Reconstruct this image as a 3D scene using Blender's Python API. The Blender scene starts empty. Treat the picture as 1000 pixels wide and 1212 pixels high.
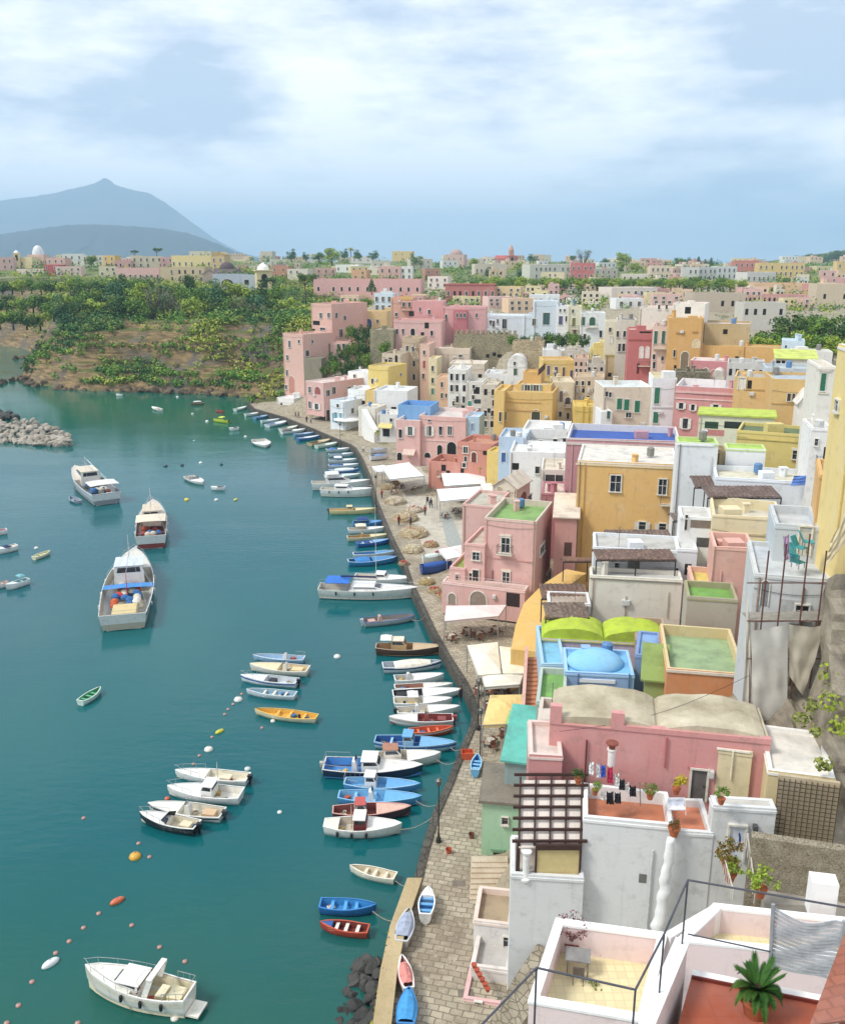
import bpy, bmesh, math, random
import numpy as np
from mathutils import Vector as V, noise as NZ, Matrix
R = math.radians
PI = math.pi
random.seed(7)
scene = bpy.context.scene
COL = scene.collection
# ---------------------------------------------------------------- camera model used to survey points
F, CX, CY, HC = 1080.0, 500.0, 606.0, 42.0
PIT = math.atan(300 / 1080)
cp, sp = math.cos(PIT), math.sin(PIT)
CAM = V((0, 0, HC))
def ray(px, py):
 u = (px - CX) / F
 v = (CY - py) / F
 return V((u, cp + v * sp, -sp + v * cp))
def U(px, py, Y):
 d = ray(px, py)
 return CAM + d * (Y / d.y)
def G(px, py, z=0.0):
 d = ray(px, py)
 return CAM + d * ((z - HC) / d.z)
def hitplane(px, py, o, n):
 d = ray(px, py)
 return CAM + d * ((o - CAM).dot(n) / d.dot(n))
# ---------------------------------------------------------------- materials
def lin(c):
 c = c / 255.0
 return c / 12.92 if c <= 0.04045 else ((c + 0.055) / 1.055) ** 2.4
def hexc(h, k=1.0):
 h = h.lstrip('#')
 return tuple(min(1, lin(int(h[i:i + 2], 16)) * k) for i in (0, 2, 4)) + (1,)
MATS = {}
def newmat(name):
 m = bpy.data.materials.new(name)
 m.use_nodes = True
 nt = m.node_tree
 b = nt.nodes['Principled BSDF']
 return m, nt, b
def N(nt, t, **kw):
 n = nt.nodes.new(t)
 for k, v in kw.items():
  if k.startswith('i_'):
   k2 = k[2:]
   k2 = int(k2) if k2.isdigit() else k2
   n.inputs[k2].default_value = v
  else:
   setattr(n, k, v)
 return n
def mixc(nt, a, b, fac, mode='MIX'):
 m = nt.nodes.new('ShaderNodeMix')
 m.data_type = 'RGBA'
 m.blend_type = mode
 for s, val in ((6, a), (7, b), (0, fac)):
  if hasattr(val, 'is_output') or isinstance(val, bpy.types.NodeSocket):
   nt.links.new(val, m.inputs[s])
  else:
   m.inputs[s].default_value = val
 return m.outputs[2]
def ramp(nt, src, p0, p1):
 r = nt.nodes.new('ShaderNodeMapRange')
 r.inputs[1].default_value = p0
 r.inputs[2].default_value = p1
 nt.links.new(src, r.inputs[0])
 return r.outputs[0]
def pos(nt, scale=(1, 1, 1)):
 g = nt.nodes.new('ShaderNodeNewGeometry')
 mp = nt.nodes.new('ShaderNodeMapping')
 mp.inputs['Scale'].default_value = scale
 nt.links.new(g.outputs['Position'], mp.inputs[0])
 return mp.outputs[0]
def noise_(nt, vec, scale, detail=4, rough=0.6):
 n = N(nt, 'ShaderNodeTexNoise', i_Scale=scale, i_Detail=detail, i_Roughness=rough)
 nt.links.new(vec, n.inputs['Vector'])
 return n.outputs[0]
def bump(nt, b, src, strength, dist=0.05):
 n = N(nt, 'ShaderNodeBump', i_Strength=strength, i_Distance=dist)
 nt.links.new(src, n.inputs['Height'])
 nt.links.new(n.outputs[0], b.inputs['Normal'])
def plaster(h, k=0.86, wear=1.0):
 key = ('plaster', h, k, wear)
 if key in MATS:
  return MATS[key]
 m, nt, b = newmat('painted_plaster')
 c = hexc(h, k * 1.04)
 lum = .3 * c[0] + .55 * c[1] + .15 * c[2]
 c = tuple(min(.93, x * .84 + (lum * 1.1) * .16) for x in c[:3]) + (1,)
 dk = tuple(x * (0.72 - 0.1 * (wear > 1.2)) for x in c[:3]) + (1,)
 lt = tuple(min(0.92, x * 0.9 + 0.09) for x in c[:3]) + (1,)
 st = tuple(x * 0.45 + y for x, y in zip(c[:3], (0.13, 0.115, 0.09))) + (1,)
 n1 = noise_(nt, pos(nt), 0.45, 5)
 a = mixc(nt, c, lt, ramp(nt, n1, 0.5, 0.75))
 n2 = noise_(nt, pos(nt, (2.2, 2.2, 0.22)), 1.0, 4)
 a2 = mixc(nt, a, dk, ramp(nt, n2, 0.56, 1.0))
 n3 = noise_(nt, pos(nt), 1.3, 7, 0.7)
 r3 = ramp(nt, n3, 0.53, 0.74)
 ml = N(nt, 'ShaderNodeMath', operation='MULTIPLY')
 ml.inputs[1].default_value = min(.95, 0.62 * wear)
 nt.links.new(r3, ml.inputs[0])
 a3 = mixc(nt, a2, st, ml.outputs[0])
 nt.links.new(a3, b.inputs['Base Color'])
 b.inputs['Roughness'].default_value = 0.88
 b.inputs['Specular IOR Level'].default_value = 0.25
 bump(nt, b, noise_(nt, pos(nt), 5, 5), 0.35, 0.04)
 MATS[key] = m
 return m
def plain(h, rough=0.6, k=0.9, metal=0, var=0.12, scale=3.0):
 key = ('plain', h, rough, k, metal)
 if key in MATS:
  return MATS[key]
 m, nt, b = newmat('painted_surface')
 c = hexc(h, k)
 n1 = noise_(nt, pos(nt), scale, 5)
 a = mixc(nt, tuple(x * (1 - 2 * var) for x in c[:3]) + (1,), tuple(min(1, x * (1 + var)) for x in c[:3]) + (1,), ramp(nt, n1, 0.3, 0.7))
 nt.links.new(a, b.inputs['Base Color'])
 b.inputs['Roughness'].default_value = rough
 b.inputs['Metallic'].default_value = metal
 MATS[key] = m
 return m
def gloss(h, rough=0.25, k=0.9):
 """boat paint: gelcoat with faint grime."""
 key = ('gloss', h, rough, k)
 if key in MATS:
  return MATS[key]
 m, nt, b = newmat('boat_paint')
 c = hexc(h, k)
 tc = nt.nodes.new('ShaderNodeTexCoord')
 n1 = noise_(nt, tc.outputs['Object'], 2.2, 6, 0.7)
 a = mixc(nt, c, tuple(x * 0.62 + 0.02 for x in c[:3]) + (1,), ramp(nt, n1, 0.5, 0.8))
 nt.links.new(a, b.inputs['Base Color'])
 b.inputs['Roughness'].default_value = rough
 MATS[key] = m
 return m
def roofm(h, k=0.85):
 key = ('roof', h, k)
 if key in MATS:
  return MATS[key]
 m, nt, b = newmat('flat_roof')
 c = hexc(h, k)
 n1 = noise_(nt, pos(nt), 0.7, 6, 0.65)
 n2 = noise_(nt, pos(nt), 3.5, 5, 0.7)
 a = mixc(nt, c, tuple(x * 0.6 + 0.015 for x in c[:3]) + (1,), ramp(nt, n1, 0.42, 0.72))
 a = mixc(nt, a, tuple(x * 0.5 + 0.2 for x in c[:3]) + (1,), ramp(nt, n2, 0.55, 0.85))
 nt.links.new(a, b.inputs['Base Color'])
 b.inputs['Roughness'].default_value = 0.9
 MATS[key] = m
 return m
def tiles(h, k=0.8, sx=2.2, sy=3.0, axis='xy', mort=.45, off=.5):
 key = ('tiles', h, k, sx, sy, axis)
 if key in MATS:
  return MATS[key]
 m, nt, b = newmat('tiled_surface')
 c = hexc(h, k)
 g = nt.nodes.new('ShaderNodeNewGeometry')
 mp = nt.nodes.new('ShaderNodeMapping')
 nt.links.new(g.outputs['Position'], mp.inputs[0])
 if axis == 'xz':
  mp.inputs['Rotation'].default_value = (R(90), 0, 0)
 br = N(nt, 'ShaderNodeTexBrick', i_Scale=1.0)
 br.inputs['Color1'].default_value = c
 br.inputs['Color2'].default_value = tuple(x * (.4 + .6 * mort) for x in c[:3]) + (1,)
 br.inputs['Mortar'].default_value = tuple(x * mort for x in c[:3]) + (1,)
 br.offset = off
 br.inputs['Brick Width'].default_value = 1 / sx
 br.inputs['Row Height'].default_value = 1 / sy
 br.inputs['Mortar Size'].default_value = 0.02
 nt.links.new(mp.outputs[0], br.inputs['Vector'])
 n1 = noise_(nt, pos(nt), 0.9, 5)
 a = mixc(nt, br.outputs[0], tuple(x * 0.7 + 0.1 for x in c[:3]) + (1,), ramp(nt, n1, 0.45, 0.9))
 nt.links.new(a, b.inputs['Base Color'])
 b.inputs['Roughness'].default_value = 0.85
 bump(nt, b, br.outputs['Fac'], -0.4, 0.03)
 MATS[key] = m
 return m
def stone(h, h2, scale=1.5, k=0.85, bs=0.6, vor=True):
 key = ('stone', h, h2, scale, k, vor)
 if key in MATS:
  return MATS[key]
 m, nt, b = newmat('stonework')
 c, c2 = hexc(h, k), hexc(h2, k)
 n1 = noise_(nt, pos(nt), 0.35 * scale, 6, 0.65)
 a = mixc(nt, c, c2, ramp(nt, n1, 0.35, 0.68))
 vv = N(nt, 'ShaderNodeTexVoronoi', i_Scale=scale, feature='DISTANCE_TO_EDGE')
 nt.links.new(pos(nt, (1, 1, 1.6)), vv.inputs['Vector'])
 e = ramp(nt, vv.outputs[0], 0.0, 0.07)
 if vor:
  a = mixc(nt, tuple(x * 0.55 for x in c2[:3]) + (1,), a, e)
 n3 = noise_(nt, pos(nt), 6 * scale, 4)
 a = mixc(nt, a, tuple(x * 0.5 for x in c[:3]) + (1,), ramp(nt, n3, 0.55, 0.9))
 nt.links.new(a, b.inputs['Base Color'])
 b.inputs['Roughness'].default_value = 0.9
 ad = N(nt, 'ShaderNodeMath', operation='ADD')
 nt.links.new(e if vor else n1, ad.inputs[0])
 nt.links.new(n3, ad.inputs[1])
 bump(nt, b, ad.outputs[0], bs, 0.08)
 MATS[key] = m
 return m
def foliage(h, h2, k=0.86):
 key = ('fol', h, h2, k)
 if key in MATS:
  return MATS[key]
 m, nt, b = newmat('leaves')
 g = nt.nodes.new('ShaderNodeNewGeometry')
 a = mixc(nt, hexc(h, k), hexc(h2, k), g.outputs['Random Per Island'])
 n1 = noise_(nt, pos(nt), 0.16, 3)
 a = mixc(nt, a, tuple(x * 1.15 for x in hexc('#8a9440', k)[:3]) + (1,), ramp(nt, n1, 0.55, 0.8))
 nt.links.new(a, b.inputs['Base Color'])
 b.inputs['Roughness'].default_value = 0.65
 b.inputs['Specular IOR Level'].default_value = 0.2
 MATS[key] = m
 return m
def glassm():
 if 'glass' in MATS:
  return MATS['glass']
 m, nt, b = newmat('window_glass')
 n1 = noise_(nt, pos(nt), 0.8, 3)
 a = mixc(nt, (0.018, 0.022, 0.028, 1), (0.09, 0.10, 0.11, 1), ramp(nt, n1, 0.4, 0.75))
 nt.links.new(a, b.inputs['Base Color'])
 b.inputs['Roughness'].default_value = 0.12
 MATS['glass'] = m
 return m
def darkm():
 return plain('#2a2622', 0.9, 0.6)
# ---------------------------------------------------------------- mesh builder
class MB:
 def __init__(s):
  s.v, s.f, s.m = [], [], []
 def poly(s, pts, m=0):
  i = len(s.v)
  s.v += [tuple(p) for p in pts]
  s.f.append(tuple(range(i, i + len(pts))))
  s.m.append(m)
 def box(s, o, a, b, c, m=0):
  """origin o and three edge vectors."""
  o, a, b, c = V(o), V(a), V(b), V(c)
  i = len(s.v)
  s.v += [tuple(p) for p in (o, o + a, o + a + b, o + b, o + c, o + a + c, o + a + b + c, o + b + c)]
  fs = [(0, 3, 2, 1), (4, 5, 6, 7), (0, 1, 5, 4), (1, 2, 6, 5), (2, 3, 7, 6), (3, 0, 4, 7)]
  if a.cross(b).dot(c) < 0:
   fs = [f[::-1] for f in fs]
  s.f += [tuple(i + q for q in f) for f in fs]
  s.m += [m] * 6
 def cbox(s, c, sx, sy, sz, m=0, rz=0.0):
  a = V((math.cos(rz), math.sin(rz), 0)) * sx
  b = V((-math.sin(rz), math.cos(rz), 0)) * sy
  s.box(V(c) - a / 2 - b / 2, a, b, (0, 0, sz), m)
 def tube(s, p, q, r, n=6, r2=None, m=0, cap=True):
  p, q = V(p), V(q)
  d = (q - p)
  if d.length < 1e-6:
   return
  d.normalize()
  a = d.orthogonal().normalized()
  b = d.cross(a)
  r2 = r if r2 is None else r2
  i = len(s.v)
  for k in range(n):
   t = 2 * PI * k / n
   e = a * math.cos(t) + b * math.sin(t)
   s.v.append(tuple(p + e * r))
   s.v.append(tuple(q + e * r2))
  for k in range(n):
   j = (k + 1) % n
   s.f.append((i + 2 * k, i + 2 * j, i + 2 * j + 1, i + 2 * k + 1))
   s.m.append(m)
  if cap:
   s.f.append(tuple(i + 2 * k for k in range(n))[::-1])
   s.f.append(tuple(i + 2 * k + 1 for k in range(n)))
   s.m += [m, m]
 def path(s, pts, r, n=6, m=0):
  for a, b in zip(pts[:-1], pts[1:]):
   s.tube(a, b, r, n, m=m)
 def lathe(s, c, prof, n=12, m=0, sx=1, sy=1):
  c = V(c)
  i = len(s.v)
  for r, z in prof:
   for k in range(n):
    t = 2 * PI * k / n
    s.v.append((c.x + r * sx * math.cos(t), c.y + r * sy * math.sin(t), c.z + z))
  for j in range(len(prof) - 1):
   for k in range(n):
    k2 = (k + 1) % n
    s.f.append((i + j * n + k, i + j * n + k2, i + (j + 1) * n + k2, i + (j + 1) * n + k))
    s.m.append(m)
  s.f.append(tuple(i + k for k in range(n))[::-1])
  t = i + (len(prof) - 1) * n
  s.f.append(tuple(t + k for k in range(n)))
  s.m += [m, m]
 def loft(s, rings, m=0, closed=True, caps=False):
  i = len(s.v)
  n = len(rings[0])
  for r in rings:
   s.v += [tuple(p) for p in r]
  for j in range(len(rings) - 1):
   for k in range(n if closed else n - 1):
    k2 = (k + 1) % n
    s.f.append((i + j * n + k, i + j * n + k2, i + (j + 1) * n + k2, i + (j + 1) * n + k))
    s.m.append(m)
  if caps:
   s.f.append(tuple(i + k for k in range(n))[::-1])
   t = i + (len(rings) - 1) * n
   s.f.append(tuple(t + k for k in range(n)))
   s.m += [m, m]
 def slab(s, pts, z0, z1, m=0):
  """vertical prism over a plan polygon (counter clockwise seen from above)."""
  lo = [V((p[0], p[1], z0)) for p in pts]
  hi = [V((p[0], p[1], z1)) for p in pts]
  s.poly(hi, m)
  s.poly(lo[::-1], m)
  for k in range(len(pts)):
   j = (k + 1) % len(pts)
   s.poly([lo[k], lo[j], hi[j], hi[k]], m)
 def build(s, name, mats, parent=None, smooth=False):
  if not isinstance(mats, (list, tuple)):
   mats = [mats]
  me = bpy.data.meshes.new(name)
  o0 = ORG.get(parent.name, (0, 0, 0)) if parent is not None else (0, 0, 0)
  me.from_pydata([(p[0] - o0[0], p[1] - o0[1], p[2] - o0[2]) for p in s.v], [], s.f)
  for q in mats:
   me.materials.append(q)
  if len(mats) > 1:
   me.polygons.foreach_set('material_index', s.m)
  if smooth:
   me.polygons.foreach_set('use_smooth', [True] * len(s.f))
  me.update()
  o = bpy.data.objects.new(name, me)
  COL.objects.link(o)
  if parent is not None:
   o.parent = parent
   ORG[o.name] = o0
  return o
ORG = {}
def thing(name, label, cat, loc=(0, 0, 0), rz=0.0, group=None, local=False):
 o = bpy.data.objects.new(name, None)
 COL.objects.link(o)
 o.location = loc
 o.rotation_euler = (0, 0, rz)
 o.empty_display_size = 0.5
 ORG[o.name] = (0, 0, 0) if local else tuple(loc)
 o['label'] = label
 o['category'] = cat
 if group:
  o['group'] = group
 return o
def tag(o, label, cat, group=None):
 o['label'] = label
 o['category'] = cat
 if group:
  o['group'] = group
 return o
def struct(o):
 o['kind'] = 'structure'
 return o
def dup(root, loc, rz=None, scale=None, label=None, group=None):
 r = root.copy()
 COL.objects.link(r)
 r.location = loc
 if rz is not None:
  r.rotation_euler = (0, 0, rz)
 if scale is not None:
  r.scale = scale if hasattr(scale, '__len__') else (scale,) * 3
 if label:
  r['label'] = label
 if group:
  r['group'] = group
 for ch in list(root.children):
  c = ch.copy()
  COL.objects.link(c)
  c.parent = r
  for g in list(ch.children):
   d = g.copy()
   COL.objects.link(d)
   d.parent = c
 return r
def nz(x, y, z=0.0, s=1.0):
 return NZ.noise(V((x * s, y * s, z)))
def fbm(x, y, s, o=4):
 t, a = 0, 1
 for k in range(o):
  t += a * NZ.noise(V((x * s, y * s, 7.3 * k)))
  s *= 2.1
  a *= 0.5
 return t
# ---------------------------------------------------------------- houses
PINK, DPINK, ROSE, SALM = '#eab6ac', '#d48b88', '#cf929a', '#e2a892'
ORNG, YEL, YPALE, CREAM = '#e6b55e', '#ecc85c', '#ead590', '#ebdfc4'
WHITE, BWHITE, BEIGE, TAN = '#f1f0ec', '#dfe8ee', '#dccbb0', '#bda67e'
OLIVE, LBLUE, BLUE, LIME = '#dcc768', '#b3d3ec', '#76aee2', '#bed23e'
GREEN, TURQ, TERR, RED = '#86b256', '#74ccbc', '#d57d55', '#c9746c'
GREY, LILAC, PEACH, MINT = '#c9c8c2', '#d8c3cf', '#eec79c', '#a8d8ac'
GS = []                      # ground samples (x, y, z) under every house
def trimm(c=None):
 return plain(c or '#e9e4d8', 0.7)
def glass_or(c):
 return glassm() if c is None else plain(c, 0.6)
def face_pt(fc, u, z, off):
 o, t, n, w = fc
 p = o + t * u + n * off
 return V((p.x, p.y, z))
def fbox(mb, fc, u0, u1, z0, z1, o0, o1, m=0):
 o, t, n, w = fc
 p = face_pt(fc, u0, z0, o0)
 mb.box(p, t * (u1 - u0), n * (o1 - o0), V((0, 0, z1 - z0)), m)
def arch_pts(u0, u1, z0, z1, n=8):
 r = (u1 - u0) / 2
 c = (u0 + u1) / 2
 rise = min(r, (z1 - z0) * 0.6)
 return [(u0, z0), (u1, z0)] + [(c + r * math.cos(PI * k / n), z1 - rise + rise * math.sin(PI * k / n)) for k in range(n + 1)]
def shutter_panel(mb, fc, u0, u1, z0, z1, o0, near):
 if near:
  fbox(mb, fc, u0, u0 + .06, z0, z1, o0, o0 + .06)
  fbox(mb, fc, u1 - .06, u1, z0, z1, o0, o0 + .06)
  k = max(4, int((z1 - z0) / 0.13))
  for i in range(k):
   za = z0 + (z1 - z0) * i / k
   fbox(mb, fc, u0 + .06, u1 - .06, za, za + (z1 - z0) / k * 0.72, o0, o0 + .045)
 else:
  fbox(mb, fc, u0, u1, z0, z1, o0, o0 + .06)
def win(T, fc, kind, u0, u1, z0, z1, col=None, near=False):
 k0 = kind[0]
 W, Hh = u1 - u0, z1 - z0
 tw = min(0.14, W * 0.14)
 if k0 == 'a':
  mb = MB()
  pts = arch_pts(u0, u1, z0, z1)
  mb.poly([face_pt(fc, u, z, .03) for u, z in pts], 1)
  big = arch_pts(u0 - tw, u1 + tw, z0, z1 + tw)
  ring = [V(face_pt(fc, u, z, .08)) for u, z in big[1:]] + [V(face_pt(fc, *big[0], .08))]
  inn = [V(face_pt(fc, u, z, .08)) for u, z in pts[1:]] + [V(face_pt(fc, *pts[0], .08))]
  for i in range(len(ring) - 1):
   mb.poly([inn[i], ring[i], ring[i + 1], inn[i + 1]], 0)
  inb = [V(face_pt(fc, u, z, .03)) for u, z in pts[1:]] + [V(face_pt(fc, *pts[0], .03))]
  outb = [V(face_pt(fc, u, z, 0)) for u, z in big[1:]] + [V(face_pt(fc, *big[0], 0))]
  for i in range(len(ring) - 1):
   mb.poly([inb[i], inn[i], inn[i + 1], inb[i + 1]], 0)
   mb.poly([ring[i], outb[i], outb[i + 1], ring[i + 1]], 0)
  mb.build('archway' if W > 1.3 else 'arched_window', [trimm(), plain(col, .8) if col else darkm()], T)
  return
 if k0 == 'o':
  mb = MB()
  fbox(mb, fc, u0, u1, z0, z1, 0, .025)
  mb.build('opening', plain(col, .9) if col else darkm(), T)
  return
 if k0 == 'v':
  mb = MB()
  fbox(mb, fc, u0, u1, z0, z1, 0, .3)
  fbox(mb, fc, u0 + W * .15, u1 - W * .15, z0 + Hh * .15, z1 - Hh * .15, .3, .32)
  mb.build('air_conditioner', plain(col or '#dcdcd8', .5), T)
  return
 if k0 == 'p':
  mb = MB()
  mb.tube(face_pt(fc, (u0 + u1) / 2, z0, .1), face_pt(fc, (u0 + u1) / 2, z1, .1), .05)
  mb.build('drainpipe', plain(col or '#b9a58f', .6), T)
  return
 if k0 == 'm':                                    # a moulding band
  mb = MB()
  fbox(mb, fc, u0, u1, z0, z1, 0, .1)
  mb.build('moulding', plaster(col or CREAM), T)
  return
 if k0 == 'n':                                    # awning sloping out of the wall
  mb = MB()
  d = max(1.2, Hh * 1.5)
  a, b_ = face_pt(fc, u0, z1, .02), face_pt(fc, u1, z1, .02)
  c, e = face_pt(fc, u1, z0, d), face_pt(fc, u0, z0, d)
  mb.loft([[a, b_], [e, c], [e - V((0, 0, .18)), c - V((0, 0, .18))]], closed=False)
  mb.build('awning', plain(col or WHITE, .8), T)
  return
 if k0 == 'b':                                    # balcony slab with railing
  mb = MB()
  fbox(mb, fc, u0, u1, z0 - .12, z0, 0, .9)
  sl = mb.build('balcony', plaster(CREAM), T)
  r = MB()
  p = [face_pt(fc, u0 + .04, 0, .03), face_pt(fc, u0 + .04, 0, .86), face_pt(fc, u1 - .04, 0, .86), face_pt(fc, u1 - .04, 0, .03)]
  for zz in (z0 + .08, z0 + .95):
   r.path([V((q.x, q.y, zz)) for q in p], .025, 4)
  for a, b_ in zip(p[:-1], p[1:]):
   kk = max(2, int((b_ - a).length / .22))
   for i in range(kk + 1):
    q = a.lerp(b_, i / kk)
    r.tube((q.x, q.y, z0), (q.x, q.y, z0 + .95), .014, 3, cap=False)
  r.build('railing', plain(col or '#4a4744', .5), sl)
  return
 if k0 == 'c':
  mid = (u0 + u1) / 2
  fr = MB()
  fbox(fr, fc, u0 - tw, u1 + tw, z1, z1 + tw, 0, .09)
  fbox(fr, fc, u0 - tw, u0, z0, z1, 0, .07)
  fbox(fr, fc, u1, u1 + tw, z0, z1, 0, .07)
  fbox(fr, fc, u0 - tw * 1.4, u1 + tw * 1.4, z0 - .1, z0, 0, .14)
  sh = fr.build('window', trimm(), T)
  for ua, ub in ((u0, mid - .015), (mid + .015, u1)):
   mb = MB()
   shutter_panel(mb, fc, ua, ub, z0, z1, .02, near)
   mb.build('shutter', plain(col or '#2f7a5a', .6), sh)
  return
 # framed window or door
 fr = MB()
 dz = 0 if k0 == 'd' else tw
 fbox(fr, fc, u0 - tw, u1 + tw, z1, z1 + tw, 0, .17)
 fbox(fr, fc, u0 - tw, u0, z0 - (0 if k0 == 'd' else .02), z1, 0, .14)
 fbox(fr, fc, u1, u1 + tw, z0 - (0 if k0 == 'd' else .02), z1, 0, .14)
 if k0 != 'd':
  fbox(fr, fc, u0 - tw * 1.6, u1 + tw * 1.6, z0 - .12, z0 - .02, 0, .24)
  if W > .8:
   fbox(fr, fc, (u0 + u1) / 2 - .03, (u0 + u1) / 2 + .03, z0, z1, .03, .06)
  if near:
   fbox(fr, fc, u0, u1, z0 + Hh * .55, z0 + Hh * .58, .03, .055)
 pm = plain(col, .6) if (k0 == 'd' and col) else glassm()
 nm = 'door' if k0 == 'd' else 'window'
 if near:
  wo = o = fr.build(nm, trimm(), T)
  pb = MB()
  fbox(pb, fc, u0, u1, z0 - (.02 if k0 != 'd' else 0), z1, 0, .03)
  pb.build('panel' if k0 == 'd' else 'pane', pm, o)
  if k0 == 'd':
   kb = MB()
   fbox(kb, fc, u1 - .14, u1 - .08, z0 + Hh * .45, z0 + Hh * .5, .03, .09)
   kb.build('handle', plain('#4b4038', .4), o)
 else:
  fbox(fr, fc, u0, u1, z0 - (.02 if k0 != 'd' else 0), z1, 0, .03, 1)
  wo = fr.build(nm, [trimm(), pm], T)
 if k0 == 's':
  sw = W * .5
  for ua in (u0 - tw - sw, u1 + tw):
   sh = MB()
   shutter_panel(sh, fc, ua, ua + sw, z0, z1, .09, near)
   sh.build('shutter', plain(col or '#efece4', .6), wo)
 if k0 == 'k':
  win(T, fc, 'b', u0 - .45, u1 + .45, z0 - .05, z1, None, near)
class House:
 pass
def hbox(xl, xr, yt, yb, Y, dep, yaw=0.0, ext=4.0, zb=None, zt=None):
 h = House()
 ym = (yt + yb) / 2
 if (xl + xr) / 2 > 520 and yaw < 10 and Y < 280:            # turn to face down the slope
  yaw = yaw + .85 * math.degrees(math.atan(((xl + xr) / 2 - 500) / F))
 a = U((xl + xr) / 2, ym, Y)
 y = R(yaw)
 n = V((-math.sin(y), -math.cos(y), 0))
 t = V((math.cos(y), -math.sin(y), 0))
 L, Rr = hitplane(xl, ym, a, n), hitplane(xr, ym, a, n)
 h.zt = hitplane((xl + xr) / 2, yt, a, n).z if zt is None else zt
 h.zv = hitplane((xl + xr) / 2, yb, a, n).z if zb is None else zb
 h.zb = h.zv - ext
 h.W = (Rr - L).dot(t)
 h.D = dep
 h.o = V((L.x, L.y, 0))
 h.t, h.n, h.b = t, n, -n
 h.faces = [(h.o, t, n, h.W), (h.o + t * h.W, h.b, t, dep), (h.o + h.b * dep, -h.b, -t, dep)]
 h.near = Y < 128
 h.Y = Y
 return h
def lp(h, u, v, z):
 p = h.o + h.t * u + h.b * v
 return V((p.x, p.y, z))
def walls(h, mb, par, th=.22, top=True):
 """outer walls, parapet ring and inner parapet sides."""
 W, D, zt, zb = h.W, h.D, h.zt, h.zb
 rj = random.Random(int(zt * 1000))
 js = [0, 0, 0, 0] if not par else [rj.uniform(-.1, .1) * min(1, par) for _ in range(4)]
 Z = lambda k: zt + js[k]
 c = [(0, 0), (W, 0), (W, D), (0, D)]
 ins = [(th, th), (W - th, th), (W - th, D - th), (th, D - th)]
 for k in range(4):
  j = (k + 1) % 4
  mb.poly([lp(h, *c[k], zb), lp(h, *c[j], zb), lp(h, *c[j], Z(j)), lp(h, *c[k], Z(k))])
  if par > 0:
   mb.poly([lp(h, *c[k], Z(k)), lp(h, *c[j], Z(j)), lp(h, *ins[j], Z(j)), lp(h, *ins[k], Z(k))], 1)
   mb.poly([lp(h, *ins[k], Z(k)), lp(h, *ins[j], Z(j)), lp(h, *ins[j], zt - par), lp(h, *ins[k], zt - par)], 1)
 if par > 0 and zt - zb > 3 and h.near:
  for fc in h.faces:
   fbox(mb, fc, 0, fc[3], zt - .28, zt - .14, 0, .05, 1)
def vault(h, mb, z, rise, nb=1, axis='b', u0=0, u1=None, v0=0, v1=None, n=10, wob=.0):
 u1 = h.W if u1 is None else u1
 v1 = h.D if v1 is None else v1
 for i in range(nb):
  rings = []
  for k in range(n + 1):
   a = PI * k / n
   f = (1 - math.cos(a)) / 2
   hh = z + rise * math.sin(a)
   if axis == 'b':
    x = u0 + (u1 - u0) * (i + f) / nb
    rings.append([lp(h, x, v0 + (v1 - v0) * q / 6, hh + wob * nz(x * .7, q, 3.1)) for q in range(7)])
   else:
    y = v0 + (v1 - v0) * (i + f) / nb
    rings.append([lp(h, u0 + (u1 - u0) * q / 6, y, hh + wob * nz(q, y * .7, 3.1)) for q in range(7)])
  mb.loft(rings, closed=False)
  for q in (0, 6):
   p = [r[q] for r in rings]
   mb.poly(p + [V((p[-1].x, p[-1].y, z - .01)), V((p[0].x, p[0].y, z - .01))])
def put_wins(h, T, wins):
 for w in wins:
  kind, px, py, pw, ph = w[:5]
  col = w[5] if len(w) > 5 else None
  best = None
  for fc in h.faces:
   if (CAM - fc[0]).dot(fc[2]) <= 0:
    continue
   p = hitplane(px, py, fc[0], fc[2])
   u = (p - fc[0]).dot(fc[1])
   if -.1 <= u <= fc[3] + .1:
    dd = (p - CAM).length
    if best is None or dd < best[0]:
     best = (dd, fc)
  fc = best[1] if best else h.faces[0]
  ua = (hitplane(px - pw / 2, py, fc[0], fc[2]) - fc[0]).dot(fc[1])
  ub = (hitplane(px + pw / 2, py, fc[0], fc[2]) - fc[0]).dot(fc[1])
  za = hitplane(px, py + ph / 2, fc[0], fc[2]).z
  zb = hitplane(px, py - ph / 2, fc[0], fc[2]).z
  win(T, fc, kind, ua, ub, za, zb, col, h.near)
def auto_wins(h, T, spec, fc, rnd):
 cols, rows, kinds = spec[:3]
 cl = spec[3] if len(spec) > 3 else None
 zt, zv, W = h.zt - .5, h.zv, fc[3]
 for r in range(rows):
  z0 = zv + (zt - zv) * (r + .22) / rows
  z1 = zv + (zt - zv) * (r + .78) / rows
  for c in range(cols):
   if rnd.random() < .1:
    continue
   ww = min(1.0, W / cols * .42)
   hh = min(1.9, z1 - z0)
   uc = W * (c + .5) / cols + rnd.uniform(-.12, .12) * W / cols
   win(T, fc, rnd.choice(kinds), uc - ww / 2, uc + ww / 2, z0, z0 + hh, cl, h.near)
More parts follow.
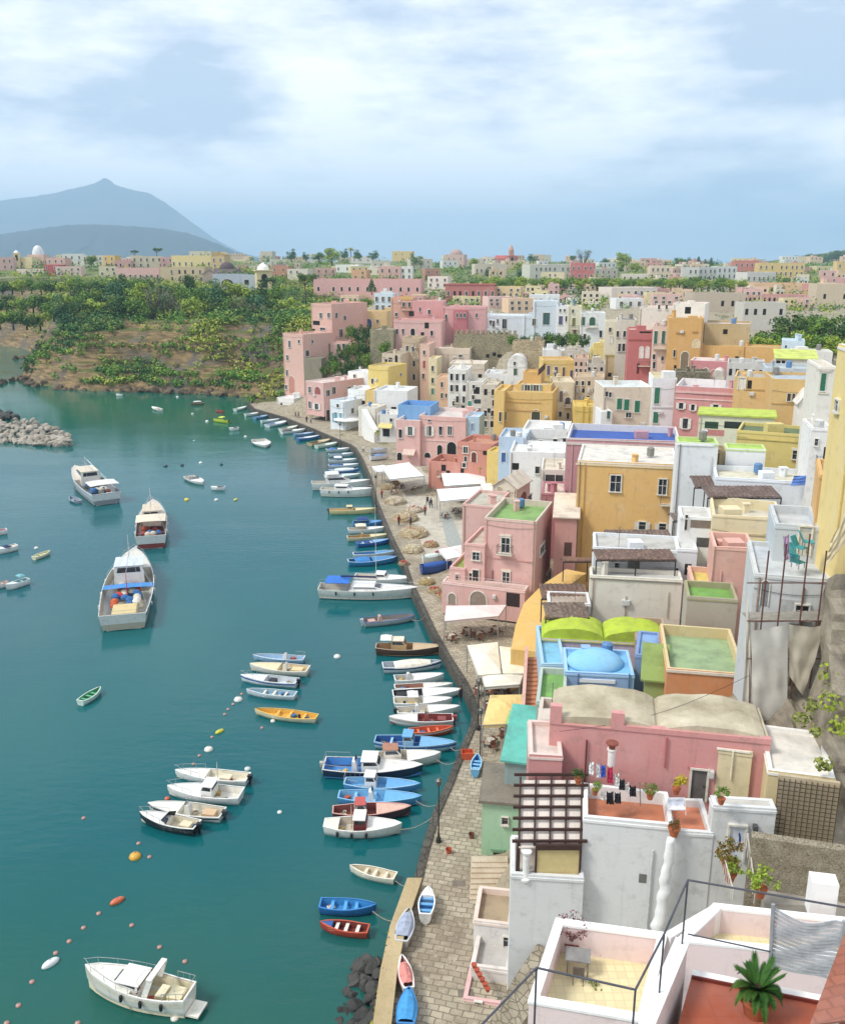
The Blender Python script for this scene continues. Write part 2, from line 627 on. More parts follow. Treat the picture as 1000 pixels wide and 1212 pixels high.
def clutter(h, roof, z, nn, rnd, wallm):
 for i in range(nn):
  u, v = rnd.uniform(.8, max(.9, h.W - .8)), rnd.uniform(.8, max(.9, h.D - .8))
  k = rnd.random()
  mb = MB()
  p = lp(h, u, v, z)
  if k < .4:
   s = rnd.uniform(.4, .7)
   hh = rnd.uniform(.7, 1.4)
   mb.cbox(p, s, s, hh, 0, rnd.random())
   mb.cbox(p + V((0, 0, hh)), s + .16, s + .16, .12, 0, 0)
   mb.build('chimney', wallm, roof)
  elif k < .6:
   mb.lathe(p + V((0, 0, .2)), [(.42, 0), (.45, .1), (.45, .9), (.3, 1.02), (.1, 1.06)], 10)
   mb.build('water_tank', plain(rnd.choice(['#d8d8d4', '#5f88b8', '#8a8780']), .5), roof)
  elif k < .78:
   mb.tube(p, p + V((0, 0, 2.2)), .025, 4)
   for q in range(5):
    mb.tube(p + V((-.35, 0, 1.5 + q * .15)), p + V((.35, 0, 1.5 + q * .15)), .012, 3)
   mb.build('antenna', plain('#77756f', .4, metal=.6), roof)
  else:
   mb.cbox(p, rnd.uniform(1.2, 2), rnd.uniform(1, 1.6), rnd.uniform(.5, 1.6), 0, 0)
   mb.build('roof_block', wallm, roof)
def house(label, xl, xr, yt, yb, Y, dep, yaw=0, wall=WHITE, roof='#d9d4c8', wins=(), rt='flat', ext=4.0, par=.5, cope=None,
  name='house', cat='house', group=None, auto=None, auto2=None, clut=0, rise=1.2, nb=1, axis='b', wear=1.0, k=.86, wallmat=None, ground=True, roofmat=None):
 h = hbox(xl, xr, yt, yb, Y, dep, yaw, ext)
 cpt = lp(h, h.W / 2, h.D / 2, h.zv)
 T = thing(name, label, cat, cpt, group=group)
 h.T = T
 wm = wallmat or plaster(wall, k, wear)
 cm = plaster(cope, k) if cope else wm
 rnd = random.Random(int(xl * 7 + yt * 13))
 mb = MB()
 rb = MB()
 rm = roofmat or roofm(roof)
 if rt == 'flat':
  walls(h, mb, par)
  rb.poly([lp(h, .2, .2, h.zt - par), lp(h, h.W - .2, .2, h.zt - par), lp(h, h.W - .2, h.D - .2, h.zt - par), lp(h, .2, h.D - .2, h.zt - par)])
  zr = h.zt - par
 elif rt == 'slab':
  walls(h, mb, 0)
  q = .25
  rb.box(lp(h, -q, -q, h.zt), h.t * (h.W + 2 * q), h.b * (h.D + 2 * q), V((0, 0, .22)))
  zr = h.zt + .22
 elif rt == 'vault':
  walls(h, mb, 0)
  rb.poly([lp(h, 0, 0, h.zt + .01), lp(h, h.W, 0, h.zt + .01), lp(h, h.W, h.D, h.zt + .01), lp(h, 0, h.D, h.zt + .01)])
  vault(h, rb, h.zt, rise, nb, axis, .1, h.W - .1, .1, h.D - .1, wob=.12)
  zr = h.zt
 elif rt == 'gable':
  walls(h, mb, 0)
  zr = h.zt
  q = .3
  if axis == 'b':
   mb.poly([lp(h, 0, 0, h.zt), lp(h, h.W, 0, h.zt), lp(h, h.W / 2, 0, h.zt + rise)])
   mb.poly([lp(h, h.W, h.D, h.zt), lp(h, 0, h.D, h.zt), lp(h, h.W / 2, h.D, h.zt + rise)])
   for (ua, ub) in ((-q, h.W / 2), (h.W + q, h.W / 2)):
    za = h.zt - q * rise / (h.W / 2)
    rb.loft([[lp(h, ua, -q, za), lp(h, ub, -q, h.zt + rise + .02), lp(h, ub, -q, h.zt + rise + .16), lp(h, ua, -q, za + .14)],
      [lp(h, ua, h.D + q, za), lp(h, ub, h.D + q, h.zt + rise + .02), lp(h, ub, h.D + q, h.zt + rise + .16), lp(h, ua, h.D + q, za + .14)]], caps=True)
  else:
   mb.poly([lp(h, 0, h.D, h.zt), lp(h, 0, 0, h.zt), lp(h, 0, h.D / 2, h.zt + rise)])
   mb.poly([lp(h, h.W, 0, h.zt), lp(h, h.W, h.D, h.zt), lp(h, h.W, h.D / 2, h.zt + rise)])
   for (va, vb) in ((-q, h.D / 2), (h.D + q, h.D / 2)):
    za = h.zt - q * rise / (h.D / 2)
    rb.loft([[lp(h, -q, va, za), lp(h, -q, vb, h.zt + rise + .02), lp(h, -q, vb, h.zt + rise + .16), lp(h, -q, va, za + .14)],
      [lp(h, h.W + q, va, za), lp(h, h.W + q, vb, h.zt + rise + .02), lp(h, h.W + q, vb, h.zt + rise + .16), lp(h, h.W + q, va, za + .14)]], caps=True)
 elif rt == 'shed':                                       # slopes down towards the front
  walls(h, mb, 0)
  mb.poly([lp(h, h.W, 0, h.zt), lp(h, h.W, h.D, h.zt), lp(h, h.W, h.D, h.zt + rise)])
  mb.poly([lp(h, 0, h.D, h.zt), lp(h, 0, 0, h.zt), lp(h, 0, h.D, h.zt + rise)])
  mb.poly([lp(h, 0, h.D, h.zt), lp(h, 0, h.D, h.zt + rise), lp(h, h.W, h.D, h.zt + rise), lp(h, h.W, h.D, h.zt)])
  rb.loft([[lp(h, -.3, -.3, h.zt), lp(h, h.W + .3, -.3, h.zt), lp(h, h.W + .3, -.3, h.zt + .15), lp(h, -.3, -.3, h.zt + .15)],
    [lp(h, -.3, h.D, h.zt + rise), lp(h, h.W + .3, h.D, h.zt + rise), lp(h, h.W + .3, h.D, h.zt + rise + .15), lp(h, -.3, h.D, h.zt + rise + .15)]], caps=True)
  zr = h.zt
 elif rt == 'dome':
  walls(h, mb, 0)
  rb.poly([lp(h, 0, 0, h.zt + .01), lp(h, h.W, 0, h.zt + .01), lp(h, h.W, h.D, h.zt + .01), lp(h, 0, h.D, h.zt + .01)])
  c = lp(h, h.W / 2, h.D / 2, h.zt)
  rr = min(h.W, h.D) / 2 * .96
  rb.lathe(c, [(rr * math.cos(a), rise * math.sin(a)) for a in [PI / 2 * i / 8 for i in range(8)]] + [(.05, rise)], 20)
  zr = h.zt
 h.zr = zr
 mb.build('wall', [wm, cm], T)
 ro = rb.build('roof', rm, T, smooth=False)
 h.roof = ro
 put_wins(h, T, wins)
 if auto:
  auto_wins(h, T, auto, h.faces[0], rnd)
 if auto2:
  for fc in h.faces[1:]:
   if (CAM - fc[0]).dot(fc[2]) > 0:
    auto_wins(h, T, auto2, fc, rnd)
 if not clut and rt == 'flat' and 58 < Y < 300 and h.W > 3:
  clut = 2 if h.D > 3 else 1
 if 50 < Y < 290 and h.W > 3.2 and h.zt - h.zv > 2.5 and name == 'house':
  fc = h.faces[0]
  u = rnd.choice((.25, h.W - .3))
  win(T, fc, 'p', u, u + .1, h.zb + .5, h.zt - .2, rnd.choice(('#a8917c', '#c9bfae', '#7f766c', wall)), h.near)
  if rnd.random() < .5:
   u, z = rnd.uniform(.5, h.W - 1.2), rnd.uniform(h.zv + .5, h.zt - 1.2)
   win(T, fc, 'v', u, u + .7, z, z + .5, None, h.near)
  if rnd.random() < .6:
   mb2 = MB()
   z = h.zt - rnd.uniform(.6, 1.6)
   mb2.path([face_pt(fc, h.W * q / 8, z - .25 * math.sin(PI * q / 8), .06) for q in range(9)], .018, 3)
   mb2.build('cable', plain('#3a3836', .7), T)
  if auto is not None or wear > 1.3:
   for q in range(3):
    u, z = rnd.uniform(.4, max(.5, h.W - 1.2)), rnd.uniform(h.zb + 2, h.zt - 1.5)
    win(T, fc, rnd.choice(('w', 'o', 'w', 'b')), u, u + rnd.uniform(.5, .9), z, z + rnd.uniform(.6, 1.2), None, h.near)
 if clut:
  clutter(h, ro, zr, clut, rnd, wm)
 if ground:
  for u in (0, 1):
   for v in (0, 1):
    p = lp(h, u * h.W, v * h.D, h.zv)
    GS.append((p.x, p.y, min(h.zv, h.zt - 2) - (.5 if h.zv < 3.5 or h.Y > 300 else 4.0)))
 return h
def wing(h, part, xl, xr, yt, yb, Y, dep, yaw=0, wall=WHITE, roof=None, ext=3.0, par=.4, wins=(), cope=None, wear=1.0):
 """a lower or higher wing that belongs to house h."""
 g = hbox(xl, xr, yt, yb, Y, dep, yaw, ext)
 mb = MB()
 wm = plaster(wall, .86, wear)
 walls(g, mb, par)
 o = mb.build(part, [wm, plaster(cope) if cope else wm], h.T)
 rb = MB()
 z = g.zt - par
 rb.poly([lp(g, .2, .2, z), lp(g, g.W - .2, .2, z), lp(g, g.W - .2, g.D - .2, z), lp(g, .2, g.D - .2, z)])
 rb.build('wing_roof', roofm(roof or '#d9d4c8'), o)
 put_wins(g, h.T, wins)
 return g
# ================================================================ the town, near to far
G1 = '#2f7d5c'
H = house
# ---------- quay-side and middle distance
H('small mint green house with a grey roof standing on the quay by the stone steps', 570, 613, 951, 1016, 55.6, 4.6, 4, MINT, '#8d8474', rt='slab', ext=1, auto=None,
wins=[('w', 597.5, 971, 7, 8), ('o', 590, 1013, 13, 6, '#15261c'), ('m', 589, 1006, 17, 2, '#7fae86')])
hp = H('three storey pink house with arched ground floor and white framed windows on the quay', 572, 633, 615, 722, 101, 9.5, 19, PINK, '#8fb56a', ext=1, par=.7, cope='#d9c9b4',
 wins=[('k', 598.5, 645, 9.5, 17), ('m', 598, 633.5, 14, 2), ('w', 599, 684, 8, 14), ('m', 599, 675, 12, 2), ('p', 583, 684, 2, 18, '#8e4a42'), ('m', 602, 662, 56, 1.5, '#dfa59c'),
   ('p', 631, 660, 2, 90), ('w', 641, 650, 5, 10), ('w', 648, 684, 5, 12), ('p', 646, 655, 2, 60, '#a86a60')])
wing(hp, 'middle_wing', 549, 573, 644, 722, 101.6, 7.5, 19, PINK, '#cbbba8', wins=[('w', 563.5, 658, 8, 9), ('d', 563, 683, 7, 17, '#2c2b2c'), ('w', 557, 683, 3, 10)])
wing(hp, 'lower_wing', 532, 550, 672, 722, 101.9, 6, 19, PINK, '#a9b85c', wins=[('w', 541, 683, 4, 7)])
ga = wing(hp, 'arcade', 523, 621, 694, 722, 99.4, 2.0, 19, '#e6b0a6', '#d8b8aa', ext=1, par=.1, cope='#efd2c8', wins=[('a', 535, 709, 9, 13, '#a59384'), ('a', 566, 709, 19, 18, '#a08e80'), ('o', 607, 710, 16, 16, '#3a2a28'), ('v', 585, 706, 4, 4)])
rl = MB()
fcg = ga.faces[0]
for zz in (ga.zt + .5, ga.zt + .9):
 rl.tube(face_pt(fcg, .1, zz, -.1), face_pt(fcg, ga.W - .1, zz, -.1), .03, 5)
for i in range(26):
 u = .1 + (ga.W - .2) * i / 25
 rl.tube(face_pt(fcg, u, ga.zt, -.1), face_pt(fcg, u, ga.zt + .9, -.1), .022, 4)
rl.build('balcony_railing', plain('#e3c4bc', .6), hp.T)
H('white building tucked behind the pink quay house under a flat pale terrace', 547, 585, 598, 640, 112, 8, 19, '#e4b7ab', '#c9c4b2', ext=6, par=.4)
H('tall orange house with a flat white roof, two dark windows and a street balcony', 681, 797, 547, 668, 104, 10, 2, ORNG, '#e9e2d6', ext=6, par=.25, cope='#efe8dc', k=.9,
wins=[('w', 728.5, 572, 12, 19, None), ('m', 728.5, 561, 17, 2, '#d09a44'), ('w', 784, 576, 9, 18), ('b', 789, 590, 15, 12), ('s', 760, 622, 8, 9), ('s', 784, 624, 8, 9), ('p', 690, 606, 2, 118, '#d8a850'), ('m', 739, 551.5, 116, 2, '#f0d9a8')], clut=2)
H('rose coloured annex with a pale lean-to roof against the orange house', 656, 682, 613, 668, 103, 6, 2, '#cf9387', '#ead8c4', rt='shed', rise=1.4, ext=6, wins=[('o', 672, 650, 9, 16, '#5b4038')])
H('long mauve pink house with a royal blue roof terrace', 668, 800, 520, 650, 119, 11, 2, ROSE, '#3d62b4', ext=8, par=.9, cope='#e3dfdc',
wins=[('m', 734, 527, 130, 3, '#ddd2cc'), ('p', 676, 560, 3, 70, '#dcc2c0'), ('o', 728, 537, 14, 6), ('o', 752, 538, 16, 6), ('p', 714, 533, 2, 20, '#e8dede'), ('a', 704, 541, 22, 12, '#6d4a50')], clut=2)
H('low rose wall house with orange awning beside the mauve building', 640, 668, 584, 625, 118, 7, 2, '#c47a83', '#e6d3c2', ext=6, par=.2, wins=[('p', 645, 600, 2, 25)])
hc = H('small cream chapel with a pitched pale roof and two tall arched windows', 583, 611, 576, 610, 122, 5.5, 26, CREAM, '#e6dcc8', rt='gable', rise=1.2, ext=4,
 wins=[('a', 591, 588, 5, 24, '#cbb796'), ('a', 602, 592, 5, 24, '#cbb796'), ('a', 619, 588, 7, 12, '#9b6a48'), ('w', 626, 590, 4, 8)])
H('white flat roofed house with a shaded veranda behind the orange awning', 640, 668, 556, 584, 128, 8, 2, '#e9e2d2', '#e6d9c2', ext=5, par=.3, wins=[('o', 655, 567, 22, 10, '#4b4a44'), ('p', 645, 568, 2, 14, WHITE), ('p', 657, 568, 2, 14, WHITE)])
H('bright white house with a broad plain roof terrace above the chapel', 603, 668, 535, 566, 137, 9, 4, '#f4f3f0', '#f0efe9', ext=6, par=.5, wins=[('o', 610, 552, 8, 8), ('w', 636, 556, 5, 8), ('w', 650, 553, 6, 8), ('d', 664, 560, 4, 12, '#3a3230')], clut=3)
H('pale blue washed house with a flat roof beside the yellow stair', 590, 622, 517, 548, 146, 8, 12, '#b9cfe4', '#dfe6ea', ext=6, par=.5, wins=[('d', 596, 541, 5, 11, '#3d6aa8'), ('w', 609, 532, 4, 6)])
H('white rough house with small windows under the big ochre house', 618, 672, 508, 536, 152, 9, 6, '#f0eeea', '#eeece6', ext=6, par=.6, wins=[('d', 657, 524, 5, 9, '#43403c'), ('w', 640, 524, 4, 6), ('w', 668, 522, 4, 7)], clut=3)
H('terracotta pink house with sloping garden walls below the blue topped pink house', 541, 584, 524, 568, 158, 8, 24, '#d58a74', '#cf9478', ext=4, par=.7, wear=1.4, wins=[('a', 561, 541, 6, 12, '#6d3a30'), ('o', 574, 536, 5, 5), ('w', 551, 543, 3, 6)])
H('low salmon walled court with a dry palm inside beside the waterfront square', 507, 545, 547, 572, 160, 7, 20, '#d68d78', '#cbb69a', ext=3, par=1.4, wear=1.4)
H('narrow bright yellow stair tower next to the terracotta house', 576, 590, 534, 562, 150, 4, 24, YEL, YEL, ext=4, par=.3)
hb = H('pink corner house with a blue box terrace on its roof and dark arched doors', 496, 551, 493, 549, 181, 12, 16, PINK, '#e2d6cd', ext=1, par=.8, cope='#efd9d2',
 wins=[('s', 485.5, 510, 5, 10), ('w', 509, 510, 4, 11), ('s', 508, 510, 5, 11), ('w', 521.5, 509.5, 4, 10), ('w', 532.5, 509.5, 5, 10), ('w', 508, 497.5, 3, 2.5), ('a', 520.5, 533, 6, 13), ('a', 534.5, 531, 11, 16), ('a', 506, 538.5, 7, 6), ('d', 492, 535, 7, 13, '#6f8f88'), ('m', 510, 521, 50, 1.2, '#eac9c1'), ('d', 545, 530, 4, 12)])
wing(hb, 'blue_terrace', 471, 509, 480, 494, 187, 7, 16, BLUE, '#6b9edb', ext=2, par=1.0)
wing(hb, 'front_wing', 469, 497, 497, 550, 182, 10, 16, PINK, '#e6dad3', ext=1, par=.8, cope='#efe6dd', wins=[('s', 485.5, 510, 5, 10), ('a', 473, 540, 6, 9), ('w', 474, 513, 4, 10), ('n', 485, 534, 14, 5, '#dfc7b8')])
H('sliver of pale blue house between the pink corner house and the ochre house', 550, 567, 493, 520, 180, 6, 14, LBLUE, '#cfdeea', ext=4, par=.4, wins=[('d', 559, 505, 3, 8, '#7ba6d4')])
# white cluster on the far quay
H('bluish white quay house with three teal doors facing the harbour', 391, 408, 474, 506, 222, 8, 38, '#e3ecf2', '#eceeec', ext=1, par=.5, wins=[('d', 398, 494, 3, 12, '#5b9cb8'), ('d', 403.5, 495, 3, 12, '#6fb2c8'), ('d', 395, 494, 2.5, 11, '#86bccc'), ('w', 400, 480, 2.5, 4), ('w', 417, 486, 3, 6), ('w', 424, 488, 3, 6)], auto2=None)
H('white cubic house with an external stair beside the bluish quay house', 412, 434, 461, 500, 226, 8, 20, '#f1f1ee', '#efefec', ext=2, par=.5, wins=[('o', 430, 477, 4, 6), ('w', 420, 476, 2.5, 5), ('w', 418, 488, 2.5, 5)], clut=1)
H('narrow yellow stair house in the white cluster by the far quay', 433, 443, 462, 482, 222, 5, 20, '#ecc66a', '#e6c882', ext=4, par=.3)
H('white house with a big terrace under the lemon yellow cube', 443, 482, 462, 500, 218, 9, 16, '#eeeeea', '#f1f1ee', ext=4, par=.5, wins=[('o', 466, 484, 6, 5), ('w', 451, 480, 3, 5), ('w', 459, 490, 3, 6), ('o', 474, 486, 5, 7), ('d', 448, 494, 4, 9, '#8a8478')], clut=2)
H('cream house with an outside stair behind the round white parasol', 424, 446, 482, 512, 212, 6, 20, '#ece4d2', '#e4dccb', ext=2, par=.4, wins=[('w', 430, 494, 3, 6), ('o', 438, 500, 4, 8), ('m', 440, 505, 10, 2, '#d8c27a')])
H('grey white shop front house with dark doorway beside the palm', 447, 470, 490, 520, 205, 7, 16, '#e8e6e0', '#e6e2d8', ext=2, par=.4, wins=[('o', 457, 512, 8, 9, '#33353a'), ('n', 457, 503, 16, 4, '#e9d48a'), ('w', 463, 497, 3, 4)])
H('pink two storey house with an oculus window on the far quay', 361.6, 383, 452, 487, 236, 15, 40, PINK, '#e9d3c8', ext=1, par=.3, cope='#efd9cd',
wins=[('w', 367, 461, 3, 7), ('a', 376, 462, 7, 9, '#a85f5a'), ('w', 367, 479, 3, 8), ('s', 375, 481, 4, 7), ('d', 388, 491, 4, 12, '#4e3030'), ('w', 388, 465, 4, 7), ('w', 395, 462, 4, 8), ('w', 413, 460, 4, 5), ('w', 419, 459, 4, 5)])
H('white rooftop room on the pink oculus house', 412, 436, 440, 450, 246, 6, 30, WHITE, '#f2f2f0', ext=3, par=.3, wins=[('w', 420, 445, 3, 4)])
ht = H('tall pink cliff edge house with a high arch at its foot', 336, 359.5, 395, 473, 268, 12, 42, '#e7b6a4', '#cfa795', ext=1, par=.4,
 wins=[('a', 345.5, 455, 7, 20, '#c98d7d'), ('w', 343, 407, 2.5, 8), ('w', 340.5, 423, 2.5, 6), ('w', 340, 441, 2.5, 7), ('w', 339, 458, 2.5, 5), ('o', 337, 468, 3, 4, '#4a3a38'), ('w', 363.5, 418, 4, 7), ('w', 369.5, 404, 2, 4), ('w', 354, 404, 2, 4)])
wing(ht, 'stone_buttress', 360, 381, 424, 474, 262, 5, 10, '#9a9178', '#8f8770', ext=1, par=.1, wear=1.8)
H('upper pink house with small dark windows above the cliff edge house', 369, 393, 359, 420, 280, 16, 38, '#e6b4a2', '#d9b0a0', ext=8, par=.4,
wins=[('w', 380, 373, 3, 6), ('w', 389.5, 373, 3, 6), ('o', 374.5, 382, 8, 5), ('w', 398, 373, 3, 6), ('w', 403.5, 394, 4, 9), ('b', 403.5, 400, 12, 3), ('o', 371, 392, 4, 6), ('w', 382, 389, 6, 3), ('w', 408, 376, 3, 5)])
H('pink loggia with dark openings stepping down to the hanging garden', 380, 416, 405, 424, 272, 6, 12, '#e3b3a4', '#dcb5a6', ext=8, par=.3, wins=[('o', 386, 411, 9, 9), ('w', 401, 411, 3, 8), ('w', 407, 410, 3, 7)])
H('small white box house at the foot of the pink cliff edge house', 328, 348, 471, 486, 262, 5, 30, WHITE, '#f1f0ec', ext=1, par=.2, wins=[('o', 333, 479, 3, 4)])
H('yellow garden house with a dark blue arched door above the hanging garden', 415, 458, 368, 392, 290, 8, 10, '#e3c583', '#d8b98a', ext=6, par=.3, wins=[('a', 436, 382, 8, 10, '#4a5690'), ('w', 425, 379, 3, 5), ('w', 447, 380, 3, 4)])
H('huge plain stone bastion wall beside the hanging garden', 438, 466, 390, 432, 262, 10, 14, '#b5aa88', '#a79d80', ext=8, par=.2, name='bastion_wall', cat='wall', wallmat=stone('#b3a888', '#8f8a70', 1.2))
H('lemon yellow cube house with tiny windows above the white cluster', 436, 461, 433, 462, 232, 9, 28, '#eecf62', '#c9b27a', ext=6, par=.3, wins=[('w', 441, 451, 2.5, 6), ('w', 474, 443, 2, 3), ('o', 466, 457, 6, 3)])
H('ruined cream wall house with dark gaps behind the lemon cube', 452, 476, 418, 436, 246, 7, 20, '#d9c8ac', '#a08d72', ext=6, par=.6, wear=1.8, wins=[('o', 462, 427, 4, 8), ('o', 469, 425, 3, 9), ('o', 457, 428, 3, 6)])
H('tall brown stained tenement with stacked tiny windows', 476, 497, 400, 462, 250, 9, 12, '#cdb592', '#b59a78', ext=8, par=.3, wear=1.8, wins=[('w', 482, 412, 3, 6), ('w', 489, 413, 3, 6), ('o', 480, 431, 4, 14, '#9a7a58'), ('w', 490, 430, 3, 7), ('w', 490, 446, 3, 7), ('w', 482, 450, 3, 6)])
H('slim pale pink tenement with a red door strip', 497, 508, 407, 470, 247, 8, 12, '#e8bfa9', '#dcb49c', ext=8, par=.3, wins=[('c', 502, 431, 3, 9, '#b0504a'), ('w', 502, 417, 2.5, 5), ('w', 501, 445, 2.5, 6)])
H('slim butter yellow tenement between pink and beige neighbours', 507, 517, 424, 472, 240, 7, 12, '#eeddaa', '#e0cf9c', ext=8, par=.3, wins=[('w', 512, 436, 2.5, 6), ('w', 512, 450, 2.5, 6), ('d', 512, 463, 3, 7, '#5b9a8c')])
H('broad beige house with a single small dark window below the crenellated wall', 514, 556, 412, 440, 254, 10, 8, '#dfcbb2', '#e6dac4', ext=8, par=.3, wins=[('w', 545, 421, 4, 3), ('p', 530, 428, 2, 16)])
H('cream flat house with a wide ledge under the broad beige house', 532, 573, 430, 456, 243, 9, 8, '#e2d2ba', '#ece0cc', ext=8, par=.3, cope='#f0e6d8', auto=(4, 1, 'wo'))
H('slim salmon tenement rising between white fronts', 517, 531, 446, 482, 226, 7, 10, '#e9bb92', '#dcb48e', ext=6, par=.3, wins=[('w', 523, 455, 2.5, 6), ('w', 523, 468, 2.5, 6), ('w', 528, 468, 2, 5)])
H('tall white tenement with ragged balconies in the middle of the slope', 530, 553, 437, 492, 222, 9, 10, '#efece4', '#e4e0d6', ext=6, par=.3, wear=1.5, auto=(3, 4, 'wowk'))
H('grey white house with a teal shuttered doorway among the tenements', 552, 571, 452, 494, 218, 8, 8, '#dedacf', '#d8d2c4', ext=6, par=.3, wear=1.5, wins=[('c', 556, 480, 4, 11, '#3f9c8e'), ('o', 564, 462, 7, 8), ('w', 560, 470, 3, 5), ('o', 565, 475, 8, 5, '#3a4a44'), ('w', 566, 485, 5, 4)])
H('rough grey beige house stepping up to the ochre house', 570, 588, 455, 508, 210, 9, 8, '#d9cdb8', '#d8ccb6', ext=6, par=.3, wear=1.6, auto=(2, 4, 'ow'))
H('white terrace house with a low roof wall above the ochre house', 573, 616, 442, 462, 226, 9, 6, '#ecebe8', '#e9e8e4', ext=6, par=.6, wear=1.3, wins=[('d', 609, 438, 4, 7, '#556b58'), ('w', 583, 452, 3, 4), ('o', 594, 453, 4, 4)], clut=2)
H('white dome roofed house with two tiny windows below the ruin', 600, 622, 431, 448, 222, 8, 6, '#f2f0ea', '#f4f2ec', rt='vault', rise=2.2, ext=6, wins=[('w', 609, 430, 2.5, 4), ('d', 610, 440, 4, 8, '#4c6a58')])
H('jagged stone ruin with broken merlons behind the white dome house', 606, 643, 404, 428, 227, 6, 6, '#d5c19a', '#b8a888', ext=8, par=.4, name='stone_ruin', cat='ruin', wallmat=stone('#d0bd98', '#ab9a7c', 1.2))
hv = H('large ochre yellow house with french windows and a terrace over the arches', 595, 653, 464, 530, 172, 10, 14, '#e5ba5c', '#d9b878', ext=8, par=.4, k=.9,
 wins=[('a', 634, 493, 10, 16, '#4a4a34'), ('m', 620, 486, 40, 1.5, '#d3a04c'), ('a', 612, 510, 18, 8, '#5b4430'), ('a', 641, 510, 16, 8, '#5b4430'), ('m', 620, 476, 40, 1.2, '#d9a850'), ('w', 598, 492, 2.5, 10)])
wing(hv, 'upper_storey', 611, 652, 455, 470, 177, 6, 14, '#e8bf60', '#e6cfa0', ext=3, par=.3, wins=[('s', 624, 461, 6, 11, '#8a9a98'), ('s', 634.5, 461, 6, 11, '#8a9a98')])
wing(hv, 'roof_room', 619, 640, 440, 456, 181, 5, 14, '#dfae54', '#e3b764', ext=3, par=.3, wins=[('o', 641, 437, 8, 7, '#4a3428')])
wing(hv, 'side_bay', 584, 596, 462, 532, 171.5, 9, 14, '#f0c868', '#e6c47a', ext=8, par=.5, wins=[('w', 592, 493, 2.5, 11)])
H('yellow upper house with four tall violet shutters', 642, 679, 426, 452, 205, 8, -6, '#ecc860', '#d8b070', ext=8, par=.3, wins=[('c', 649, 438, 3.5, 11, '#6a5a80'), ('c', 658, 441, 3.5, 14, '#5a4c78'), ('c', 667, 441, 3, 13, '#7a5a50'), ('c', 676, 444, 3, 12, '#5a4c78')])
H('white garden wall house with a long plain front above the yellow violet shuttered house', 642, 668, 414, 425, 220, 7, 0, '#ededec', '#e9e9e6', ext=5, par=.2)
H('crowded grey terrace house with railings beside the violet shutters', 664, 694, 415, 428, 216, 8, -4, '#d4cbbe', '#bdb2a4', ext=6, par=.4, wear=1.6, auto=(4, 1, 'ow'), clut=3)
H('cream tower house with three arched windows beside the ochre house', 654, 679, 452, 508, 180, 9, -4, '#ead8b4', '#e2d2b0', ext=8, par=.3, wear=1.3, wins=[('a', 658, 466, 4, 13, '#8a7a78'), ('a', 664, 469, 4, 13, '#8a7a78'), ('a', 672, 474, 6, 8, '#5a4a48'), ('o', 656, 484, 5, 6), ('w', 663, 490, 3, 6), ('w', 672, 492, 3, 7), ('b', 672, 479, 8, 4)])
H('peeling beige tenement with scattered small windows over the bright yellow wall', 679, 714, 446, 484, 182, 8, 2, '#dcc3a0', '#cbb290', ext=8, par=.3, wear=1.9, auto=(5, 4, 'wov'))
H('peeling pink beige tenement climbing beside the violet shuttered house', 679, 696, 424, 450, 200, 8, 2, '#dcb8a0', '#cfae96', ext=8, par=.3, wear=1.8, auto=(3, 3, 'wo'))
H('weathered grey terrace house below the tan block with the yellow cap', 694, 716, 430, 448, 196, 8, 0, '#cfc6b2', '#b9b2a4', ext=8, par=.4, wear=1.8, auto=(3, 2, 'ow'), clut=2)
H('bright canary yellow wall house with a plain sunny front', 679, 706, 481, 508, 170, 8, -2, '#f0cc50', '#e2c468', ext=6, par=.3, wins=[('p', 690, 490, 2, 24, '#e3b840'), ('p', 697, 490, 2, 24, '#e3b840'), ('o', 703, 497, 2.5, 6)])
H('square tan block with a stained yellow crown', 716, 754, 420, 452, 205, 10, 0, '#d2b584', '#c2a478', ext=8, par=.6, wear=2, cope='#c9b060', wins=[('m', 735, 421, 38, 2, '#b5a040')])
H('yellow rooftop room on the corner of the square tan block', 710, 727, 404, 418, 213, 7, 0, '#ead079', '#e6d592', ext=6, par=.2, wins=[('w', 704, 424, 3, 8)])
H('lemon walled house with a small dark window below the rooftop room', 698, 718, 413, 432, 214, 6, 0, '#e6d27c', '#dcc878', ext=6, par=.3, wins=[('w', 704, 423, 3, 7)])
H('beige house with three green shutters and a white roof terrace', 713, 771, 458, 512, 150, 9, -10, '#e2cfb4', '#dfe6e4', ext=8, par=.6, cope='#eff0ec', wear=1.7,
wins=[('c', 733, 478, 6, 13, G1), ('c', 741.5, 479, 6, 13, G1), ('c', 754, 481, 6, 14, G1), ('w', 718, 466, 3, 6), ('w', 722, 467, 3, 6)], clut=2)
H('white gabled lean-to with a dark green door under the green shuttered beige house', 711, 724, 487, 514, 147, 5, -10, '#f0efeb', '#e8e6e0', ext=6, par=.2, wins=[('c', 720, 491, 3.5, 9, '#3e6a60')])
H('tall white front with two stacked green shutters', 771, 799, 447, 512, 148, 8, -4, '#e9ebea', '#d9cba2', ext=8, par=.5, cope='#e5d9b4', wins=[('c', 777.5, 468, 6, 19, G1), ('c', 776, 494, 6, 13, G1), ('m', 785, 482, 27, 2, '#d6d8d8')])
H('mossy stone wall with rough top behind the long pink house', 799, 840, 440, 462, 158, 5, -2, '#a39a80', '#8f8870', ext=6, par=.4, name='stone_wall', cat='wall', wallmat=stone('#a39a82', '#77725c', 1.4))
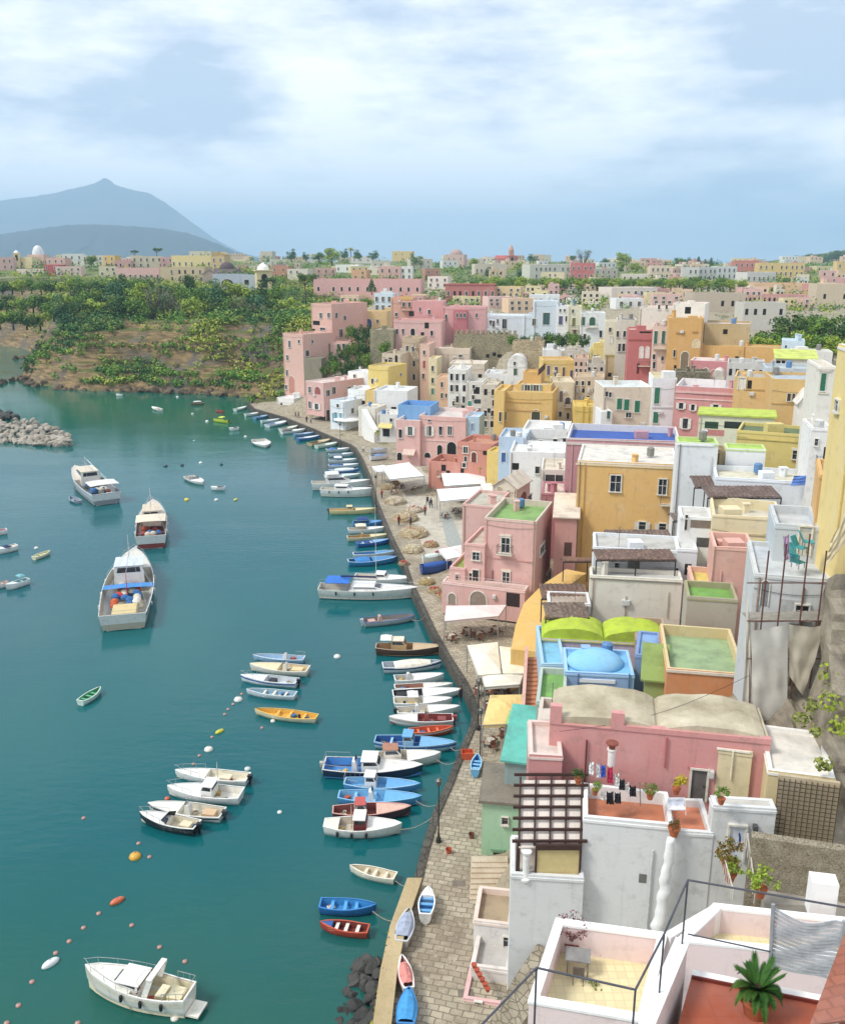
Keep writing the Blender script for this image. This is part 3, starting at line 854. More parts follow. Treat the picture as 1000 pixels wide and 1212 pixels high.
H('long pink house with a white band and square white framed windows', 797, 911, 459, 522, 140, 10, 6, '#dd9490', '#d9d6d6', ext=8, par=1.0, cope='#efe6e4',
wins=[('m', 855, 466, 112, 2.5, '#e8b9b2'), ('s', 806, 480, 5, 7), ('s', 820, 482, 4, 7), ('s', 847, 481, 6, 5), ('s', 811, 501, 6, 12), ('m', 855, 474, 112, 1.2, '#efd0ca'), ('d', 902, 480, 6, 10, '#58607a')], clut=4)
H('pink curved front with arched niches under the orange church wall', 816, 866, 427, 450, 166, 6, 8, '#d9898a', '#e6cfc6', ext=6, par=.3, cope='#f0dcd4', wins=[('a', 835, 440, 7, 9, '#a2605e'), ('a', 845, 443, 9, 11, '#c98f86')])
H('white rooftop dome vestibule on the long pink house', 841, 856, 446, 460, 160, 5, 6, '#ece2cf', '#e8dfd0', rt='vault', rise=1.2, ext=4)
hl = H('pavilion with a lime green flat roof before the long pink house', 826, 916, 493, 520, 122, 6, 3, '#dfe3c0', '#c4d65a', rt='slab', ext=5,
 wins=[('o', 842, 503, 16, 8, '#31503c'), ('o', 868, 503, 22, 8, '#2e3a30'), ('o', 890, 505, 18, 7, '#4a5a44'), ('o', 845, 512, 24, 7, '#c98a84')])
H('olive yellow house with a dark green flat roof and one lone window', 870, 956, 512, 562, 101, 6, 6, OLIVE, '#6b7a52', ext=8, par=.35, wins=[('w', 941, 538, 6, 10), ('m', 941, 531, 9, 2), ('m', 913, 521, 84, 1.2, '#cdb854')], clut=1)
hw = H('tall white block with a lime roof and tan strip in its face', 799, 847, 524, 604, 96, 3.5, -3, '#e6e9e9', '#b9d86a', ext=8, par=.25, cope='#c9e084', wins=[('m', 822, 526.5, 46, 2, '#f4f5f5'), ('p', 840, 570, 3, 60, '#d6d8d8')])
wing(hw, 'flank_block', 858, 905, 531, 566, 97, 3, -3, '#eceeee', '#b9d86a', ext=6, par=.25, cope='#c9e084')
wing(hw, 'recess', 846, 859, 533, 560, 98, 3, -3, '#b5a070', '#a8946a', ext=6, par=.2, wins=[('o', 849, 545, 4, 24, '#7a6a4a')])
H('white house with a long pale terrace behind the brown canopy', 845, 966, 568, 612, 90, 6, -3, '#e6ebf0', '#e2dcc4', ext=8, par=.5, wins=[('d', 884, 598, 13, 22, '#7894b4'), ('m', 862, 596, 34, 2, '#cfd4d8'), ('o', 864, 604, 34, 10, '#dfe0dc')], clut=3)
hy = H('cream balcony house with a yellow base below the brown tiled canopy', 842, 926, 611, 648, 80, 6.5, -2, '#e7d6a6', '#d9d2c0', ext=8, par=1.0, wins=[('m', 884, 632, 82, 2, '#d0be8c'), ('m', 884, 640, 80, 4, '#cfc24e')])
H('white stair house with brown slatted shades and a metal chair in its porch', 804, 842, 612, 650, 83, 4, -2, '#edeeec', '#dcd8d0', ext=8, par=.3, wins=[('d', 812, 618, 3, 18, '#4a4744'), ('o', 829, 620, 24, 10, '#8a7c70'), ('o', 832, 642, 16, 11, '#5c5a58')])
H('white house with a dark open porch and small window beside the pink block', 800, 824, 650, 690, 81, 4, -2, '#e9ecee', '#e6e6e2', ext=8, par=.3, wins=[('o', 814, 674, 8, 13, '#33302e'), ('w', 801, 676, 3, 8)])
hk = H('tall plain pink block with a bare right hand front', 843, 890, 648, 706, 74, 4.5, -4, '#e2a896', '#a3834a', ext=8, par=.9, cope='#efb8a4', wins=[('p', 852, 690, 3, 30, '#efbda9'), ('p', 843, 670, 2, 50, '#efc0ae')])
H('little pink terrace with a yellow step beside the plain pink block', 818, 845, 688, 712, 75, 4, -4, '#e8b8a2', '#eedb78', ext=8, par=.5)
H('green floored roof terrace with a grey rim in front of the plain pink block', 812, 872, 708, 742, 69.5, 4, -3, '#b9ae9a', '#7fae52', ext=8, par=.5, cope='#a8a074', clut=-1)
H('cream long wall house with a plain blank front above the lime vaults', 697, 806, 684, 742, 78, 2.6, -2, '#e6e0ce', '#d4d2cc', ext=8, par=.35, wins=[('m', 752, 687, 108, 1.2, '#8a857a'), ('p', 740, 720, 1.5, 30), ('p', 790, 715, 1.5, 30, '#d0c9b4')])
H('white rooftop rooms under brown pergola roofs', 702, 806, 650, 686, 82, 5, -2, '#e4e8ea', '#c9c5bd', ext=5, par=.3, wins=[('o', 750, 668, 14, 14, '#8a8680'), ('m', 790, 672, 30, 2, '#cfd0d0'), ('w', 730, 670, 5, 8)])
hs = H('white narrow house beneath two brown tile canopies by the ochre stair wall', 648, 698, 714, 750, 77, 3, -2, '#e4e4e2', '#b5a492', ext=8, par=.2)
H('house of two lime yellow vaults behind a lilac front', 640, 790, 759, 782, 71, 3.6, -2, LILAC, LIME, rt='vault', rise=.95, nb=2, axis='b', ext=6, wear=1.2, wins=[('p', 716, 768, 1.5, 20, '#b9a8b0'), ('m', 714, 761, 148, 1.5, '#c6c46c')])
hd = H('sky blue house with a low blue dome and a white ledge', 668, 750, 797, 826, 64, 4.6, -3, '#8fb8e6', '#84c4ee', ext=5, par=.25, cope='#9fd0f4', wins=[('m', 706, 806, 44, 4, '#e8f0f6'), ('p', 684, 810, 1.5, 26, '#5a78a0'), ('p', 744, 810, 1.5, 26, '#5a78a0')])
db = MB()
dc = lp(hd, hd.W * .46, hd.D * .5, hd.zt - .25)
db.lathe(dc, [(2.3 * math.cos(a), 1.1 * math.sin(a)) for a in [PI / 2 * i / 9 for i in range(9)]] + [(.04, 1.1)], 28, sx=.98, sy=.86)
db.build('dome', plaster('#7cc4f0', .9), hd.T, smooth=True)
wing(hd, 'side_block', 750, 777, 776, 825, 65.5, 5, 16, '#7f9ed0', '#8fb4de', ext=5, par=.2)
wing(hd, 'low_terrace', 640, 668, 786, 832, 66.5, 8, -3, '#a8cfe2', '#8ccbe6', ext=5, par=.4)
H('small court with potted plants between the blue dome and the orange terrace', 752, 790, 758, 778, 69, 5, -2, '#b79a84', '#c7a590', ext=5, par=.7, wear=1.6)
H('steep green walled stair house beside the blue dome', 762, 786, 806, 826, 62, 3, 14, '#9bb05e', '#93a85c', rt='shed', rise=1.6, ext=5)
ho = H('roof terrace with orange front and a worn green floor', 788, 882, 795, 828, 60, 8.5, -4, '#de8f4e', '#a4bb8c', ext=6, par=.85, cope='#e0c78e', wins=[('m', 835, 797, 92, 3, '#e9dcc8')], clut=-1)
H('teal and grey ramp roof house between the green awning and the pink vaulted house', 597, 628, 902, 926, 57.5, 5.5, 14, '#8fa8a4', '#6cc4b4', rt='shed', rise=1.5, ext=4, par=0)
H('green roof terrace with a grey parapet beside the blue terrace house', 634, 668, 832, 868, 60, 6, 10, '#b8c6bc', '#86b862', ext=5, par=.5, wins=[('a', 657, 838, 9, 8, '#4a5a70')])
H('cluttered cream terrace with flower boxes at the corner of the pink vaulted house', 634, 662, 868, 896, 53, 5, 4, '#d9c9b8', '#d2b8a8', ext=5, par=.6, wear=1.6, clut=2)
# pink vaulted house
hn = H('long pink house under two weathered cream vaults, its door onto a red terrace', 648, 908, 868, 966, 45.2, 4.2, -1, '#de9590', '#d8ccae', roofmat=stone('#ddd2b8', '#a2967a', .8, .86, .25, False), rt='vault', rise=.6, nb=2, axis='b', ext=8, wear=1.6,
 wins=[('d', 826.5, 929, 18, 37, '#6e6a66'), ('m', 826, 909, 24, 3, '#c9777a'), ('v', 842, 915, 5, 8), ('p', 693, 905, 1.5, 60, '#7a3a3c'), ('p', 788, 890, 1.6, 36, '#b96a6c')])
pb = MB()
for (ua, ub, hh) in ((0.0, .055, 1.1), (.055, .3, .05), (.285, .345, 1.0), (.345, 1.0, .28)):
 fbox(pb, hn.faces[0], hn.W * ua, hn.W * ub, hn.zt - .02, hn.zt + hh, -.35, .06)
pb.build('parapet', plaster('#de9590', .86, 1.3), hn.T)
wing(hn, 'low_annex', 625, 664, 894, 966, 44.8, 4, -1, '#da908c', '#e9d8cc', ext=8, par=.3, cope='#ead0c4')
wing(hn, 'cream_annex', 848, 888, 888, 945, 44.3, 3.2, -1, '#e4d4a4', '#d9cb96', ext=4, par=.1, wins=[('p', 866, 905, 1.5, 34, '#f2ead0'), ('m', 868, 888, 40, 2, '#f2ead8')])
# white house in front of it
hq = H('big white house with a terracotta roof terrace facing the quay', 686, 790, 972, 1140, 41.2, 3.2, -1, '#e4e6e4', '#c97f5c', ext=10, par=.75, cope='#eff0ee', wear=.9,
 wins=[('o', 760.5, 1040, 9, 10, '#77746e'), ('p', 768, 1060, 2, 110, '#dadcda')])
wing(hq, 'lower_wing', 603, 688, 1037, 1150, 41.0, 3.4, -1, '#e2e4e3', '#cfcac0', ext=10, par=.1, wear=.9)
wing(hq, 'flank', 790, 838, 984, 1120, 40.6, 3.0, -8, '#dfe2e0', '#d98a68', ext=10, par=.4, wear=1.3)
wing(hq, 'stepped_flank', 838, 912, 955, 1080, 40.4, .9, -10, '#dfe1df', '#cfcac0', ext=10, par=.05, wear=1.2, wins=[('d', 871, 998, 18, 42, '#dfe6ee'), ('v', 893, 978, 5, 6, '#555555'), ('v', 893, 990, 4, 5, '#666666')])
hx = H('cream house with a thick white rounded roof edge above the white stair wall', 906, 986, 916, 968, 41.8, 5.0, -4, '#e0cc92', '#efe8dc', ext=6, par=.25, cope='#f6f2ea', wins=[('o', 958, 945, 62, 48, '#8c7a5e')])
# low houses by the quay
hz = H('small pink white house with a mossy flat roof on the quay below the white house', 560, 604, 1092, 1150, 46.5, 3.2, 6, '#e9e4de', '#b3a284', ext=3, par=.4, cope='#f0dccb', wear=1.4, wins=[('w', 599, 1114, 6, 12, None), ('w', 590, 1127, 5, 8), ('p', 603, 1095, 3, 26, '#8c7f78')])
wing(hz, 'front_block', 604, 634, 1106, 1150, 45.5, 3.5, 6, '#e4e6e6', '#77786e', ext=3, par=.3, wins=[])
H('little white walled yard with a row of red pots at the quay edge', 557, 602, 1146, 1180, 44.0, 3.0, 8, '#e4dcd2', '#cdc9c2', ext=3, par=.5, wear=1.4)
H('pale pink cottage with a stone flagged ramp roof at the bottom of the quay', 548, 628, 1188, 1225, 42.2, 3.4, 8, '#e8b8b4', '#bcae98', ext=3, par=.5, wear=1.4, wins=[('d', 566, 1200, 8, 30, '#e8e8ea')])
# near right: scaffolded house, tall yellow houses
hsf = H('grey half plastered house being rebuilt behind the scaffolding', 889, 980, 682, 760, 51.5, 7, -3, '#d2d4d2', '#d5d9dc', ext=8, par=.3, wear=1.4, wins=[('a', 905, 702, 9, 30, '#8d8f90'), ('p', 949, 720, 2, 50, '#8a6a58'), ('o', 935, 722, 24, 24, '#bfc0bc')])
wing(hsf, 'upper_terrace', 914, 968, 622, 690, 55, 5, -3, '#c9d0d4', '#d2d6d8', ext=4, par=.5, wins=[('d', 952, 640, 14, 34, '#d0ccc0')])
H('tall plain yellow house rising at the edge of the photo', 1004, 1100, 417, 700, 50, 5, -14, '#f0d27e', '#d9ccb0', ext=10, par=1.2, cope='#e4e0da', k=.9, wear=.8, wins=[('w', 992, 480, 4, 14), ('p', 1004, 540, 2, 240, '#e6c878')])
H('orange flanked house wall between the yellow house and the scaffolding', 964, 990, 562, 668, 55.5, 5, 0, '#e8b463', '#d9b27a', ext=8, par=.2, wins=[('w', 975, 652, 2.5, 4)])
H('slim cream house with one tall green shutter beside the yellow house', 966, 986, 434, 520, 92, 7, -8, '#e8e2d4', '#e0d8c8', ext=10, par=.4, wins=[('c', 974, 452, 6, 21, G1), ('m', 975, 438, 18, 3, '#d8d0c2'), ('m', 974, 465, 12, 2)])
H('white clutter of balconies and stairs at the foot of the green shuttered cream house', 958, 984, 507, 560, 88, 6, -6, '#eceae6', '#dcdad4', ext=8, par=.5, wear=1.5, wins=[('b', 972, 545, 14, 10), ('w', 966, 523, 4, 8), ('o', 977, 536, 5, 14)], clut=2)
# orange row above the pavilion
H('ochre row house with five dark windows and a white gabled door', 912, 968, 449, 506, 128, 9, -6, '#ddb468', '#b9c4cc', ext=8, par=.4, wins=[('c', 933.5, 470, 4, 9, '#3a342e'), ('c', 939, 470, 3, 9, '#3a342e'), ('c', 945, 470, 3, 8, '#3a342e'), ('o', 950, 468, 4, 5), ('w', 957, 469, 4, 7), ('m', 940, 478, 54, 1.2, '#cda052')])
H('white gable lean-to with a black door before the ochre row', 944, 962, 476, 504, 124, 4, -6, '#efe9e0', '#efe9e0', rt='gable', rise=1.4, axis='b', ext=6, wins=[('d', 953, 489, 5, 16, '#2c2a2c')])
H('ochre house with deep red eaves and a cream balcony left of the ochre row', 868, 914, 446, 476, 136, 8, 4, '#e3bb70', '#b8b2a8', ext=8, par=.4, wins=[('d', 878, 454, 8, 14, '#ece6da'), ('o', 887, 456, 5, 12), ('m', 895, 461, 30, 1.5, '#cda052'), ('w', 926, 463, 4, 10)], clut=2)
H('grey flat roofed house with dark shed tops behind the ochre balcony house', 860, 905, 430, 448, 148, 8, 2, '#c9c6be', '#bdbab2', ext=6, par=.5, wear=1.4, auto=(5, 1, 'ow'), clut=4)
H('grey blue terraced house with weathered plaster over the ochre row', 906, 968, 436, 462, 140, 7, -4, '#bfcbd3', '#c2c9c6', ext=6, par=.4, wear=1.7, wins=[('d', 936, 443, 3, 7, '#383c44'), ('w', 967, 446, 3, 6)])
H('cream house with a lime yellow awning roof below the grove', 918, 966, 425, 438, 156, 6, -2, '#e6dfce', '#d4dd72', rt='shed', rise=1.0, ext=6, wins=[('o', 921, 429, 5, 5), ('o', 927, 429, 4, 5)])
H('long white garden wall house under the dark grove', 938, 985, 416, 433, 164, 6, -4, '#e8e4da', '#e0dccf', ext=6, par=.2)
H('pale sky blue box on the edge of the dark grove', 925, 952, 403, 416, 172, 6, 2, '#ccdfe8', '#cfdfe6', ext=4, par=.2, wins=[('o', 930, 410, 2, 3), ('o', 942, 411, 2, 3)])
# church row
hch = H('orange church like house with a tall arched window', 790, 831, 376, 440, 178, 9, 12, '#e0aa52', '#d9c8a8', ext=8, par=.3, wins=[('a', 810, 427, 9, 22, '#8d7c62'), ('m', 805, 394, 10, 2, '#bb8434'), ('m', 823, 393, 7, 2, '#bb8434'), ('w', 798, 418, 2.5, 8), ('o', 799, 435, 3, 6), ('a', 824, 407, 8, 10, '#e9d2a0')])
H('white rooftop block with one black square window over the orange church house', 796, 834, 359, 377, 186, 9, 8, '#ece4d6', '#e0c9bd', ext=6, par=.3, wins=[('o', 814, 367, 7, 8, '#14120f')], clut=1)
H('cream upper terrace house next to the black square window', 756, 797, 364, 392, 190, 10, 8, '#e4d9c8', '#e0c4b6', ext=8, par=.3, wins=[('w', 780, 363, 2.5, 5), ('w', 789, 363, 2.5, 5), ('a', 796, 382, 4, 5, '#efe6d8')], clut=1)
H('tall tan blank wall building right of the orange church house', 831, 887, 383, 410, 182, 10, 4, '#c3aa76', '#e3d2cb', ext=4, par=.4, wear=1.5, wins=[])
H('deep orange wall house running below the tan blank wall', 829, 926, 410, 430, 176, 6, 4, '#e2ae56', '#cfae72', ext=6, par=.2, wins=[('p', 881, 414, 2, 20, '#a8863e'), ('o', 845, 424, 4, 3), ('o', 872, 423, 4, 3)])
H('crimson house with two white balcony windows', 743, 772, 390, 446, 188, 8, -2, '#cc706c', '#d9bdb2', ext=8, par=.3, wins=[('a', 759, 417, 4.5, 14, '#efe4e0'), ('a', 766, 417, 4.5, 14, '#efe4e0'), ('b', 762, 431, 14, 3), ('o', 755, 436, 3, 12, '#6a2a2a'), ('m', 757, 402, 28, 1.5, '#b85c58'), ('o', 764, 393, 14, 2)])
H('pale pink house with two tall green shutters and an orange flank', 771, 790, 386, 440, 182, 8, 14, '#e8c9b8', '#bda9a4', ext=8, par=.3, wins=[('c', 776, 399, 4, 15, '#3d6a58'), ('c', 785, 399, 4, 15, '#3d6a58'), ('w', 774, 422, 3, 6), ('w', 784, 424, 3, 5), ('w', 774, 432, 3, 8), ('b', 781, 411, 16, 2)])
H('pale grey house with dark solar roof beside the crimson house', 729, 752, 378, 418, 202, 8, 0, '#dcd3c0', '#5c5a6e', ext=8, par=.3, wins=[('w', 731, 395, 3, 7), ('w', 739, 395, 3, 7), ('w', 733, 411, 3, 9), ('w', 738, 411, 3, 9)])
H('beige stepped house left of the solar roof', 716, 731, 380, 412, 206, 7, 0, '#e2d8bc', '#d6cbb0', ext=8, par=.3, wins=[('w', 722, 390, 3, 5), ('d', 723, 402, 3, 8, '#e9e9e6')])
H('white house with arched green french windows above the hedge', 687, 716, 370, 404, 242, 8, -2, '#e9ebe6', '#dfe2dc', ext=8, par=.3, wins=[('c', 690, 380, 4.5, 10, '#3d6a58'), ('a', 701, 380, 7, 10, '#3f6a52'), ('b', 701, 386, 12, 2), ('w', 711, 395, 3, 8), ('w', 692, 398, 3, 6)])
H('cream yellow house with slim green shutters above the hedge', 672, 688, 362, 402, 246, 8, -2, '#e0d9b8', '#d9d0b0', ext=8, par=.3, wins=[('c', 679, 381, 4, 10, '#7a7a3c'), ('w', 678, 368, 2.5, 4), ('c', 680, 393, 4, 8, '#7a5a4c'), ('b', 680, 388, 10, 2)])
H('white narrow house with a violet door above the hedge', 659, 673, 362, 390, 250, 8, -2, '#eceef0', '#e4e6e8', ext=8, par=.3, wins=[('c', 663.5, 379, 4.5, 10, '#5a5a86'), ('w', 663, 367, 2, 3), ('w', 668, 367, 2, 3), ('w', 670, 377, 2, 6)])
H('pale blue house with a dark green doorway above the hedge', 632, 660, 356, 388, 254, 10, -2, '#d3dfe6', '#dfe6e8', ext=8, par=.3, wins=[('c', 646.5, 377, 8, 14, '#40605c'), ('w', 632, 381, 4, 8)])
H('low white villa with dark windows and a pale blue flank', 572, 621, 373, 396, 284, 10, 14, '#dfe8ee', '#eceeee', ext=8, par=.4, wins=[('w', 575, 381, 3.5, 9), ('w', 581, 381, 3.5, 4), ('w', 589, 380, 2, 5), ('w', 597, 383, 5, 11), ('w', 584, 383, 2.5, 7)])
H('small white house beside the pale blue house with the sloping wall', 620, 634, 373, 388, 262, 7, -2, '#e0e8ec', '#e6eaec', ext=8, par=.3, wins=[('w', 632.5, 380, 3.5, 7)])
hpb = H('long pink house with a deep pink central bay', 524, 575, 363, 390, 268, 10, 4, '#e6a8a4', '#e4d6cf', ext=8, par=.4, wins=[('w', 528, 376, 2.5, 8), ('w', 564, 373, 2, 5)])
wing(hpb, 'central_bay', 536.5, 552.5, 366.5, 386, 266.9, 1.2, 4, '#cf747a', '#d58a8a', ext=4, par=.1, wins=[('w', 541, 373, 2.2, 5), ('w', 545.5, 373, 2.2, 5), ('w', 550, 373, 2.2, 5)])
H('pink terrace house with loggia arches above the tenements', 466, 523, 379, 402, 262, 9, 10, '#e6b4aa', '#d2978e', ext=8, par=.3, wins=[('w', 470, 392, 2.5, 6), ('w', 477, 392, 2.5, 6), ('a', 488.5, 393, 5, 9), ('o', 505, 385, 5, 7), ('o', 500, 396, 4, 6), ('w', 511, 394, 3, 6)])
H('pink and yellow house with balconies behind the pink loggia', 463, 488, 352, 382, 276, 9, 6, '#e6aa8e', '#dc9a78', ext=8, par=.3, wins=[('w', 478, 360, 3, 5), ('w', 484.5, 360, 3, 5), ('b', 481, 365, 12, 3), ('w', 469, 372, 3, 4), ('m', 481, 352.5, 14, 4, '#e8bb58')])
H('pink square house with a small white dormer behind the loggia arches', 488, 525, 356, 380, 272, 9, 6, '#e3a29c', '#e9cfc4', ext=8, par=.3, wins=[('w', 508, 369, 3, 5), ('o', 487, 371, 6, 6), ('w', 497, 366, 2, 5)])
cw = H('long stone wall with a broken crenellated top above the beige houses', 537, 612, 396, 430, 257, 3, 6, '#b3a786', '#a0967a', ext=8, par=.2, name='crenellated_wall', cat='wall', wallmat=stone('#b5a987', '#918a70', 1.1),
 wins=[('o', 577, 421, 4, 4), ('o', 585, 419, 4, 4), ('o', 591, 421, 5, 4), ('o', 598, 424, 3, 7)])
mm = MB()
for i in range(12):
 u = cw.W * (i + .25) / 12
 fbox(mm, cw.faces[0], u, u + cw.W / 24, cw.zt - .01, cw.zt + (1.2 + .6 * nz(i, 3)), -1.2, 0)
mm.build('merlons', stone('#b5a987', '#918a70', 1.1), cw.T)
# ---------- the far town on the plateau
ZP = ((0, 16), (300, 22), (450, 27), (700, 33), (1100, 37), (1700, 39.5), (2400, 41), (9000, 41))
def zp(Y):
 for (a, za), (b, zb) in zip(ZP[:-1], ZP[1:]):
  if Y <= b:
   return za + (zb - za) * (Y - a) / (b - a)
 return 41
def farY(yb):
 d = ray(500, yb)
 k = -d.z / d.y
 Y = 280
 while Y < 2000 and HC - k * Y > zp(Y):
  Y += 4
 while Y < 2000 and HC - k * Y < zp(Y) and False:
  Y += 4
 return Y
def fsolve(yb):
 d = ray(500, yb)
 k = -d.z / d.y
 best = (1e9, 300)
 for Y in range(300, 1700, 6):
  e = abs(HC - k * Y - zp(Y))
  if e < best[0]:
   best = (e, Y)
 return best[1]
FARG = 'houses of the far town on the plateau'
def fh(label, xl, xr, yt, yb, wall, roof='#d8cdbd', auto=None, dep=None, yaw=None, Y=None, rt='flat', wins=(), **kw):
 Y = Y or fsolve(yb)
 rnd = random.Random(int(xl * 3 + yb))
 wid = (xr - xl) * Y / F
 if auto is None and not wins:
  auto = (max(2, int((xr - xl) / 7)), 2 if yb - yt > 9 else 1, 'www')
 return H(label, xl, xr, yt, yb, Y, dep or min(14, max(7, wid * .7)), rnd.choice((-14, -6, 8, 16)) if yaw is None else yaw, wall, roof, wins, rt=rt, auto=auto, par=.4, ext=12, **kw)
fh('long pink palace with a row of tall arched windows', 371, 498, 330, 348, '#e2aaa2', '#cf9084', auto=(13, 1, 'a'), yaw=10, dep=10)
fh('pink cube house rising behind the long pink palace', 448, 474, 315, 331, '#e6b0a4', '#dba79b', yaw=6)
fh('white house with square windows joined to the pink cube house', 474, 488, 315, 331, '#ebe6df', '#e6e0d6', yaw=6)
fh('orange fronted house above the long pink palace', 416, 434, 319, 330, '#dfa878', '#d4a27c')
fh('white flat house with a wide roof above the long pink palace', 397, 424, 313, 321, '#e9e8e2', '#efeee9')
fh('dusty pink row house behind the left end of the long pink palace', 372, 398, 317, 329, '#dba898', '#c98a78')
fh('light blue house beside the garden below the long pink palace', 443, 465, 347, 369, '#cfe0ea', '#dfe8ec', Y=330, auto=(3, 2, 'w'))
fh('yellow villa on the skyline crest', 464, 489, 297, 308, '#e6c878', '#d9b878', Y=1150, yaw=6)
fh('brick red house to the right of the pink cube house', 503, 521, 318, 330, '#cf8c74', '#c07a64')
fh('dark red long roofed house with green balcony plants', 527, 586, 337, 353, '#c97a70', '#b4564a', rt='slab', auto=(8, 1, 'wo'), yaw=4)
fh('white house front before the brick red house', 506, 530, 327, 340, '#ecdcd0', '#efe2d8')
fh('pinkish house with a grey dome on the skyline', 527, 549, 301, 316, '#d8b5a6', '#c2a79c', rt='dome', rise=5, Y=900)
fh('pink church body with a red roof beside the brick bell tower', 586, 612, 306, 316, '#d99a90', '#c2655c', rt='gable', rise=3, axis='t', Y=900)
fh('cream houses cluster before the brick bell tower', 562, 600, 312, 324, '#dccdb4', '#cdbba2', auto=(7, 1, 'w'))
fh('yellow flat house with two dark roof gaps', 586, 616, 339, 351, '#e6cd94', '#dcc28c')
fh('peach long house with a white roof edge', 602, 636, 353, 368, '#ecc9a0', '#e9e6e0', Y=318)
fh('broad white flat roofed house right of the peach house', 626, 662, 349, 362, '#dfe6e8', '#eceeee', Y=330, auto=(4, 1, 'w'))
fh('pinkish white long house behind the broad white house', 578, 606, 351, 362, '#e8c4ba', '#e9d8ce', Y=330)
fh('grey white row of houses left of the red cube house', 627, 674, 313, 330, '#d3d2c2', '#c9c6b8', auto=(9, 2, 'w'))
fh('red cube house on the skyline', 675, 703, 311, 330, '#cf706e', '#c4645e', auto=(4, 2, 'w'), yaw=14)
fh('stone grey house right of the red cube house', 703, 731, 318, 330, '#c9bfae', '#b9ae9c')
fh('cream square house with small windows on the skyline', 769, 793, 314, 330, '#e6d0b0', '#dcc6a4', auto=(4, 2, 'w'), yaw=6)
fh('small pink house below the cream square house', 792, 807, 327, 336, '#dba796', '#cf9484')
fh('grey white twin house beside the small pink house', 807, 827, 316, 333, '#d6d3cc', '#c6c2ba', auto=(3, 2, 'w'))
fh('pale grey house with a row of upper windows', 827, 848, 316, 332, '#cfd0cc', '#bfc0ba', auto=(4, 2, 'w'))
fh('pale white houses below the red terrace', 848, 872, 315, 330, '#d9dcda', '#d0d2ce', auto=(4, 2, 'w'))
fh('long white roofed house in the middle of the far town', 724, 778, 340, 352, '#e6d9cc', '#ece2d6', Y=420, auto=(7, 1, 'w'))
fh('bright white low house below the long white roofed house', 729, 762, 353, 364, '#eef0ee', '#f2f2ef', Y=340, auto=(3, 1, 'w'))
fh('pink roofed low house behind the black square window block', 772, 805, 348, 360, '#dfb9ac', '#d39f92', Y=330)
fh('long tan wall of sheds under the orange far house', 820, 882, 347, 366, '#c9b8a0', '#a8a090', Y=330, auto=(6, 1, 'o'), yaw=2)
fh('grey glasshouse sheds beside the dark grove', 880, 930, 358, 376, '#cdc9bc', '#b9bab0', Y=300, auto=(5, 1, 'o'), yaw=2)
fh('red terrace house on the right of the skyline', 869, 898, 308, 325, '#d27f74', '#c46a60', auto=(5, 2, 'w'), yaw=8)
fh('long yellow house joined to the red terrace house', 898, 952, 311, 327, '#e3c274', '#d9b468', auto=(9, 2, 'w'), yaw=8)
fh('white houses in front of the long yellow house', 884, 918, 322, 334, '#dcd8d2', '#d2cec6', auto=(6, 1, 'w'))
fh('long orange flat house with a pink roofed arcade', 892, 960, 335, 347, '#ecc090', '#e0ac84', Y=470, auto=(5, 1, 'o'), yaw=2)
fh('pink arcade with dark openings before the orange flat house', 879, 960, 349, 358, '#dba59a', '#b8746c', Y=400, auto=(14, 1, 'o'), yaw=2)
fh('dark pink house between the orange flat house and the tan barn', 958, 978, 336, 350, '#cf8e84', '#c07c72', Y=430)
fh('big tan barn house with a white gable', 966, 1012, 336, 358, '#d2c0a0', '#e6dcd0', Y=380, auto=(2, 1, 'o'), yaw=6)
fh('ochre house cut by the edge of the far skyline', 990, 1012, 309, 326, '#dfc07a', '#cfae68')
fh('pale pink house top above the tan barn', 975, 1000, 328, 338, '#dda99e', '#d49c90')
fh('cream cottage row under the skyline trees', 735, 768, 324, 333, '#dcd2c0', '#d6cabb')
fh('tawny house with a flat roof among the far orchards', 640, 668, 322, 333, '#d9cba2', '#cdbd94')
fh('small white house by the far orchards', 648, 672, 312, 320, '#d9d4c8', '#cfc9bd', Y=800)
# far town on the headland (left)
ch = fh('yellow church with a white capped bell tower', 15, 38, 304, 316, '#ecd79a', '#d9c890', Y=640, auto=(3, 1, 'w'), yaw=10)
fh('white domed church with a pink drum', 33, 52, 301, 314, '#e2b8a8', '#eef0f2', rt='dome', rise=6.2, Y=650, auto=(3, 1, 'a'), yaw=6)
fh('pink flat house right of the white domed church', 55, 77, 305, 318, '#e0aca0', '#d8a196', Y=610)
fh('dark red house below the white domed church', 52, 70, 313, 325, '#b9504e', '#a84c48', Y=560)
fh('pink fronted row at the far left of the headland', -14, 16, 304, 319, '#deb2a6', '#d0a094', Y=620)
fh('cream terraced house below the yellow church', 20, 54, 318, 327, '#dfc8b6', '#d2b8a6', Y=570)
fh('white house with many windows behind the pink flat house', 74, 97, 300, 314, '#dfe3de', '#d6d8d2', Y=700)
fh('cream house with a garden behind the headland', 97, 122, 302, 314, '#e3dfc8', '#d8d2bc', Y=700)
fh('mustard cube house on the headland', 122, 136, 302, 315, '#e2b85a', '#d2a850', Y=620)
fh('pink arched house right of the mustard cube house', 135, 155, 308, 317, '#d8a296', '#c98f84', Y=580, auto=(4, 1, 'a'))
fh('pale yellow low house by the headland trees', 117, 138, 315, 326, '#e6dcb2', '#d9cea6', Y=540)
fh('pinkish cream row below the mustard cube house', 66, 96, 315, 326, '#e6c8b8', '#d8b6a8', Y=550)
fh('cream stepped house right of the pink arched house', 155, 193, 303, 317, '#e2d3b4', '#d4c2a2', Y=590)
fh('long pink house along the headland trees', 138, 189, 317, 332, '#e6b6aa', '#d9a89c', Y=520, auto=(8, 1, 'w'), yaw=4)
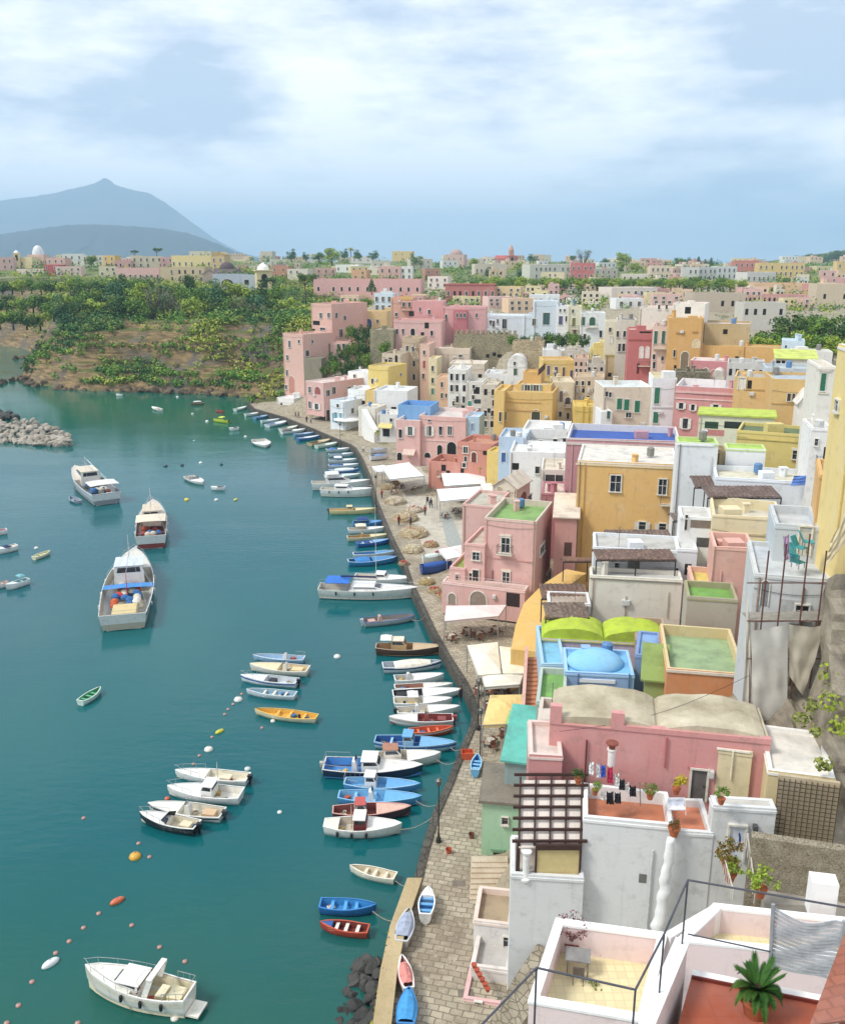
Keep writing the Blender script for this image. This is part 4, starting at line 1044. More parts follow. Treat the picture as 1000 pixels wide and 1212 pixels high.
fh('pink house right of the cream stepped house', 190, 206, 304, 316, '#dda4a0', '#cf9490', Y=590)
fh('long yellow house with dark windows on the headland', 203, 264, 302, 317, '#e6d28c', '#d4be7c', Y=560, auto=(9, 1, 'w'), yaw=8)
fh('sandy stone house below the long yellow house', 190, 242, 316, 334, '#d2bb90', '#b9a47e', Y=500, auto=(6, 2, 'wo'), yaw=6)
fh('sandy round ended house right of the long yellow house', 250, 266, 303, 318, '#cdb27c', '#c2a874', Y=540, rt='vault', rise=2.4)
fh('grey blue house with a dark arched opening', 252, 288, 324, 341, '#b7c2cf', '#8d8f94', Y=470, wins=[('a', 269, 334, 14, 8, '#4a4448'), ('w', 257, 335, 4, 4)], yaw=4)
fh('dark brown dome behind the grey blue house', 253, 279, 318, 326, '#8d7c78', '#5f5052', rt='dome', rise=3.6, Y=500, auto=(2, 1, 'w'))
fh('pale blue grey house between the arch house and the yellow bell tower', 287, 305, 325, 345, '#c2ccd4', '#b9c2c8', Y=450, wins=[('o', 292, 334, 5, 6)], yaw=4)
fh('terracotta roofed house right of the yellow bell tower', 321, 341, 315, 328, '#c98a6a', '#b86f50', Y=560)
fh('white cream houses behind the pine tree', 340, 364, 318, 330, '#dcd0c0', '#cfc2b2', Y=540)
fh('cream shed with dark mouth below the headland houses', 240, 256, 324, 340, '#bda58c', '#8a6c64', Y=480, rt='gable', rise=2, auto=(1, 1, 'o'))
fh('distant stone villa on the green skyline', 308, 322, 297, 306, '#cbbfa8', '#b8ab94', Y=1100)
fh('tiny cream houses above the long yellow house', 224, 250, 297, 304, '#d8cdb4', '#c8bda4', Y=900)
fh('pale house at the foot of the skyline hill', 930, 964, 303, 312, '#d8c8a2', '#ccba94', Y=1300)
fh('pale villa half hidden by skyline trees', 415, 440, 303, 310, '#dcd6cc', '#e6e2da', Y=1000)
fh('row of pale houses behind the brick red house', 486, 512, 306, 318, '#d9ccb8', '#cbbca8', Y=850)
fh('grey house row behind the pinkish dome house', 548, 572, 306, 316, '#d3c8b8', '#c4b8a8', Y=920)
fh('small cream house left of the yellow villa', 440, 462, 308, 316, '#ddd0bc', '#cdbfaa', Y=850)
def tower(label, cat, px, yt, yb, wpx, Y, wall, cap, capk):
 a, b_ = U(px, yb, Y), U(px, yt, Y)
 w = wpx * Y / F
 T = thing('bell_tower', label, cat, a)
 mb = MB()
 mb.cbox(a - V((0, 0, 12)), w, w, b_.z - a.z + 12 - w * .5, 0, .3)
 mb.cbox((a.x, a.y, b_.z - w * .52), w * 1.2, w * 1.2, .5, 0, .3)
 mb.build('wall', plaster(wall), T)
 c = MB()
 if capk == 'dome':
  c.lathe((a.x, a.y, b_.z - w * .5), [(w * .42, .4), (w * .36, w * .25), (w * .18, w * .42), (.1, w * .55)], 10)
 else:
  c.cbox((a.x, a.y, b_.z - w * .5), w * .7, w * .7, w * .9, 0, .3)
  c.lathe((a.x, a.y, b_.z + w * .4), [(w * .42, 0), (w * .3, w * .4), (.05, w * .9)], 8)
 c.build('belfry', plaster(cap), T)
 o = MB()
 n = V((math.sin(.3), -math.cos(.3), 0))
 t = V((math.cos(.3), math.sin(.3), 0))
 fc = (V((a.x, a.y, 0)) + n * w / 2 - t * w / 2, t, n, w)
 zt = b_.z - w * .7
 o.poly([face_pt(fc, u, z, .05) for u, z in arch_pts(w * .3, w * .7, zt - w * .9, zt)])
 o.build('opening', darkm(), T)
tower('yellow bell tower with a white pyramid cap above the cliff trees', 'bell tower', 312.5, 311, 345, 17, 440, '#e8d49a', '#f1f0ec', 'dome')
tower('brick red bell tower on the skyline', 'bell tower', 604.5, 299, 316, 7, 900, '#cf8a74', '#d39a84', 'box')
tower('white capped bell tower of the yellow church', 'bell tower', 21, 296, 314, 7, 640, '#eedd9c', '#f0f0ec', 'dome')
rnd = random.Random(21)
FC = (('pale pink', '#e2b4aa'), ('cream', '#e2d6bc'), ('white', '#e6e6e2'), ('peach', '#e6c4a0'), ('tan', '#cdb998'), ('dusty pink', '#d09a90'), ('pale yellow', '#e6d69c'))
TINY = 'tiny %s house packed into the far town rows below the skyline'
FAR = []
for i in range(200):
 px = rnd.uniform(-10, 1000)
 if i > 130:
  px = rnd.uniform(600, 1000)
  yb = rnd.uniform(320, 350)
 elif 560 < px < 900:
  yb = rnd.choice((rnd.uniform(309, 319), rnd.uniform(309, 330)))
 else:
  yb = rnd.uniform(309, 330 if px > 380 else 322)
 nm, col = rnd.choice(FC)
 ww, hh = rnd.uniform(9, 22), rnd.uniform(5, 9)
 Y = fsolve(yb) + 30
 if i % 4:
  FAR.append((px, px + ww, yb - hh, yb, Y, min(12, ww * Y / F * .7), rnd.uniform(-20, 20), FC.index((nm, col))))
  continue
 H(TINY % nm, px, px + ww, yb - hh, yb, Y, min(12, ww * Y / F * .7), rnd.uniform(-20, 20), col, rnd.choice(('#d9cfc0', '#c99a86', '#e6e2da')), (), par=.3, ext=12, auto=(max(2, int(ww / 5)), 1, 'w'), group='tiny far houses')
ROWS = 'small %s house in the crowded rows between the hedge row and the green belt'
for i in range(46):
 px = rnd.uniform(560, 960) if i % 4 else rnd.uniform(380, 560)
 yb = rnd.uniform(347, 366)
 nm, col = rnd.choice(FC)
 ww, hh = rnd.uniform(13, 27), rnd.uniform(8, 14)
 Y = max(288, fsolve(yb)) + rnd.uniform(8, 40)
 H(ROWS % nm, px, px + ww, yb - hh, yb, Y, min(9, ww * Y / F * .7), rnd.uniform(-10, 20), col, rnd.choice(('#d9cfc0', '#c99a86', '#e6e2da', '#dfe6e8')), (), par=.4, ext=12, auto=(max(2, int(ww / 6)), 1 if hh < 11 else 2, 'wwo'), auto2=(1, 1, 'w'), clut=rnd.choice((0, 1, 2)), group='crowded upper row houses')
mb = MB()
for (xl, xr, yt, yb, Y, dep, yw, ci) in FAR:
 h = hbox(xl, xr, yt, yb, Y, dep, yw, 12)
 for fc in h.faces:
  o_, t_, n_, w_ = fc
  mb.poly([face_pt(fc, 0, h.zb, 0), face_pt(fc, w_, h.zb, 0), face_pt(fc, w_, h.zt, 0), face_pt(fc, 0, h.zt, 0)], ci)
 mb.poly([lp(h, 0, 0, h.zt), lp(h, h.W, 0, h.zt), lp(h, h.W, h.D, h.zt), lp(h, 0, h.D, h.zt)], 7)
 k = max(2, int(h.W / 4))
 for q in range(k):
  u = h.W * (q + .5) / k
  fbox(mb, h.faces[0], u - .45, u + .45, h.zt - 3.2 - .3 * (q % 2), h.zt - 1.5, 0, .05, 8)
 if ci % 2:
  s_ = lp(h, h.W * .3, h.D * .5, h.zt - .01)
  mb.cbox(s_, 2.5, 2.2, 1.8, ci, .2)
 c0 = lp(h, h.W / 2, h.D / 2, 0)
 GS.append((c0.x, c0.y, min(h.zv, h.zt - 2) - .4))
o = mb.build('distant_town', [plaster(col) for _, col in FC] + [roofm('#d4c8b8'), darkm()])
o['kind'] = 'stuff'
# ================================================================ camera, light, air
cam = bpy.data.cameras.new('camera')
co = bpy.data.objects.new('camera', cam)
COL.objects.link(co)
co.location = CAM
co.rotation_euler = (R(90) - PIT, 0, 0)
cam.sensor_fit = 'HORIZONTAL'
cam.sensor_width = 36
cam.lens = 36 * F / 1000.0
cam.clip_start = .5
cam.clip_end = 60000
scene.camera = co
SUN_EL, SUN_AZ = R(50), R(-112)          # azimuth from +Y towards +X: the sun stands over the water, a little behind the camera
w = bpy.data.worlds.new('World')
scene.world = w
w.use_nodes = True
nt = w.node_tree
nt.nodes.clear()
out = N(nt, 'ShaderNodeOutputWorld')
sky = N(nt, 'ShaderNodeTexSky', sky_type='NISHITA', sun_disc=False, sun_elevation=SUN_EL, sun_rotation=SUN_AZ)
b1 = N(nt, 'ShaderNodeBackground', i_Strength=0.11)
nt.links.new(sky.outputs[0], b1.inputs[0])
tc = N(nt, 'ShaderNodeTexCoord')
mp = N(nt, 'ShaderNodeMapping')
mp.inputs['Scale'].default_value = (1.0, 1.0, 3.4)
mp.inputs['Location'].default_value = (3.35, 0.7, 1.62)
nt.links.new(tc.outputs['Generated'], mp.inputs[0])
n1 = noise_(nt, mp.outputs[0], 3.6, 8, .58)
mp2 = N(nt, 'ShaderNodeMapping')
mp2.inputs['Scale'].default_value = (1.0, 1.0, 2.6)
mp2.inputs['Location'].default_value = (2.1, 1.4, 0.3)
nt.links.new(tc.outputs['Generated'], mp2.inputs[0])
n2 = noise_(nt, mp2.outputs[0], 1.6, 5, .5)
dens = n1
n5 = noise_(nt, mp.outputs[0], 9.0, 6, .6)
s5 = N(nt, 'ShaderNodeMath', operation='MULTIPLY_ADD')
nt.links.new(n5, s5.inputs[0])
s5.inputs[1].default_value = .38
nt.links.new(n1, s5.inputs[2])
dens = s5.outputs[0]
for px, py, rad, amt in ((110, 30, .30, -.15), (30, 165, .2, .20), (225, 235, .13, .12), (330, 60, .12, .06), (560, 60, .26, -.04), (800, 20, .14, .08), (930, 90, .24, -.14), (240, 145, .12, -.06), (480, 200, .2, .05), (560, 260, .3, .12), (300, 285, .2, .12), (900, 275, .26, .09)):
 dr = ray(px, py).normalized()
 vd = N(nt, 'ShaderNodeVectorMath', operation='DISTANCE')
 nt.links.new(tc.outputs['Generated'], vd.inputs[0])
 vd.inputs[1].default_value = dr
 mr = N(nt, 'ShaderNodeMapRange', interpolation_type='SMOOTHSTEP')
 mr.inputs[1].default_value = 0
 mr.inputs[2].default_value = rad
 mr.inputs[3].default_value = amt
 mr.inputs[4].default_value = 0
 nt.links.new(vd.outputs['Value'], mr.inputs[0])
 ad = N(nt, 'ShaderNodeMath', operation='ADD')
 nt.links.new(dens, ad.inputs[0])
 nt.links.new(mr.outputs[0], ad.inputs[1])
 dens = ad.outputs[0]
cl = mixc(nt, (.39, .46, .56, 1), (.86, .86, .865, 1), ramp(nt, dens, .58, .82))
b2 = N(nt, 'ShaderNodeBackground', i_Strength=1.0)
nt.links.new(cl, b2.inputs[0])
mx = N(nt, 'ShaderNodeMixShader')
sx = N(nt, 'ShaderNodeSeparateXYZ')
nt.links.new(tc.outputs['Generated'], sx.inputs[0])
cov = N(nt, 'ShaderNodeMath', operation='MULTIPLY_ADD')      # a little more blue near the horizon
nt.links.new(ramp(nt, sx.outputs[2], 0.0, 0.16), cov.inputs[0])
cov.inputs[1].default_value = 0.35
nt.links.new(ramp(nt, n2, .2, .75), cov.inputs[2])
cov.use_clamp = True
cv2 = N(nt, 'ShaderNodeMapRange')
cv2.inputs[3].default_value = .84
cv2.inputs[4].default_value = .97
nt.links.new(cov.outputs[0], cv2.inputs[0])
nt.links.new(cv2.outputs[0], mx.inputs[0])
nt.links.new(b1.outputs[0], mx.inputs[1])
nt.links.new(b2.outputs[0], mx.inputs[2])
nt.links.new(mx.outputs[0], out.inputs[0])
sl = bpy.data.lights.new('sun', 'SUN')
sl.energy = 1.85
sl.angle = R(14)
sl.color = (1, .955, .88)
so = bpy.data.objects.new('sun', sl)
COL.objects.link(so)
sd = V((math.cos(SUN_EL) * math.sin(SUN_AZ), math.cos(SUN_EL) * math.cos(SUN_AZ), math.sin(SUN_EL)))
so.rotation_euler = sd.to_track_quat('Z', 'Y').to_euler()
vs = scene.view_settings
vs.view_transform = 'Standard'
vs.look = 'None'
vs.exposure = 0.77
vs.gamma = 1
scene.cycles.use_denoising = True
scene.cycles.max_bounces = 6
scene.cycles.diffuse_bounces = 3
scene.cycles.glossy_bounces = 2
scene.cycles.transmission_bounces = 2
scene.cycles.volume_bounces = 1
scene.cycles.caustics_reflective = False
scene.cycles.caustics_refractive = False
# ---------------------------------------------------------------- haze
hb_ = MB()
hb_.box((-15000, -300, -30), (30000, 0, 0), (0, 20000, 0), (0, 0, 930))
m, nt, b = newmat('haze_air')
nt.nodes.remove(b)
pv = N(nt, 'ShaderNodeVolumePrincipled')
pv.inputs['Color'].default_value = (.55, .765, 1.0, 1)
pv.inputs['Density'].default_value = 1.4e-4
pv.inputs['Anisotropy'].default_value = 0.1
nt.links.new(pv.outputs[0], nt.nodes['Material Output'].inputs['Volume'])
hz_ = hb_.build('haze', m)
hz_['kind'] = 'stuff'
# ---------------------------------------------------------------- water
m, nt, b = newmat('harbour_water')
d0 = noise_(nt, pos(nt, (1, .6, 1)), .02, 4)
a = mixc(nt, (.003, .088, .106, 1), (.003, .112, .108, 1), ramp(nt, d0, .35, .7))
gx = N(nt, 'ShaderNodeNewGeometry')
sxy = N(nt, 'ShaderNodeSeparateXYZ')
nt.links.new(gx.outputs['Position'], sxy.inputs[0])
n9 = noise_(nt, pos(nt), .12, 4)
sh = N(nt, 'ShaderNodeMath', operation='MULTIPLY_ADD')            # shallow green water over the rocks by the quay
nt.links.new(n9, sh.inputs[0])
sh.inputs[1].default_value = 12
nt.links.new(sxy.outputs[1], sh.inputs[2])
a = mixc(nt, (.015, .095, .068, 1), a, ramp(nt, sh.outputs[0], 44, 66))
fs = N(nt, 'ShaderNodeMath', operation='MULTIPLY_ADD')            # the cliff's green reflection, painted into the far water's colour
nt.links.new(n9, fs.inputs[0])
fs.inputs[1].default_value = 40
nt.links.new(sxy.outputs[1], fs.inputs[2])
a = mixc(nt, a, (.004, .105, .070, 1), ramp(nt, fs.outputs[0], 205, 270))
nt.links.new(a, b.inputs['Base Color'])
b.inputs['IOR'].default_value = 1.33
wr = N(nt, 'ShaderNodeMapRange')
wr.inputs[1].default_value = .38
wr.inputs[2].default_value = .68
wr.inputs[3].default_value = .04
wr.inputs[4].default_value = .2
nt.links.new(noise_(nt, pos(nt, (.6, 1.6, 1)), .028, 5, .6), wr.inputs[0])
nt.links.new(wr.outputs[0], b.inputs['Roughness'])
w1 = noise_(nt, pos(nt, (.5, 1.2, 1)), 1.1, 4, .55)
w2 = noise_(nt, pos(nt, (.25, .8, 1)), .22, 3, .5)
ad = N(nt, 'ShaderNodeMath', operation='MULTIPLY_ADD')
nt.links.new(w2, ad.inputs[0])
ad.inputs[1].default_value = 2.2
nt.links.new(w1, ad.inputs[2])
bump(nt, b, ad.outputs[0], .22, .13)
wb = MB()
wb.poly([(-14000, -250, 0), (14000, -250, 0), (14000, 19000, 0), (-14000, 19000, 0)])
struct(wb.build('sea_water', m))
# ---------------------------------------------------------------- quay
QE = [(300, 484), (335, 494), (370, 508), (405, 523), (413, 526), (420, 531), (428, 545), (437, 566), (443, 590), (455, 620), (466, 645), (478, 668), (485, 691),
 (495, 711), (511, 746), (530, 780), (548, 808), (562, 839), (557, 862), (546, 888), (531, 926), (513, 966), (501, 1006), (491, 1046), (470, 1110), (459, 1165), (452, 1230)]
ZQ = 1.3
qe = [G(x, y, ZQ) for x, y in QE]
qe = [V((qe[0].x - 4, qe[0].y + 12, ZQ))] + qe + [V((qe[-1].x - 1.5, 28, ZQ)), V((-5, 5, ZQ))]
qm = MB()
rim = [p.to_2d() for p in qe]
plan = [tuple(p) for p in rim] + [(70, 5), (70, 300)]
# cobbled surface and dark wall
m, nt, b = newmat('quay_paving')
br = N(nt, 'ShaderNodeTexBrick', i_Scale=1.0)
br.inputs['Color1'].default_value = hexc('#c9bda4', .8)
br.inputs['Color2'].default_value = hexc('#a89b84', .8)
br.inputs['Mortar'].default_value = hexc('#8d8270', .75)
br.inputs['Brick Width'].default_value = .52
br.inputs['Row Height'].default_value = .34
br.inputs['Mortar Size'].default_value = .03
mpq = N(nt, 'ShaderNodeMapping')
mpq.inputs['Rotation'].default_value = (0, 0, R(14))
nt.links.new(pos(nt), mpq.inputs[0])
dn = N(nt, 'ShaderNodeTexNoise', i_Scale=.8, i_Detail=3)
nt.links.new(pos(nt), dn.inputs['Vector'])
av = N(nt, 'ShaderNodeMix', data_type='VECTOR')
av.inputs[0].default_value = .26
nt.links.new(mpq.outputs[0], av.inputs[4])
nt.links.new(dn.outputs['Color'], av.inputs[5])
nt.links.new(av.outputs[1], br.inputs['Vector'])
q1 = noise_(nt, pos(nt), .35, 6, .65)
q2 = noise_(nt, pos(nt), 2.2, 5, .7)
a = mixc(nt, br.outputs[0], hexc('#8d7f69', .7), ramp(nt, q1, .45, .75))
a = mixc(nt, a, hexc('#ddd3c0', .8), ramp(nt, q2, .56, .8))
nt.links.new(a, b.inputs['Base Color'])
b.inputs['Roughness'].default_value = .85
bump(nt, b, br.outputs['Fac'], -.5, .04)
paving = m
qm.slab(plan[::-1] if False else plan, -3, ZQ)
# make the winding counter clockwise
struct(qm.build('quay_pavement', paving))
kb = MB()
for i in range(len(rim) - 1):
 a2, b2_ = rim[i], rim[i + 1]
 d = (b2_ - a2)
 if d.length < .05:
  continue
 d.normalize()
 nn = V((d.y, -d.x))           # towards the water or land; fixed below
 mid = (a2 + b2_) / 2
 nn = V((-abs(nn.x), nn.y if nn.x < 0 else -nn.y)) if nn.x != 0 else nn
 kb.box((a2.x + nn.x * .12, a2.y + nn.y * .12, -3), (b2_.x - a2.x, b2_.y - a2.y, 0), (-nn.x * .55, -nn.y * .55, 0), (0, 0, 3 + ZQ + .14))
struct(kb.build('quay_kerb', stone('#6b655a', '#4a463e', 1.4, .8)))
# low wharf wall at the near end
lw = thing('wharf_wall', 'long tan stone wharf wall with a flat coping at the near end of the quay', 'wall', G(470, 1110, ZQ))
wm_ = MB()
cap_ = MB()
pts = [G(x, y, ZQ) for x, y in ((490, 1052), (470, 1110), (459, 1165), (451, 1230))]
for p, q in zip(pts[:-1], pts[1:]):
 wm_.box(p + V((-.35, 0, -3)), q - p, V((.8, 0, 0)), V((0, 0, 3.7)))
 cap_.box(p + V((-.45, 0, .7)), q - p, V((1.0, 0, 0)), V((0, 0, .14)))
wm_.build('wall', stone('#a08e68', '#7f7350', 1.2), lw)
cap_.build('coping', stone('#cbb68c', '#b09c74', .9, .85, .6, False), lw)
mo = MB()
for i in range(900):
 t = random.random()
 p = pts[1].lerp(pts[3], t)
 q = p + V((-.42, random.uniform(-.1, .1), random.uniform(-1.2, .75)))
 s = random.uniform(.08, .22)
 e = V((random.uniform(-1, .1), random.uniform(-1, 1), random.uniform(-.6, 1))).normalized()
 f_ = e.orthogonal().normalized()
 mo.poly([q, q + e * s, q + e * s * .8 + f_ * s * .6, q + f_ * s * .7])
o = mo.build('ivy_growth', foliage('#6f7a2c', '#a59a3c'))
o['kind'] = 'stuff'
# ---------------------------------------------------------------- land
SH = [(300, 482), (345, 480), (318, 474), (300, 470), (270, 468), (240, 466), (210, 465), (180, 464), (150, 463), (120, 463), (80, 461), (50, 456), (34, 450), (26, 446)]
sh_ = [G(x, y, 0).to_2d() for x, y in SH]
tip = sh_[-1]
back = [G(x, y, 0).to_2d() for x, y in ((34, 436), (42, 424), (40, 416), (20, 411), (-10, 407), (-70, 402))]
land = [tuple(p) for p in rim[1:]][::-1]                      # from the near end to the far end of the quay
land = [tuple(p) for p in rim[::-1]] + [tuple(p) for p in sh_[2:]] + [tuple(p) for p in back] + [(-900, back[-1].y + 30), (-900, 4000), (2500, 4000), (2500, -60), (60, -60)]
LP = np.array(land)
nq = len(rim)
def sdist(X, Y):
 """signed distance to the coast (positive inland) and whether the nearest piece is quay."""
 P_ = np.stack([X.ravel(), Y.ravel()], 1)
 best = np.full(len(P_), 1e9)
 isq = np.zeros(len(P_), bool)
 inside = np.zeros(len(P_), bool)
 n = len(LP)
 for i in range(n):
  a, b = LP[i], LP[(i + 1) % n]
  ab = b - a
  t = np.clip(((P_ - a) @ ab) / max(ab @ ab, 1e-9), 0, 1)
  d = np.hypot(*(P_ - (a + t[:, None] * ab)).T)
  far_side = i >= nq + len(sh_) - 2 + len(back)
  if not far_side:
   u = d < best
   best[u] = d[u]
   isq[u] = i < nq
  c = (a[1] > P_[:, 1]) != (b[1] > P_[:, 1])
  with np.errstate(divide='ignore', invalid='ignore'):
   xi = (b[0] - a[0]) * (P_[:, 1] - a[1]) / (b[1] - a[1] + 1e-12) + a[0]
  inside ^= c & (P_[:, 0] < xi)
 best[~inside] *= -1
 return best.reshape(X.shape), isq.reshape(X.shape)
for p in qe[1:-1]:
 for off in (1, 4):
  GS.append((p.x + off, p.y, .7))
for Y in range(8, 44, 5):
 GS.append((1, Y, .6))
 GS.append((5, Y, .6))
for i in range(16):
 for Yt in (231, 241):
  p = U(600 + i * 6, 413, 236)
  GS.append((p.x, Yt, p.z - .3))
for i in range(14):
 for Yt, pv in ((206, 426), (226, 419), (246, 411)):
  p = U(888 + i * 10, pv, Yt)
  GS.append((p.x, p.y, p.z - .3))
for px, py in ((386, 447), (397, 447), (408, 447), (420, 445), (431, 443), (400, 435), (421, 429), (432, 425), (425, 409), (434, 403)):
 p = U(px, py, 258 - (py - 446) * .35)
 GS.append((p.x, p.y, p.z - .3))
for px, py in ((470, 560), (490, 552), (510, 548), (520, 545), (530, 560), (545, 580), (560, 600), (480, 575), (500, 570), (515, 575), (530, 590), (545, 605), (550, 625), (490, 595), (510, 600), (525, 610), (500, 620), (515, 630), (535, 630), (510, 650), (530, 650), (545, 650), (520, 668), (548, 662),
   (565, 740), (580, 745), (600, 742), (610, 735), (575, 770), (600, 775), (590, 800), (610, 800), (600, 830), (580, 850), (610, 850), (575, 880), (590, 900), (560, 930), (560, 980), (555, 1030), (590, 1040), (545, 1090), (560, 1120), (530, 1150), (545, 1190), (420, 515), (440, 525), (460, 540), (380, 500), (430, 512), (400, 505)):
 p = G(px, py, .7)
 GS.append((p.x, p.y, .5))
GSA = np.array(GS)
def base_h(X, Y):
 sh0 = X.shape
 P_ = np.stack([X.ravel(), Y.ravel()], 1)
 res = np.empty(len(P_))
 for s in range(0, len(P_), 4000):
  q = P_[s:s + 4000]
  d2 = ((q[:, None, :] - GSA[None, :, :2]) ** 2).sum(2) + 4
  wt = 1 / d2 ** 1.6
  res[s:s + 4000] = (wt * GSA[None, :, 2]).sum(1) / wt.sum(1)
 return res.reshape(sh0)
def prof(d):
 """cliff profile 0..1 against the distance inland."""
 return np.interp(d, [-8, 0, 1.5, 3.5, 9, 11.5, 13.5, 18, 27], [-.12, -.01, .08, .28, .37, .52, .70, .88, 1.0])
def land_h(X, Y):
 B = base_h(X, Y)
 d, isq = sdist(X, Y)
 wob = np.vectorize(lambda x, y: fbm(x, y, .035, 4))(X, Y)
 dd = d + np.where(d > 0, 6.5, 0) * wob * np.clip(d / 6, 0, 1)
 Hc = np.maximum(B, 21) * prof(dd) + wob * 1.3 * np.clip(d / 8, 0, 1) * np.clip((60 - d) / 30, 0.1, 1)
 off = np.vectorize(lambda x, y: 1.2 * NZ.noise(V((x * .06, y * .06, 5))))(X, Y)
 st = np.round((Hc + off) / 2.6) * 2.6 - off
 Hc = np.where((Hc > 1) & (Hc < 21), Hc + .62 * (st - Hc), Hc)
 Hq = np.where(d > .8, B, -3)
 return np.where(isq, Hq, Hc)
def gridmesh(name, xs, ys, mat):
 X, Y = np.meshgrid(xs, ys)
 Z = land_h(X, Y)
 nx, ny = len(xs), len(ys)
 v = [(float(X[j, i]), float(Y[j, i]), float(Z[j, i])) for j in range(ny) for i in range(nx)]
 f = []
 for j in range(ny - 1):
  for i in range(nx - 1):
   a = j * nx + i
   if max(v[a][2], v[a + 1][2], v[a + nx][2], v[a + nx + 1][2]) > -1.5:
    f.append((a, a + 1, a + nx + 1, a + nx))
 mb = MB()
 mb.v, mb.f, mb.m = v, f, [0] * len(f)
 o = struct(mb.build(name, mat, smooth=True))
 return o, X, Y, Z
m, nt, b = newmat('cliff_ground')
gx = N(nt, 'ShaderNodeNewGeometry')
s3 = N(nt, 'ShaderNodeSeparateXYZ')
nt.links.new(gx.outputs['True Normal'], s3.inputs[0])
st_ = noise_(nt, pos(nt, (.25, .25, 2.2)), .6, 6, .7)
rk = mixc(nt, hexc('#bda070', .66), hexc('#776444', .55), ramp(nt, st_, .35, .62))
gr_ = noise_(nt, pos(nt), .09, 5, .6)
rk = mixc(nt, rk, hexc('#7d766c', .6), ramp(nt, gr_, .48, .62))
veg = mixc(nt, hexc('#5d7030', .5), hexc('#8a8a3c', .5), ramp(nt, noise_(nt, pos(nt), .5, 5), .3, .7))
vf = N(nt, 'ShaderNodeMath', operation='MULTIPLY_ADD')
nt.links.new(noise_(nt, pos(nt), .14, 5, .65), vf.inputs[0])
vf.inputs[1].default_value = .6
nt.links.new(s3.outputs[2], vf.inputs[2])
a = mixc(nt, rk, veg, ramp(nt, vf.outputs[0], 1.08, 1.24))
nt.links.new(a, b.inputs['Base Color'])
b.inputs['Roughness'].default_value = .95
bump(nt, b, st_, 1.0, .5)
cliffmat = m
# town ground: stone and dusty plaster with green patches
m, nt, b = newmat('town_ground')
t1 = noise_(nt, pos(nt), .25, 5, .65)
t2 = noise_(nt, pos(nt), 1.5, 6, .7)
a = mixc(nt, hexc('#c4b79e', .75), hexc('#8f846c', .7), ramp(nt, t2, .35, .7))
a = mixc(nt, a, hexc('#6f7a44', .55), ramp(nt, t1, .56, .66))
nt.links.new(a, b.inputs['Base Color'])
b.inputs['Roughness'].default_value = .95
bump(nt, b, t2, .8, .15)
townmat = m
m, nt, b = newmat('orchard_ground')
t1 = noise_(nt, pos(nt), .03, 5, .65)
t2 = noise_(nt, pos(nt), .3, 6, .7)
a = mixc(nt, hexc('#6d7f3c', .6), hexc('#8d9a50', .6), ramp(nt, t2, .35, .7))
a = mixc(nt, a, hexc('#b5a888', .6), ramp(nt, t1, .55, .68))
nt.links.new(a, b.inputs['Base Color'])
b.inputs['Roughness'].default_value = .95
platmat = m
xs = np.concatenate([np.arange(-330, -170, 2.6), np.arange(-170, -36, 1.6)])
ys = np.concatenate([np.arange(262, 290, 4), np.arange(290, 352, 1.2), np.arange(352, 521, 3.5)])
hl_, HX, HY, HZ = gridmesh('headland_terrain', xs, ys, cliffmat)
gridmesh('hillside_ground', np.concatenate([np.arange(-40, 60, 2.0), np.arange(60, 330, 9)]), np.concatenate([np.arange(6, 120, 2.0), np.arange(120, 521, 5)]), townmat)
gridmesh('plateau_ground', np.arange(-850, 1100, 22), np.concatenate([np.arange(515, 900, 18), np.arange(900, 2600, 60)]), platmat)
# ---------------------------------------------------------------- island mountain on the horizon
SKYL = [(-420, 262), (-300, 258), (-180, 246), (-90, 240), (-30, 238), (0, 237), (40, 232), (66, 228), (80, 224), (100, 220), (113, 216), (124, 209.5), (130, 213), (137, 219), (148, 222), (160, 225), (176, 228), (190, 236), (205, 246), (222, 259), (238, 271), (252, 281), (268, 291), (284, 298), (300, 303), (330, 306)]
RIDGE = [(-420, 268), (-200, 262), (-60, 272), (0, 277), (40, 271), (80, 266), (110, 265), (150, 267), (190, 270), (220, 275), (245, 283), (262, 290), (278, 297), (300, 304), (315, 306)]
def mountain(name, line, Yd, depth, seed, mat):
 xs = np.arange(line[0][0], line[-1][0] + 1, 3.0)
 lx, ly = zip(*line)
 top = np.interp(xs, lx, ly) + np.array([.9 * nz(x * .11, seed) + .6 * nz(x * .31, seed) for x in xs])
 rings = []
 prof_ = [(-1.0, 0.0), (-.8, .10), (-.6, .25), (-.4, .45), (-.22, .70), (-.1, .88), (0, 1.0), (.3, .75), (1, 0)]
 for (t, k) in prof_:
  r = []
  for x, y in zip(xs, top):
   p = U(x, y, Yd)
   hh = max(0, p.z)
   e = NZ.fractal(V((x * .02 + seed, t * 3, seed)), 1.0, 2.0, 5) * (0 if t == 0 else 1)
   zz = max(-20, hh * (k + .14 * e * (1 - k)))
   r.append(V((p.x + 260 * e * (1 - k), Yd + t * depth, zz if k > 0 else -20)))
  rings.append(r)
 mb = MB()
 mb.loft(rings, closed=False)
 return struct(mb.build(name, mat, smooth=True))
m, nt, b = newmat('mountain_slopes')
k1 = noise_(nt, pos(nt), .0022, 7, .65)
a = mixc(nt, hexc('#3c4a2c', .35), hexc('#7b735c', .35), ramp(nt, k1, .35, .7))
nt.links.new(a, b.inputs['Base Color'])
b.inputs['Roughness'].default_value = 1
mountain('island_mountain', SKYL, 11500, 1900, 3.0, m)
m2, nt, b = newmat('foothill_slopes')
k1 = noise_(nt, pos(nt), .003, 7, .65)
nt.links.new(mixc(nt, hexc('#26331f', .3), hexc('#4a4c3a', .3), ramp(nt, k1, .35, .7)), b.inputs['Base Color'])
